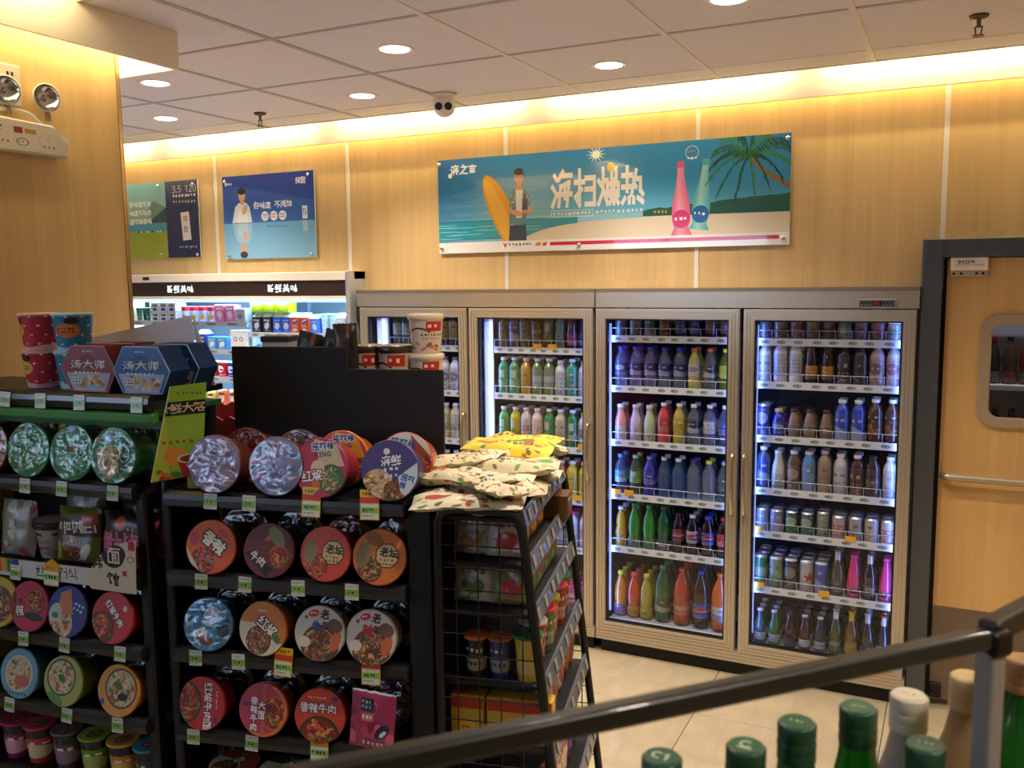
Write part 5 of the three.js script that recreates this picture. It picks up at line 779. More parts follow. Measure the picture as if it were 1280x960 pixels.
  const R1 = [['bucket', '#5a2c24', foil(['#8c84a0', '#b0b0d4', '#d0d0e8', '#d8708c', '#e0e4f4', '#c85c80', '#9ca8d0']), 1, 268, 'shrink wrapped lavender and pink noodle cup'], ['bucket', '#54281f', foil(['#8088ac', '#a8b8dc', '#d8e4f8', '#c87098', '#d4c0d8', '#6c78b0', '#94a8d8']), 1, 347, 'shrink wrapped pale blue noodle cup'], ['bucket', '#8c2434', king('#b22c4c', '#cbb48c', PAL.green, '红烧'), 0, 404, 'crimson bucket noodle cup with large blue capital letters'], ['bucket', '#3c3468', (g) => { disc(g, 0, 0, 100, '#48407c'); food(g, -40, 50, 60, PAL.pale, null); food(g, 20, 70, 44, PAL.brown, null); poly(g, [[30, 20], [96, -30], [100, 30], [60, 86], [40, 70]], '#c8d4dc'); g.save(); g.rotate(-0.1); say(g, '海鲜', -28, -50, 34, '#e8ecf4', 4.5, '#2c2860'); disc(g, -6, -64, 11, '#d8d8ec'); dashes(g, -20, -14, 50, 44, '#d8d8e8', 2); g.restore(); at(g, 0.25, () => { say(g, '超爽', 46, -4, 22, '#2858a0', 3.5); say(g, '桶', 46, 22, 22, '#2858a0', 3.5); }); }, 0, 486, 'violet seafood bucket noodle cup with white corner']];  // first two lids: pale blue and white facets paint reflections in
  const R1b = [['bucket', '#7a2a20', foil(['#6c3028', '#94483c', '#b87868', '#542420', '#c8a8a0']), 1, 302, 'red brown wrapped cup'], ['bucket', '#5c3028', foil(['#5c4048', '#846470', '#a88c98', '#48303a']), 1, 372, 'dusky brown wrapped cup'], ['bucket', '#c06c24', king('#c83a50', '#d89434', PAL.brown, '红烧'), 0, 428, 'orange and pink bucket cup'], ['bucket', '#a84c24', (g) => { disc(g, 0, 0, 100, '#ccd0d0'); poly(g, [[20, -96], [96, -20], [96, 60], [30, 96], [30, 0]], '#9c4a24'); food(g, 60, 20, 50, PAL.red, null); at(g, 0.1, () => { say(g, '超爽桶', -60, -78, 30, '#2c4c8c', 4); }); }, 0, 508, 'white lidded bucket cup']];
  const R2 = [['bowl', '#a84420', (g) => { disc(g, 0, 0, 100, '#d25a20'); food(g, -30, 52, 56, PAL.red, null); poly(g, [[-100, 0], [-60, 60], [-40, 92], [-80, 60]], '#cfc8b8'); at(g, 0.62, () => { say(g, '香辣', -48, -44, 48, '#e8dfc8', 8, '#1f2a1c'); dashes(g, 10, 30, 30, 24, '#4c8c9c'); }); oval(g, 46, -52, 22, 14, 0.7, '#c83c34'); poly(g, [[-36, 20], [-16, 46], [-44, 56]], '#c84c3c'); oval(g, -66, -30, 20, 26, 0, '#b8403c'); }, 0, 263, 'orange spicy noodle cup with rotated characters'], ['bowl', '#5a1c18', (g) => { disc(g, 0, 0, 100, '#6a2820'); food(g, 50, 20, 52, PAL.red, null); oval(g, 30, -50, 44, 24, 0.9, '#7c8450'); poly(g, [[-94, 10], [-60, 0], [20, 70], [-10, 96]], '#241818'); at(g, 0.62, () => say(g, '牛肉', -50, 34, 32, '#e0d8d0', 5)); poly(g, [[-22, -36], [0, -62], [8, -32]], '#c8605c'); }, 0, 338, 'dark red wrapped beef noodle cup'], ['bowl', '#a8301c', octo('#cc4424', '老坛', PAL.red), 0, 410, 'vermilion noodle cup with an eight sided badge'], ['bowl', '#a85420', octo('#cf7024', '老坛', PAL.brown), 0, 474, 'amber orange noodle cup with an eight sided badge']];
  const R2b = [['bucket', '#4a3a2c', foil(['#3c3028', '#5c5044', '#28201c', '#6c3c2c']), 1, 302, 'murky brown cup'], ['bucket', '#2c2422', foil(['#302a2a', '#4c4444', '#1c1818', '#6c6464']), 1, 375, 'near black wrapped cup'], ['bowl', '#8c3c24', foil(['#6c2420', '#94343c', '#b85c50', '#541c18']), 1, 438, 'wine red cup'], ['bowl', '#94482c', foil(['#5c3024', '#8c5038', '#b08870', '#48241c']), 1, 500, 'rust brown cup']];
  const R3 = [['bowl', '#3a6c88', (g) => { foil(['#4c84a8', '#6ca4c4', '#8cbcd4', '#3c6c94', '#a8c8d8', '#5c94b8'])(g); g.save(); g.rotate(-0.3); g.fillStyle = '#c8d8e0'; g.fillRect(-66, 6, 52, 50); dashes(g, -60, 12, 40, 38, '#3c4a54', 2); g.fillRect(30, 20, 48, 40); dashes(g, 34, 24, 40, 30, '#3c6c94', 2); g.restore(); oval(g, -6, 60, 30, 18, 0.2, '#8c5c50'); oval(g, 12, -30, 30, 40, 0.6, '#b8c8dc'); }, 1, 262, 'pale blue wrapped noodle cup'], ['bowl', '#b86c24', tongOrange('红烧', '#d0782a', PAL.brown), 0, 334, 'light orange noodle cup with slanted characters'], ['bowl', '#a09888', whiteBowl('老牛', '#2c4484'), 0, 404, 'white lidded noodle cup with blue character'], ['bowl', '#a09888', whiteBowl('老辣', '#b8242c'), 0, 467, 'white lidded noodle cup with red character']];
  const R4 = [['bowl', '#a01c20', redMoon('#c02428', 1.55, '红烧牛肉面', PAL.red), 0, 256, 'red beef noodle cup with sideways characters'], ['bowl', '#b04424', (g) => { disc(g, 0, 0, 100, '#b83c50'); food(g, 46, 10, 62, PAL.red, '#c8602c'); g.strokeStyle = '#d87838'; g.lineWidth = 10; g.beginPath(); g.arc(0, 0, 94, -1.2, 2.2); g.stroke(); poly(g, [[-4, -96], [8, -96], [8, 96], [-4, 96]], '#c85a44'); [...'香辣牛肉'].forEach((c, i) => say(g, c, -52, -44 + i * 32, 29, '#f0e4e4', 5, '#6a1428')); [...'大面'].forEach((c, i) => say(g, c, -20, -30 + i * 36, 29, '#f0e4e4', 5, '#6a1428')); oval(g, -72, -16, 12, 8, 0, '#28408c'); }, 0, 334, 'pink and orange beef noodle cup'], ['bowl', '#a83418', redMoon('#c8421e', 0, '香辣牛肉', PAL.red), 0, 404, 'orange red spicy beef noodle cup']];
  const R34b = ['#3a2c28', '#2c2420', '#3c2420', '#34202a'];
  const WR = ['top', 'second', 'third', 'fourth'];
  [R1, R2, R3, R4].forEach((row, i) => row.forEach(([k, side, draw, film, px, desc], j) => layCup(FM, cupProto(k, side, lidCell(draw), film), X[i](px), ys[i] + 0.014, 0.012, `${desc}, ${WR[i]} shelf, middle rack`, 'noodle cups lying on the middle rack', 'noodle_cup', 0, rr(-0.08, 0.06))));
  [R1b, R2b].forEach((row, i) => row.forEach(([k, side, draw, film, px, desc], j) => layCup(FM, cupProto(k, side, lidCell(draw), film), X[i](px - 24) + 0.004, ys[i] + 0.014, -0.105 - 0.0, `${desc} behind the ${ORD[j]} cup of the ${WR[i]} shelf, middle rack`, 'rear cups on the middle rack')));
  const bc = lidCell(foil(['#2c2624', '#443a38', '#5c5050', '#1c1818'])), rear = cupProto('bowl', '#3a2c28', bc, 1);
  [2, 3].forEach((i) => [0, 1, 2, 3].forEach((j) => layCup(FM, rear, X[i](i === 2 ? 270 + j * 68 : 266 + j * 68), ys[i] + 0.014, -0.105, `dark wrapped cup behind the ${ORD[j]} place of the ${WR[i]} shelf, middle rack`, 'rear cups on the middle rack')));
  // upright cups on the fifth shelf
  [['#b8442c', '#3f6a34', -0.24, 'red bowl with pale rim'], ['#2f4a2c', '#4c7a3c', -0.085, 'dark green bowl'], ['#6a2c28', '#8c4034', 0.07, 'maroon bowl'], ['#4a3428', '#6c503c', 0.22, 'brown bowl']].forEach(([c, rim, x, d], i) => {
    const pr = cupProto('bowl', c, lidCell(tongOrange('面', c, PAL.brown)), 0, rim), o = pr.clone(); delete o.userData.dim; o.name = numbered('noodle_cup'); o.position.set(...toW(FM, x, ys[4] + 0.0145, -0.08)); tag(o, `${d} standing upright on the fifth shelf, middle rack`, 'noodle cup', 'upright bowls on the fifth shelf'); scene.add(o);
  });
  // sachet hung at the fourth shelf
  const sc = prints.add((g, w, h) => { g.fillStyle = '#a83058'; g.fillRect(0, 0, w, h); for (let i = 0; i < 16; i++) oval(g, rr(0, w), rr(60, h), rr(16, 40), rr(14, 30), rr(0, 3), ['#c84468', '#8c1c40', '#d8607c', '#b02c3c'][i % 4]); g.fillStyle = '#2c3450'; g.fillRect(56, 30, 80, 60); dashes(g, 62, 36, 68, 48, '#c8d8e8', 2); g.fillStyle = '#c87888'; g.fillRect(64, 98, 70, 34); dashes(g, 68, 102, 60, 26, '#fff'); oval(g, 190, 170, 46, 26, -0.6, '#26304c'); oval(g, 196, 178, 22, 10, -0.6, '#d8e4f0'); dashes(g, 80, 214, 130, 30, '#f0e0e0'); g.fillStyle = '#dfe6ee'; g.fillRect(0, 0, w, 8); });
  const sp = thing('drink_sachet', 'shiny pink fruit sachet hanging askew at the end of the fourth shelf', 'sachet', null, toW(FM, 0.236, 0.772, 0.05), FM.r); sp.rotation.z = -0.1;
  mesh('pouch', cellUV(bagGeo(0.122, 0.158, 0.012, 9, 10, 12, 0.3).translate(0, 0.02, 0), sc), prints.mat('bag'), sp); mesh('hook', rod([0, 0.17, -0.004], [0, 0.163, -0.03], 0.002), M.chrome, sp);
}

// ---------------------------------------------------------------- left noodle rack
{
  const t = thing('noodle_rack', 'black rack with a green strip under its top deck beside the wooden pillar', 'rack', null, FL.o, FL.r);
  mesh('back_panel', rbox(0.78, 1.6, 0.012, 0.002, -0.11, 0.85, -0.31, 1), M.blackMatt, t);
  for (const [x, z] of [[0.268, -0.02], [0.283, -0.29], [-0.49, -0.02], [-0.49, -0.29]]) mesh('post', rbox(0.034, z > -0.1 ? 1.44 : 1.66, 0.04, 0.008, x, z > -0.1 ? 0.72 : 0.83, z), M.black, t);
  mesh('side_rail', tubeP([[0.272, 1.4, -0.01], [0.275, 1.44, -0.02], [0.3, 1.47, -0.07], [0.3, 1.53, -0.29]], 0.014, 10, 24, 0.4), M.black, t);
  mesh('base', span(-0.5, 0.28, 0, 0.1, -0.3, -0.01), M.blackMatt, t);
  const ys = [1.7, 1.452, 1.197, 0.99, 0.775, 0.55, 0.3, 0.1], sh = ys.map((y, i) => rackShelf(t, -0.505, i ? 0.262 : 0.335, y, 0.295, M.black));
  mesh('green_strip', rbox(0.85, 0.03, 0.03, 0.008, -0.08, 1.652, 0.004), mat('#3f8a34', 0.35), t);
  mesh('green_underside', span(-0.5, 0.34, 1.655, 1.67, -0.28, 0), mat('#2f6a2c', 0.5), t);
  [[[-0.165, 0], [-0.035, 0], [0.104, 0], [0.3, 0]], [[-0.115, 0], [0.02, 0], [0.2, 0]], [], [[-0.165, 0], [-0.01, 0], [0.19, 0]], [[-0.02, 0], [0.165, 0], [-0.24, 0]], [[-0.2, 0], [-0.1, 0]]].forEach((row, i) => row.forEach(([x, k]) => addTag(sh[i], x, ys[i] - 0.01, 0.0245, k)));
  mesh('green_backing', span(-0.5, 0.26, 1.46, 1.655, -0.302, -0.296), mat('#2f6a2c', 0.5), t);
  mesh('green_valance', span(-0.5, 0.32, 1.612, 1.655, -0.05, -0.046), mat('#2c6428', 0.5), t);
  // white sign strip over the third lip with a small colour mark
  const c = prints.add((g, w, h) => { g.fillStyle = '#c9c4bc'; g.fillRect(0, 0, w, h); ['#b0304c', '#c89434', '#3c6c4c', '#2c3c8c'].forEach((k, i) => { g.fillStyle = k; g.fillRect(420 + i * 38, 18, 38, 130); }); g.save(); g.scale(0.52, 1); say(g, '한', 676 / 0.52, 40, 108, '#222', 10); say(g, '거식', 816 / 0.52, 34, 108, '#222', 10); g.restore(); }, 4, 1);
  const st = mesh('sign_strip', rbox(0.62, 0.05, 0.004, 0.001, -0.19, 1.196, 0.028, 1), mat('#c9c4bc', 0.6), sh[2]);
  mesh('sign_print', cellUV(new THREE.PlaneGeometry(0.62, 0.05).translate(-0.19, 1.196, 0.0303), { ...c, v: c.v + c.t * 0.3, t: c.t * 0.62 }), prints.mat(), sh[2]);
  addTag(sh[2], -0.165, 1.184, 0.034); addTag(sh[2], -0.028, 1.186, 0.034, 2);
  const card = thing('sign_card', 'cream card with brushed black characters clipped over the bags', 'sign', null, toW(FL, 0.193, 1.168, 0.042), FL.r);
  const cc = prints.add((g, w, h) => { g.fillStyle = '#cfc0a4'; g.fillRect(0, 0, w, h); say(g, '韩', 26, 92, 58, '#1c1612', 8); disc(g, 140, 84, 56, '#1c1612'); disc(g, 164, 70, 40, '#1c1612'); say(g, '面', 106, 44, 74, '#d8ccb4', 8); say(g, '馆', 104, 164, 62, '#1c1612', 8); g.fillStyle = '#b03028'; g.fillRect(220, 4, 32, 44); g.fillRect(184, 150, 22, 24); g.strokeStyle = '#333'; g.lineWidth = 3; g.beginPath(); g.arc(228, 92, 14, 0, 7); g.stroke(); });
  const oc = [[-0.085, 0.015], [-0.07, 0.0], [0.082, 0.0], [0.09, 0.15], [0.05, 0.142], [0.005, 0.125], [-0.04, 0.095], [-0.075, 0.05]], sg = slab(oc, 0.003);
  mesh('card', cellUV(sg, cc), prints.mat(), card); mesh('clip', rbox(0.02, 0.012, 0.012, 0.003, 0, 0.004, -0.008), M.black, card);

  // top deck: snack cups, boxes, grey sheet
  const cupC = ['#c03440', '#2f7a9c'].map((base, k) => goods.add((g, w, h) => { g.fillStyle = base; g.fillRect(0, 0, w, h); for (let i = 0; i < 9; i++) for (let j = 0; j < 4; j++) disc(g, i * 32 + (j % 2) * 16, j * 32 + 8, 3.4, '#f0e0d8'); g.fillStyle = k ? '#b8dce0' : '#e8c4c0'; poly(g, [[0, h], [0, 118], [90, 100], [150, 116], [256, 96], [256, h]], k ? '#a8d0d8' : '#e0b0b0'); g.translate(k ? 84 : 36, 0); oval(g, 74, 56, 30, 26, 0, k ? '#c8703c' : '#d8b060'); dashes(g, 52, 46, 44, 20, '#2c1c18', 2); oval(g, 86, 22, 16, 12, 0, '#2c241c'); }, 2));
  const mk = (k) => { const o = new THREE.Group(); mesh('cup_body', cellUV(cyl(0.056, 0.044, 0.104, 28, true).rotateY(Math.PI).translate(0, 0.053, 0), cupC[k]), goods.mat('gloss'), o); mesh('base_disc', cyl(0.043, 0.043, 0.004, 24).translate(0, 0.002, 0), mat('#c8c0b8', 0.6), o); mesh('lid', lathe([[0, 0.108], [0.055, 0.108], [0.058, 0.106], [0.058, 0.101], [0.056, 0.101]], 28), mat(k ? '#8cc0cc' : '#d8a8a0', 0.4), o); return o; };
  [[-0.137, 0, 0, 'red snack cup in the lower layer'], [-0.013, 1, 0, 'blue snack cup in the lower layer'], [-0.14, 0, 1, 'red snack cup stacked on another red cup'], [-0.015, 1, 1, 'blue snack cup stacked on another blue cup']].forEach(([x, k, l, d]) => { const o = mk(k); o.name = numbered('snack_cup'); o.position.set(...toW(FL, x, 1.7145 + l * 0.1085, -0.09)); o.rotation.y = FL.r + rr(-0.5, 0.5); tag(o, `${d} on the top deck by the wooden pillar`, 'snack cup', 'snack cups on the top deck'); scene.add(o); });
  const hex = [[-0.066, 0], [0.066, 0], [0.096, 0.062], [0.058, 0.128], [-0.058, 0.128], [-0.096, 0.062]];
  const hexC = [['#8c2c34', '#6a1c24'], ['#2c5c9c', '#1f3f7c']].map(([a, b]) => prints.add((g, w, h) => { g.fillStyle = a; g.fillRect(0, 0, w, h); poly(g, [[128, 40], [30, 110], [60, 130], [128, 70], [196, 130], [226, 110]], b); say(g, '汤大师', 44, 74, 54, '#dcd8cc', 5.5, b); g.fillStyle = '#b8bcc4'; poly(g, [[20, 150], [236, 150], [206, 256], [50, 256]], '#a8b0ba'); for (let i = 0; i < 22; i++) oval(g, rr(60, 200), rr(170, 236), rr(8, 20), rr(5, 12), rr(0, 3), ['#c87c3c', '#e0b060', '#d8d0c4', '#8c5a34'][i % 4]); g.fillStyle = '#d4d8dc'; g.fillRect(46, 176, 46, 40); dashes(g, 50, 180, 40, 32, '#333', 2); dashes(g, 60, 140, 140, 22, '#e8e4dc'); dashes(g, 60, 238, 140, 14, '#e0e4ea'); dashes(g, 104, 20, 50, 12, '#d8d8e4'); }));
  const hexG = slab(hex, 0.085, 0.004);
  [[0.108, 0, 0.0, 'dark red six sided food box with light characters'], [0.29, 1, 0.0, 'blue six sided food box with light characters'], [0.122, 0, -0.1, 'dark red six sided box behind the front red one'], [0.305, 1, -0.1, 'blue six sided box behind the front blue one']].forEach(([x, k, z, d], i) => {
    const o = new THREE.Group(); mesh('carton', hexG, mat(k ? '#1c3462' : '#5e1c22', 0.75, 0, { ior: 1.2 }), o);
    const f = fitUV(new THREE.ShapeGeometry(new THREE.Shape(hex.map((p) => new THREE.Vector2(p[0] * 0.96, 0.064 + (p[1] - 0.064) * 0.96))))).translate(0, 0, 0.0008);
    mesh('front_print', cellUV(f, hexC[k]), prints.mat('gloss'), o); const rim = merge(hex.map((p, q) => { const r = hex[(q + 1) % 6]; return rod([p[0] * 0.985, 0.064 + (p[1] - 0.064) * 0.985, 0], [r[0] * 0.985, 0.064 + (r[1] - 0.064) * 0.985, 0], 0.0016, 5); })); mesh('clear_edge', rim, mat(k ? '#9cc0e0' : '#c89090', 0.2), o);
    o.name = numbered('food_box'); o.position.set(...toW(FL, x, 1.7155, -0.012 + z)); o.rotation.y = FL.r; tag(o, `${d} on the top deck`, 'food box', 'six sided food boxes on the top deck'); scene.add(o);
  });
  const sheet = thing('grey_sheet', 'large plain grey cardboard sheet leaning behind the six sided boxes', 'board', null, toW(FL, 0, 1.716, -0.235), FL.r); sheet.rotation.x = -0.04;
  mesh('sheet', slab([[-0.25, 0], [0.296, 0], [0.272, 0.204], [-0.25, 0.104]], 0.004), mat('#dcd4d6', 0.7), sheet);
  const hb = mesh('fold', slab([[0.272, 0.204], [0.296, 0.0], [0.345, 0.0]], 0.004).translate(0, 0, -0.012), mat('#c8c0c2', 0.7), sheet);
  // green display board at the end of the rack
  const gbAtlas = new Atlas(512, 512), gb = gbAtlas.add((g0) => { g0.scale(2, 1); ((g, w, h) => { g.fillStyle = grad(g, 0, 0, w, h, [[0, '#8aa82c'], [0.5, '#9cb838'], [1, '#7a9c2c']]); g.fillRect(0, 0, w, h); g.fillStyle = 'rgba(220,190,60,.5)'; g.fillRect(0, 90, 80, 420); at(g, -0.1, () => { g.fillStyle = '#1c2414'; g.fillRect(26, 110, 212, 70); say(g, '爱鲜大餐', 34, 120, 48, '#d8b48c', 6); }); dashes(g, 130, 44, 110, 22, '#5c7820'); at(g, -0.1, () => dashes(g, 26, 300, 130, 34, '#a8542c')); disc(g, 110, 380, 50, '#d88c2c'); poly(g, [[118, 400], [250, 380], [236, 500], [140, 500]], '#b02c24'); oval(g, 184, 388, 68, 26, -0.1, '#d8d0bc'); oval(g, 184, 388, 58, 20, -0.1, '#94301c'); at(g, -0.1, () => dashes(g, 110, 430, 90, 30, '#f0d8c0')); for (let i = 0; i < 12; i++) oval(g, rr(20, 240), rr(460, 510), rr(12, 30), rr(8, 18), rr(0, 3), ['#b03424', '#3f7a2c', '#c8702c'][i % 3]); })(g0, 256, 512); });
  const board = thing('display_board', 'lime green cardboard display board standing between the two noodle racks', 'display board', null, toW(FL, 0.405, 1.475, -0.03), FL.r + 0.38);
  mesh('board', cellUV(slab([[-0.095, 0], [0.042, 0.02], [0.066, 0.272], [-0.03, 0.262]], 0.004), gb), gbAtlas.mat('gloss'), board);
  mesh('stand_tab', span(0.0, 0.03, -0.02, 0.1, -0.03, -0.006), mat('#8a9a3c', 0.6), board);
  mesh('edge', rod([-0.095, 0, 0.0], [-0.03, 0.262, 0.0], 0.002, 5), mat('#c8d490', 0.5), board);

  // cups on the shelves
  const lay = (k, side, draw, film, x, i, z, d, words) => layCup(FL, cupProto(k, side, lidCell(draw), film), x, ys[i] + 0.014, z, `${d}, ${words} shelf, rack by the wooden pillar`, 'noodle cups lying on the rack by the pillar');
  const green = (a, b) => foil(['#4c8c60', a, b, '#a8c8e0', '#8ca48c', '#d4dcec', '#b07858', '#3c7c4c']);  // pale blue facets paint window reflections over the green print
  lay('bucket', '#7a4a2c', foil(['#8c6c5c', '#b09084', '#6c5048', '#c8b0a8']), 1, -0.262, 1, 0.012, 'brown wrapped noodle cup', 'second');
  lay('bucket', '#2f6a3c', green('#9cb4c8', '#5c9470'), 1, -0.105, 1, 0.012, 'green rimmed wrapped noodle cup', 'second');
  lay('bucket', '#2f6a44', green('#b8d0ec', '#8cb8b0'), 1, 0.053, 1, 0.012, 'pale blue and green wrapped noodle cup', 'second');
  lay('bucket', '#245a34', (g) => { green('#b0a08c', '#c8b498')(g); food(g, -10, 20, 62, PAL.pale, null); oval(g, -20, -60, 20, 14, 0, '#a8c8e8'); oval(g, 60, 0, 30, 60, 0.3, '#2f5c3c'); }, 1, 0.2, 1, 0.012, 'dark green noodle cup with noodle picture', 'second');
  [-0.19, -0.03, 0.115].forEach((x, j) => lay('bucket', '#2f5a34', foil([['#7c4834', '#3f6a3c', '#4c5a3c'][j], '#2f5c38', '#6c8c5c', '#945c3c']), 1, x, 1, -0.105, `rear green cup in the ${ORD[j]} gap`, 'second'));
  lay('bowl', '#b8962c', (g) => { disc(g, 0, 0, 100, '#c8a838'); food(g, 0, 10, 76, PAL.brown, '#8c5c28'); }, 0, -0.262, 3, 0.012, 'mustard yellow noodle cup', 'fourth');
  lay('bowl', '#a8202c', (g) => { disc(g, 0, 0, 100, '#b8283c'); food(g, 34, -20, 58, PAL.red, null); oval(g, 30, 40, 50, 16, 0.1, '#1f2a1c'); at(g, -0.2, () => { dashes(g, -80, -40, 60, 30, '#2c1c20'); say(g, '辣', -72, -10, 44, '#e0d4c8', 6, '#2c1c20'); }); }, 0, -0.146, 3, 0.012, 'red noodle cup with a picture of red chicken', 'fourth');
  lay('bowl', '#2c3474', (g) => { disc(g, 0, 0, 100, '#2f3a80'); food(g, -28, 50, 66, PAL.pale, null); poly(g, [[-40, -70], [10, -90], [30, 10], [-50, 20]], '#c87a4c'); oval(g, -60, 10, 30, 40, 0.4, '#c8c0a8'); oval(g, -60, 20, 18, 12, 0, '#3c7c6c'); at(g, 0.3, () => dashes(g, 24, -54, 60, 40, '#d8d8e8', 2)); }, 0, -0.002, 3, 0.012, 'dark blue noodle cup with noodle picture', 'fourth');
  lay('bowl', '#b02420', (g) => { disc(g, 0, 0, 100, '#c4302a'); food(g, -50, 44, 66, PAL.red, '#2f4a1c'); at(g, 0.85, () => { [...'拉红烧牛肉'].slice(1).forEach((c, i) => say(g, c, -66 + i * 30, -34, 28, '#e8e0d8', 5, '#5a1814')); }); oval(g, 60, -40, 10, 12, 0, '#e0d4c0'); }, 0, 0.16, 3, 0.012, 'bright red noodle cup with slanted characters', 'fourth');
  lay('bowl', '#5c94a0', (g) => { disc(g, 0, 0, 100, '#6ca0ac'); food(g, 0, 0, 74, PAL.pale, '#c8c4b4'); oval(g, 20, 30, 40, 24, 0, '#b8685c'); dashes(g, -60, 74, 120, 18, '#2c2a28'); }, 0, -0.205, 4, 0.012, 'light teal noodle cup', 'fifth');
  lay('bowl', '#7c8c34', (g) => { disc(g, 0, 0, 100, '#a8ac58'); food(g, -10, -14, 74, PAL.pale, '#4c3c24'); oval(g, -40, 74, 50, 22, 0.3, '#5c8c3c'); oval(g, -6, -10, 22, 14, 0.5, '#3f6a2c'); }, 0, -0.036, 4, 0.012, 'olive green noodle cup with bowl picture', 'fifth');
  lay('bowl', '#c8862c', (g) => { disc(g, 0, 0, 100, '#cf9438'); food(g, 14, -10, 78, PAL.pale, '#5c3a20'); oval(g, 0, -20, 22, 14, 0.5, '#4c6a2c'); oval(g, 24, 22, 24, 14, 0, '#2a1c18'); disc(g, -74, 50, 12, '#3c4c8c'); }, 0, 0.165, 4, 0.012, 'yellow orange noodle cup with bowl picture', 'fifth');
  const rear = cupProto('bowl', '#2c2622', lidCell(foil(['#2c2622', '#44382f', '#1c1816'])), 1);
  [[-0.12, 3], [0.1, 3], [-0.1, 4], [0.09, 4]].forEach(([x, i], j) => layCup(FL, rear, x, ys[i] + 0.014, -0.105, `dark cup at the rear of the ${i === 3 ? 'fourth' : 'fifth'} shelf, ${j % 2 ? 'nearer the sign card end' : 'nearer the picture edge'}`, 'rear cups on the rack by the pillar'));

  // third shelf: bags and a dark rimmed cup
  const bagsC = [
    (g, w, h) => { g.fillStyle = '#8c8878'; g.fillRect(0, 0, w, h); for (let i = 0; i < 20; i++) oval(g, rr(0, w), rr(0, h), rr(14, 40), rr(10, 26), rr(0, 3), ['#b8b4a8', '#6c8450', '#94543c', '#c8c4b4'][i % 4]); },
    (g, w, h) => { g.fillStyle = '#5a6a24'; g.fillRect(0, 0, w, h); poly(g, [[0, 60], [256, 20], [256, 130], [0, 160]], '#3a2a18'); at(g, -0.1, () => say(g, '짜파게티', 8, 74, 56, '#dcd6c4', 9, '#241a10', 1.02)); food(g, 120, 196, 78, ['#4a2410', '#8c4a20', '#b87838', '#5c3014', '#c8b080'], null); poly(g, [[160, 30], [240, 20], [250, 70], [190, 80]], '#a83424'); oval(g, 196, 200, 22, 44, 0.5, '#c8ccb4'); oval(g, 30, 200, 26, 44, 0, '#8ca434'); },
    (g, w, h) => { g.fillStyle = '#241c1c'; g.fillRect(0, 0, w, h); oval(g, 120, 50, 34, 32, 0, '#c85024'); say(g, '불닭볶', 10, 90, 78, '#d86c8c', 11, '#5c1c30', 1.02); dashes(g, 160, 60, 90, 30, '#b8b43c'); g.fillStyle = '#b83848'; g.fillRect(0, 176, w, 50); g.fillStyle = '#d0a83c'; g.fillRect(0, 226, w, 30); }].map((f) => prints.add(f));
  const bag = (cell, x, w, h, z, label) => { const o = thing('noodle_bag', label, 'noodle bag', 'noodle bags on the rack by the pillar', toW(FL, x, ys[2] + 0.0155, z), FL.r); o.rotation.order = 'YXZ'; o.rotation.x = -0.14; mesh('bag', cellUV(bagGeo(w, h, 0.04, x * 90 + 40 | 0), cell), prints.mat('bag'), o); };
  bag(bagsC[0], -0.215, 0.13, 0.165, -0.025, 'pale printed noodle bag at the edge of the picture by the dark rimmed cup');
  bag(bagsC[1], 0.012, 0.155, 0.16, -0.025, 'dark green noodle bag with big slanted white characters');
  bag(bagsC[2], 0.182, 0.16, 0.158, -0.025, 'black noodle bag with large pink characters behind the cream card');
  bag(bagsC[0], -0.06, 0.15, 0.175, -0.12, 'pale noodle bag hidden behind the dark green one'); bag(bagsC[2], 0.16, 0.16, 0.175, -0.12, 'second black noodle bag standing at the rear');
  const kc = goods.add((g, w, h) => { g.fillStyle = '#a09890'; g.fillRect(0, 0, w, h); for (let i = 0; i < 14; i++) oval(g, rr(0, w), rr(60, h), rr(6, 16), rr(5, 12), 0, ['#b84c50', '#8c8078', '#c8c0b8'][i % 3]); dashes(g, 30, 20, 70, 30, '#4c3c3c'); });
  const cup = thing('noodle_cup', 'pale noodle cup with a dark rim leaning between the noodle bags', 'noodle cup', null, toW(FL, -0.112, ys[2] + 0.0185, -0.06), FL.r); cup.rotation.z = -0.06; cup.rotation.x = 0.05;
  mesh('cup_body', cellUV(cyl(0.05, 0.036, 0.1, 28, true).rotateY(Math.PI).translate(0, 0.05, 0), kc), goods.mat('gloss'), cup); mesh('rim', lathe([[0.049, 0.09], [0.055, 0.092], [0.056, 0.108], [0.05, 0.112], [0.044, 0.108]], 28), mat('#2a1c1c', 0.3), cup); mesh('lid', cyl(0.046, 0.046, 0.003, 28).translate(0, 0.109, 0), mat('#a88c94', 0.35), cup); mesh('base_disc', cyl(0.036, 0.036, 0.003, 24).translate(0, 0.0015, 0), M.black, cup);

  // sixth shelf: tall upright cups
  [['#8c2450', '#a83064', -0.3, 'magenta'], ['#b83c34', '#c8404c', -0.208, 'red and cream'], ['#5c4450', '#6c5864', -0.1, 'dull purple'], ['#5c9c2c', '#8cac3c', 0.005, 'lime green'], ['#cf8424', '#d89a3c', 0.112, 'golden orange'], ['#2c3c44', '#4c8c9c', 0.208, 'dark teal']].forEach(([c, l, x, d], i) => {
    const cell = goods.add((g, w, h) => { g.fillStyle = c; g.fillRect(0, 0, w, h); g.fillStyle = '#2c2624'; g.fillRect(0, 6, w, 30); oval(g, 70, 84, 34, 26, 0, ['#d8a0b8', '#d8c8a0', '#8c7480', '#a8b85c', '#e0b04c', '#6c8c94'][i]); dashes(g, 30, 46, 70, 20, '#e8e0d0'); });
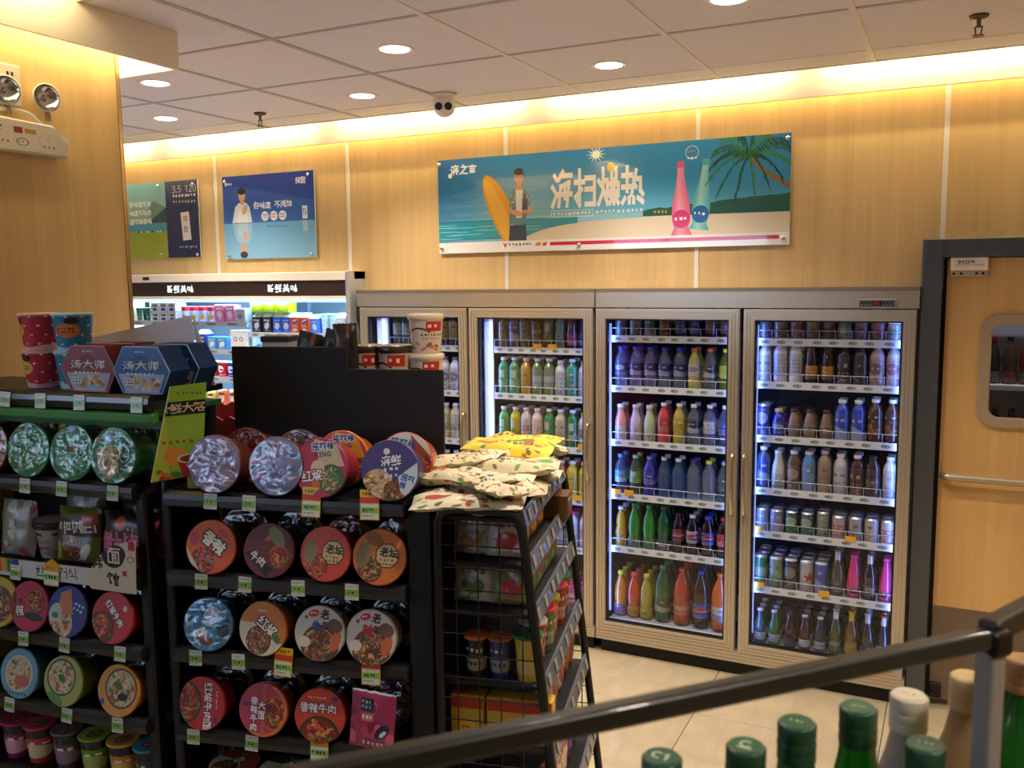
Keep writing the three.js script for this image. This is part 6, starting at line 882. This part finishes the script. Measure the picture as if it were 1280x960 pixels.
    const o = new THREE.Group(); mesh('cup_body', cellUV(cyl(0.044, 0.035, 0.11, 26, true).rotateY(Math.PI).translate(0, 0.055, 0), cell), goods.mat('gloss'), o); mesh('rim', lathe([[0.043, 0.108], [0.048, 0.108], [0.049, 0.112], [0.046, 0.116], [0.043, 0.114]], 26), mat(l, 0.4), o); const lc = lidCell((g) => { disc(g, 0, 0, 100, l); food(g, 14, 10, 62, PAL.brown, null); }); mesh('lid', cellUV(new THREE.CircleGeometry(0.0455, 28).rotateX(-Math.PI / 2).translate(0, 0.1155, 0), lc), lids.mat('lid'), o); mesh('base_disc', cyl(0.035, 0.035, 0.003, 20).translate(0, 0.0015, 0), mat(c, 0.5), o);
    o.name = numbered('cup_noodles'); o.position.set(...toW(FL, x, ys[5] + 0.0145 , -0.05)); tag(o, `upright ${d} noodle cup on the lowest visible shelf by the pillar`, 'noodle cup', 'upright cups on the lowest shelf'); scene.add(o);
  });
}
// ---------------------------------------------------------------- things behind the black panels
{
  const t = thing('rear_shelf', 'black shelf unit standing behind the black panels', 'shelf', null, FM.o, FM.r);
  for (const y of [1.66, 1.3, 0.9, 0.5, 0.1]) mesh('shelf', span(-0.31, 0.265, y, y + 0.014, -0.55, -0.32), M.black, t);
  for (const x of [-0.3, 0.222]) for (const z of [-0.54, -0.33]) mesh('post', span(x - 0.012, x + 0.012, 0, 1.674, z - 0.012, z + 0.012), M.black, t);
  const y = 1.675;
  const mk = (bodyC, lidC, dark) => { const cell = goods.add((g, w, h) => { g.fillStyle = bodyC; g.fillRect(0, 0, w, h); g.translate(50, 0); g.strokeStyle = '#5c3428'; g.lineWidth = 6; g.beginPath(); g.arc(60, 76, 38, 2, 5.6); g.stroke(); g.fillStyle = '#b83424'; g.fillRect(80, 14, 46, 34); dashes(g, 84, 20, 38, 22, '#f0d8c8'); dashes(g, 66, 56, 64, 11, '#3a2a24'); dashes(g, 70, 70, 50, 8, '#8c6a54'); for (let i = 0; i < 10; i++) oval(g, rr(52, 112), rr(88, 112), rr(5, 12), rr(3, 6), rr(0, 3), ['#c8744c', '#b08860', '#94583c'][i % 3]); }, 2), o = new THREE.Group();
    mesh('cup_body', cellUV(cyl(0.052, 0.043, 0.108, 28, true).rotateY(Math.PI).translate(0, 0.054, 0), cell), goods.mat('gloss'), o); mesh('lid', lathe([[0, 0.119], [0.05, 0.119], [0.0555, 0.116], [0.0565, 0.106], [0.052, 0.1]], 28), mat(lidC, 0.25, 0, { clearcoat: 0.6 }), o); mesh('base_disc', cyl(0.043, 0.043, 0.003, 24).translate(0, 0.0015, 0), mat(bodyC, 0.5), o);
    return o; };
  const A = mk('#cfbca8', '#d8c8a8'), B = mk('#c4b0a0', '#3a2c24');
  [[A, 0.248, y, -0.45, 'lower of two stacked cream bucket cups'], [A, 0.25, y + 0.1195, -0.45, 'cream bucket cup stacked on top of another'], [B, 0.155, y, -0.43, 'cream bucket cup with dark lid next to the stacked pair'], [B, 0.06, y, -0.43, 'cream bucket cup with dark lid next to the dark bags']].forEach(([p, x, yy, z, d], i) => { const o = p.clone(); o.name = numbered('bucket_cup'); o.position.set(...toW(FM, x, yy, z)); o.rotation.y = FM.r + rr(-0.3, 0.3); o.scale.y = p === B ? 1.22 : 1; tag(o, `${d} behind the black panel`, 'noodle cup', 'bucket cups behind the black panels'); scene.add(o); });
  const bc = [['#241c18', '#6a3c20'], ['#1c1a1e', '#5c2c1c'], ['#2c2018', '#7c4c2c']].map(([a, b]) => goods.add((g, w, h) => { g.fillStyle = a; g.fillRect(0, 0, w, h); for (let i = 0; i < 12; i++) oval(g, rr(0, w), rr(0, h), rr(8, 26), rr(6, 16), rr(0, 3), i % 3 ? a : b); dashes(g, 30, 50, 70, 24, '#a08c78'); }));
  [[-0.165, -0.45, 0.085, 0.172, -0.4, 'small dark bag leaning over'], [-0.058, -0.42, 0.095, 0.178, -0.42, 'dark brown bag with a folded corner'], [-0.1, -0.51, 0.12, 0.15, 0.05, 'low reddish brown bag standing at the rear'], [0.028, -0.365, 0.072, 0.2, 0.04, 'narrow brown foil bag']].forEach(([x, z, w, h, rz, d], i) => { const o = thing('snack_bag', `${d} behind the taller black panel`, 'snack bag', 'dark bags behind the panels', toW(FM, x, y + 0.012, z), FM.r + 0.05 * i); o.rotation.order = 'YXZ'; o.rotation.z = rz * 0.6; mesh('bag', cellUV(bagGeo(w, h, 0.028, 60 + i, 12, 16, 0.3), bc[i % 3]), goods.mat('bag'), o); });
  const bx = thing('snack_box', 'small white box with a dark lid behind the taller black panel', 'box', null, toW(FM, -0.235, y, -0.45), FM.r + 0.1);
  mesh('carton', rbox(0.085, 0.155, 0.08, 0.003, 0, 0.0775, 0), mat('#c8c4b8', 0.5), bx); mesh('lid', rbox(0.092, 0.018, 0.086, 0.003, 0, 0.162, 0), mat('#241e1c', 0.5), bx);
  // red serrated cardboard bin
  const bin = thing('display_bin', 'red cardboard bin with a saw tooth rim standing behind the racks', 'display bin', null, toW(FM, -0.52, 0, -0.52), FM.r), rm = mat('#8c2a2c', 0.55);
  const teeth = (w) => { const P = [[-w / 2, 0], [w / 2, 0]]; const n = 11; for (let i = 0; i <= n; i++) { P.push([w / 2 - (w * i) / n, 1.575 + (i % 2 ? 0.014 : 0)]); } return P; };
  mesh('front_wall', slab(teeth(0.28), 0.006).translate(0, 0, 0.1), rm, bin); mesh('rear_wall', slab(teeth(0.28).map(([a, b]) => [a, b ? b + 0.02 : 0]), 0.006).translate(0, 0, -0.094), rm, bin);
  for (const s of [-1, 1]) mesh('side_wall', span(s * 0.137 - 0.003, s * 0.137 + 0.003, 0, 1.58, -0.094, 0.094), rm, bin); mesh('inner_tray', span(-0.134, 0.134, 1.5, 1.506, -0.094, 0.094), rm, bin);
}

// ---------------------------------------------------------------- end rack with sloping front
{
  const t = thing('snack_rack', 'black wire sided end rack with sloping front and tilted price rails', 'rack', null, FM.o, FM.r);
  const xf = (y) => 0.635 + 0.115 * (1.434 - y), Zf = -0.63, fm = M.black;
  for (const z of [0, Zf]) {
    mesh('side_frame', tubeP([[xf(0), 0, z], [xf(0.7), 0.7, z], [xf(1.36), 1.36, z], [xf(1.4) - 0.006, 1.408, z], [0.612, 1.432, z], [0.46, 1.434, z], [0.428, 1.425, z], [0.418, 1.39, z], [0.418, 0.7, z], [0.418, 0, z]], 0.0125, 10, 90, 0.2), fm, t);
    for (let y = 0.11; y < 1.41; y += 0.0585) mesh('wire', rod([0.418, y, z], [xf(y), y, z], 0.0019, 5), fm, t);
    for (let x = 0.465; x < 0.72; x += 0.058) mesh('wire', rod([x, 0.08, z], [x, x < 0.63 ? 1.425 : 1.434 - (x - 0.635) / 0.115, z], 0.0019, 5), fm, t);
  }
  mesh('top_rail', tubeP([[0.425, 1.4, -0.005], [0.415, 1.44, -0.03], [0.41, 1.45, -0.1], [0.42, 1.455, -0.5], [0.42, 1.42, Zf]], 0.0125, 10, 36, 0.3), mat('#2a241c', 0.45), t);
  mesh('rear_sheet', span(0.408, 0.412, 0.08, 1.4, Zf + 0.01, -0.01), M.blackMatt, t);
  const ys = [1.415, 1.295, 1.165, 0.975, 0.795, 0.565, 0.33, 0.1], railM = mat('#59606e', 0.32, 0, { clearcoat: 0.5 }), tg = mat('#8f8c78', 0.5), tg2 = mat('#7a98b0', 0.5);
  ys.forEach((y, i) => {
    const x1 = xf(y), s = mesh('shelf', span(0.415, x1 - 0.004, y - 0.014, y - 0.004, Zf + 0.014, -0.014), M.blackMatt, t);
    const r = mesh('price_rail', rbox(0.007, 0.048, 0.6, 0.002, 0, 0, 0, 1), railM, s); r.position.set(x1 + 0.005, y - 0.006, Zf / 2); r.rotation.z = 0.22;
    for (let k = 0; k < 7; k++) { const q = mesh('price_tag', rbox(0.002, 0.03, 0.026, 0.0005, 0, 0, 0, 1), k % 3 === 1 ? tg : tg, s); q.position.set(x1 + 0.0105, y - 0.004 + rr(-0.004, 0.004), -0.045 - k * 0.09 + rr(-0.02, 0.02)); q.rotation.z = 0.22; }
  });
  // snack bags heaped on the top tier
  const bagC = [['#cdc4a2', '#b8583c', '#5c8034'], ['#d2caae', '#a84c38', '#4c7a2c'], ['#c8c09c', '#c86c48', '#6c9440'], ['#dcc01e', '#b85a30', '#5c8c2c'], ['#3f8c3c', '#d8c83c', '#e8e0c0']].map(([a, b, c]) => prints.add((g, w, h) => { g.fillStyle = a; g.fillRect(0, 0, w, h); for (let i = 0; i < 150; i++) oval(g, rr(0, w), rr(0, h), rr(3, 14), rr(2, 9), rr(0, 3), [b, c, mixc(a, '#fff8e0', 0.5), mixc(a, '#6c5c40', 0.3), a, '#6c5c48', a][i % 7]); for (let r = 0; r < 3; r++) dashes(g, rr(10, 60), 30 + r * 60, 150, 22, ['#7a3c30', '#4c5c34', '#5c4c3c'][r]); for (let i = 0; i < 7; i++) oval(g, rr(150, 230), rr(60, 200), rr(10, 24), rr(8, 16), rr(0, 3), [c, b][i % 2]); dashes(g, 30, 60, 110, 40, '#6a4a38'); oval(g, 60, 170, 34, 22, 0.3, b); g.fillStyle = '#3c5ca0'; if (a[1] === 'c') g.fillRect(90, 16, 30, 24); }));
  const flat = (cell, x, y, z, w, h, rot, tx, tz, label, sd, group = 'snack bags heaped on the end rack', th = 0.036) => { const o = thing('snack_bag', label, 'snack bag', group, toW(FM, x, y, z), FM.r + rot); o.rotation.order = 'YXZ'; o.rotation.x = tx; o.rotation.z = tz; mesh('bag', cellUV(bagGeo(w, h, th, sd, 22, 26, 0.62).translate(0, -h / 2, 0).rotateX(-Math.PI / 2), cell), prints.mat('paper'), o); };
  flat(bagC[4], 0.5, 1.447, -0.57, 0.22, 0.16, 0.05, 0.02, 0.02, 'green snack bag at the far end of the heap on the end rack', 101);
  flat(bagC[1], 0.53, 1.443, -0.4, 0.27, 0.17, 0.04, 0.0, 0.0, 'cream speckled snack bag under the yellow one on the heap', 102);
  flat(bagC[3], 0.515, 1.515, -0.46, 0.27, 0.2, -0.1, 0.06, 0.02, 'yellow snack bag lying on top of the heap on the end rack', 103);
  flat(bagC[0], 0.52, 1.443, -0.22, 0.29, 0.17, 0.08, 0.0, 0.0, 'cream snack bag in the middle of the heap on the end rack', 104);
  flat(bagC[2], 0.535, 1.485, -0.3, 0.29, 0.18, 0.0, -0.1, 0.03, 'cream snack bag with reddish dots over the middle of the heap', 105);
  flat(bagC[1], 0.49, 1.444, -0.05, 0.29, 0.15, 0.1, 0.06, 0.0, 'cream snack bag lying over the near frame of the end rack', 106);
  flat(bagC[0], 0.475, 1.482, -0.135, 0.31, 0.17, -0.14, -0.12, 0.02, 'crumpled cream snack bag spreading toward the noodle cups', 107);
  flat(bagC[2], 0.385, 1.508, -0.24, 0.16, 0.14, 0.5, -0.1, 0.1, 'small folded pale bag at the noodle cup side of the heap', 108, undefined, 0.03);
  flat(bagC[0], 0.58, 1.487, -0.05, 0.15, 0.13, 0.7, 0.1, -0.08, 'pale bag with its corner turned up at the near price rail', 109, undefined, 0.026);
  flat(bagC[1], 0.42, 1.5, -0.34, 0.18, 0.12, -0.45, 0.05, 0.12, 'cream bag leaning on the pile beside the yellow bag', 110, undefined, 0.026);
  flat(bagC[4], 0.44, 1.493, -0.58, 0.2, 0.13, 0.3, 0.08, 0.1, 'green and yellow bag topping the far end of the heap', 111, undefined, 0.026);
  flat(bagC[2], 0.6, 1.49, -0.55, 0.13, 0.12, 0.25, -0.05, -0.1, 'orange dotted bag at the far price rail corner of the heap', 112, undefined, 0.026);
  // goods on the lower tiers
  const P = (name, label, cat, group, x, i, z, args, ry = 0, dy = 0) => { const o = packProto(...args).clone(); o.name = numbered(name); o.position.set(...toW(FM, x, ys[i] - 0.003 + dy, z)); o.rotation.y = FM.r + ry; tag(o, label, cat, group); scene.add(o); };
  P('snack_box', 'small brown carton under the far end of the snack bag heap', 'box', null, 0.6, 1, -0.5, ['box', 0.09, 0.075, 0.16, '#5c3c24', '#7c5434', 'blob'], Math.PI / 2);
  const near = [['#a8a49c', '#8c6c4c', 'silver bag near the mesh'], ['#b0a890', '#b83c34', 'cream and red bag near the mesh'], ['#7c8c4c', '#c83c30', 'green and red bag near the mesh'], ['#c8c4b4', '#5c7c4c', 'white and green bag near the mesh']];
  near.forEach(([a, b, d], i) => { const o = thing('snack_bag', `${d} on the ${i < 2 ? 'second' : 'third'} tier of the end rack`, 'snack bag', 'bags behind the end rack mesh', toW(FM, [0.49, 0.585, 0.595, 0.49][i], ys[i < 2 ? 1 : 2] + 0.002, [-0.07, -0.06, -0.065, -0.07][i]), FM.r); o.rotation.order = 'YXZ'; o.rotation.x = -0.3; mesh('bag', cellUV(bagGeo(0.105, 0.1, 0.03, 200 + i, 12, 14, 0.3), front(a, b, 'blob')), goods.mat('bag'), o); });
  [-0.17, -0.27, -0.37].forEach((z, k) => P('snack_pouch', `orange printed pouch, ${ORD[k]} along the second tier of the end rack`, 'pouch', 'pouches on the second tier', 0.6, 1, z, ['bag', 0.085, 0.1, 0.03, '#8c6c34', '#c87c3c', 'blob'], Math.PI / 2 - 0.2));
  [-0.17, -0.28, -0.39, -0.5].forEach((z, k) => P('snack_pack', `pale green pack with red print, ${ORD[k]} along the third tier of the end rack`, 'pack', 'green packs on the third tier', 0.61, 2, z, ['box', 0.1, 0.105, 0.04, '#6c8c5c', '#b85c40', 'blob'], Math.PI / 2));
  const jarC = [['#c8a83c', '#2c6c48', 'yellow jar with green lid'], ['#8c2824', '#c8c0b0', 'red jar with pale lid'], ['#5c6c3c', '#b02c2c', 'olive jar with red lid'], ['#a8602c', '#b09c2c', 'brown jar with gold lid'], ['#8c3c2c', '#b8302c', 'chilli jar with red lid'], ['#6c4c34', '#2c7c4c', 'dark jar with green lid']];
  jarC.forEach(([a, l, d], k) => P('food_jar', `${d} on the fourth tier of the end rack`, 'jar', 'jars on the fourth tier', 0.64 - (k % 2) * 0.008, 3, -0.065 - k * 0.098, ['cup', 0.075, 0.12, 0, a, l, 'jar'], Math.PI / 2 - 0.3));
  [['#2c2420', '#c85c2c', 0.5, 'dark jar with orange lid'], ['#2c3a70', '#b8602c', 0.565, 'blue jar with orange lid']].forEach(([a, l, x, d], k) => P('food_jar', `${d} behind the near mesh of the end rack`, 'jar', 'jars behind the near mesh', x, 3, -0.06 - k * 0.0, ['cup', 0.062, 0.11, 0, a, l, 'jar']));
  [0.475, 0.575, 0.66].forEach((x, k) => P('snack_pack', `yellow and red pack, ${ORD[k]} behind the near mesh of the end rack`, 'pack', 'yellow packs behind the near mesh', x, 4, -0.07, ['box', 0.092, 0.125, 0.05, '#c8a030', '#b83424', 'top']));
  [-0.17, -0.27, -0.37, -0.47, -0.56].forEach((z, k) => P('food_pouch', `standing ${['pale beige', 'silver', 'white', 'red and brown', 'orange'][k]} pouch on the fifth tier of the end rack`, 'pouch', 'pouches on the fifth tier', 0.655, 4, z, ['bag', 0.09, 0.15, 0.04, ['#b8a88c', '#a8a49c', '#c8c0b0', '#8c3c2c', '#c87c34'][k], '#8c4030', 'blob'], Math.PI / 2 - 0.2));
  [-0.1, -0.2, -0.3, -0.4, -0.5].forEach((z, k) => P('food_pouch', `${['crimson', 'orange brown', 'scarlet', 'purple and tan', 'golden'][k]} pouch on the sixth tier of the end rack`, 'pouch', 'pouches on the sixth tier', 0.675, 5, z, ['bag', 0.09, 0.16, 0.04, ['#8c2430', '#a85c30', '#b02c2c', '#8c6c4c', '#c8963c'][k], ['#d8b08c', '#e0d0b0', '#e8d0c0', '#4c2c7c', '#8c3c24'][k], 'blob'], Math.PI / 2 - 0.2));
  [0.47, 0.56, 0.65].forEach((x, k) => P('snack_pack', `${['dark teal', 'grey brown', 'dark'][k]} pack behind the lowest visible mesh of the end rack`, 'pack', 'packs behind the lower mesh', x, 5, -0.06, ['box', 0.082, 0.12, 0.05, ['#2c3c44', '#6c5848', '#2c2824'][k], ['#8ca4b0', '#b8452c', '#a8505c'][k], 'blob']));
  [-0.12, -0.26, -0.4, -0.53].forEach((z, k) => P('food_pouch', `${['bright red', 'clear grey', 'red', 'tan'][k]} pouch on the seventh tier of the end rack`, 'pouch', 'pouches on the seventh tier', 0.7, 6, z, ['bag', 0.1, 0.17, 0.04, ['#b02434', '#9c9890', '#a83030', '#a88c5c'][k], '#d8c0a8', 'blob'], Math.PI / 2 - 0.2));
}
// ---------------------------------------------------------------- bottle stand close to the camera
{
  const th = 47.5 * D2R, t = thing('bottle_stand', 'blurred dark metal stand whose rail crosses in front of everything', 'stand', null, [0.03, 0, 3.716], th);
  const rail = new THREE.MeshPhysicalMaterial({ color: C('#222624'), roughness: 0.36, metalness: 0.0, clearcoat: 0.4 }), grey = mat('#a8a6a2', 0.34, 0.3);
  mesh('top_rail', rbox(0.62, 0.014, 0.014, 0.004, -0.31, 1.76, 0, 3), rail, t);
  const r2 = mesh('top_rail', rbox(0.32, 0.017, 0.016, 0.004, 0.16, 0, 0, 3), mat('#2c241e', 0.45), t); r2.position.set(-0.004, 1.764, 0); r2.rotation.set(0, 0.27, 0.03);
  mesh('post', rbox(0.0155, 1.755, 0.0155, 0.004, 0, 0.8775, 0, 3), grey, t); mesh('joint', rbox(0.02, 0.02, 0.02, 0.005, 0.002, 1.757, 0, 2), M.black, t);
  for (const x of [-0.6, 0.33]) mesh('post', rbox(0.016, x < 0 ? 1.755 : 1.4, 0.016, 0.004, x, x < 0 ? 0.8775 : 0.7, x < 0 ? 0 : -0.03, 2), grey, t);
  for (const x of [-0.6, 0.33]) mesh('post', rbox(0.016, 1.44, 0.016, 0.004, x, 0.72, -0.26, 2), grey, t);
  mesh('shelf', rbox(0.97, 0.012, 0.25, 0.003, -0.135, 1.447, -0.135, 1), M.black, t); mesh('shelf', rbox(0.97, 0.012, 0.25, 0.003, -0.135, 0.9, -0.135, 1), M.black, t); mesh('shelf', rbox(0.97, 0.012, 0.25, 0.003, -0.135, 0.25, -0.135, 1), M.black, t);
  const capG = (h, r) => lathe([[0, h], [r * 0.86, h], [r, h - 0.002], [r, h - 0.011], [r * 0.97, h - 0.012], [r * 0.97, h - 0.014], [r * 1.01, h - 0.015], [r * 1.01, h - 0.02], [r * 0.97, h - 0.021], [r * 0.97, h - 0.023], [r * 1.01, h - 0.024], [r * 1.0, h - 0.03], [r * 0.9, h - 0.031]], 32);
  const bodyG = (h) => lathe([[0, 0.004], [0.024, 0], [0.0285, 0.005], [0.029, 0.02], [0.029, h * 0.5], [0.0265, h * 0.6], [0.0185, h * 0.72], [0.0145, h * 0.82], [0.0135, h * 0.88], [0.0135, h * 0.92]], 32);
  const capCell = (kind) => prints.add((g, w) => { g.fillStyle = { g: '#2a6a4a', w: '#dcd6bc', y: '#cfb47c', o: '#c4966a' }[kind[0]]; g.fillRect(0, 0, w, w); const ink = kind[0] === 'g' ? '#d8ddc8' : '#8c8468'; if (kind[1] === 'C') { g.fillStyle = ink; g.font = 'bold 130px sans-serif'; g.fillText('C1', 44, 178); } else if (kind[1] === 'K') { g.strokeStyle = ink; g.lineWidth = 18; g.beginPath(); g.arc(128, 120, 44, 0.5, 5.4); g.stroke(); g.fillStyle = ink; g.fillRect(70, 172, 116, 16); } else dashes(g, 72, 104, 112, 44, ink, kind[1] === '2' ? 2 : 1); });
  const gr = () => new THREE.MeshPhysicalMaterial({ color: C('#2f9a48'), roughness: 0.06, transmission: 0.75, thickness: 0, ior: 1.5, clearcoat: 0.5 });
  const green = gr(), frost = mat('#a89c8c', 0.4), pale = mat('#b09a70', 0.3, 0, { transmission: 0.3, thickness: 0 });
  const dg = mat('#23583f', 0.32, 0, { clearcoat: 0.5 }), base = 1.4535;
  const list = [[-0.177, 3.809, 0.217, green, dg, 'gC', 'green bottle whose cap shows C1, cut off lowest by the picture'], [-0.126, 3.768, 0.217, green, dg, 'gK', 'green bottle whose shiny cap carries a round white mark'], [-0.098, 3.716, 0.217, green, dg, 'g1', 'green bottle with small white writing on its dark green cap, third in line'], [-0.058, 3.67, 0.217, green, dg, 'g2', 'green bottle with the most glass showing, next to the white capped one'], [-0.024, 3.592, 0.2, frost, mat('#dcd6c0', 0.45), 'w1', 'frosted pale bottle with a ridged white cap'], [-0.008, 3.71, 0.217, green, dg, 'g1', 'green bottle standing in front of the white capped one'], [0.022, 3.53, 0.2, pale, mat('#d0b684', 0.45), 'y1', 'pale bottle with a straw yellow cap partly behind the post'], [0.068, 3.468, 0.2, green, mat('#b48c5e', 0.45), 'o1', 'green bottle with a tan cap at the picture edge beyond the post']];
  list.forEach(([x, z, h, body, cap, kind, label]) => {
    const o = thing('soju_bottle', label, 'bottle', 'bottles on the stand close to the camera', [x, base, z], th - 0.9), r = kind[0] === 'g' ? 0.0146 : 0.0156;
    mesh('bottle_body', bodyG(h), body, o); const c = mesh('cap', capG(h, r), cap, o);
    mesh('cap_print', cellUV(new THREE.CircleGeometry(r * 0.84, 28).rotateX(-Math.PI / 2).translate(0, h + 0.0004, 0), capCell(kind)), prints.mat('gloss'), c);
  });
}
scene.traverse((o) => { delete o.userData.dim; });
renderer.render(scene, camera);
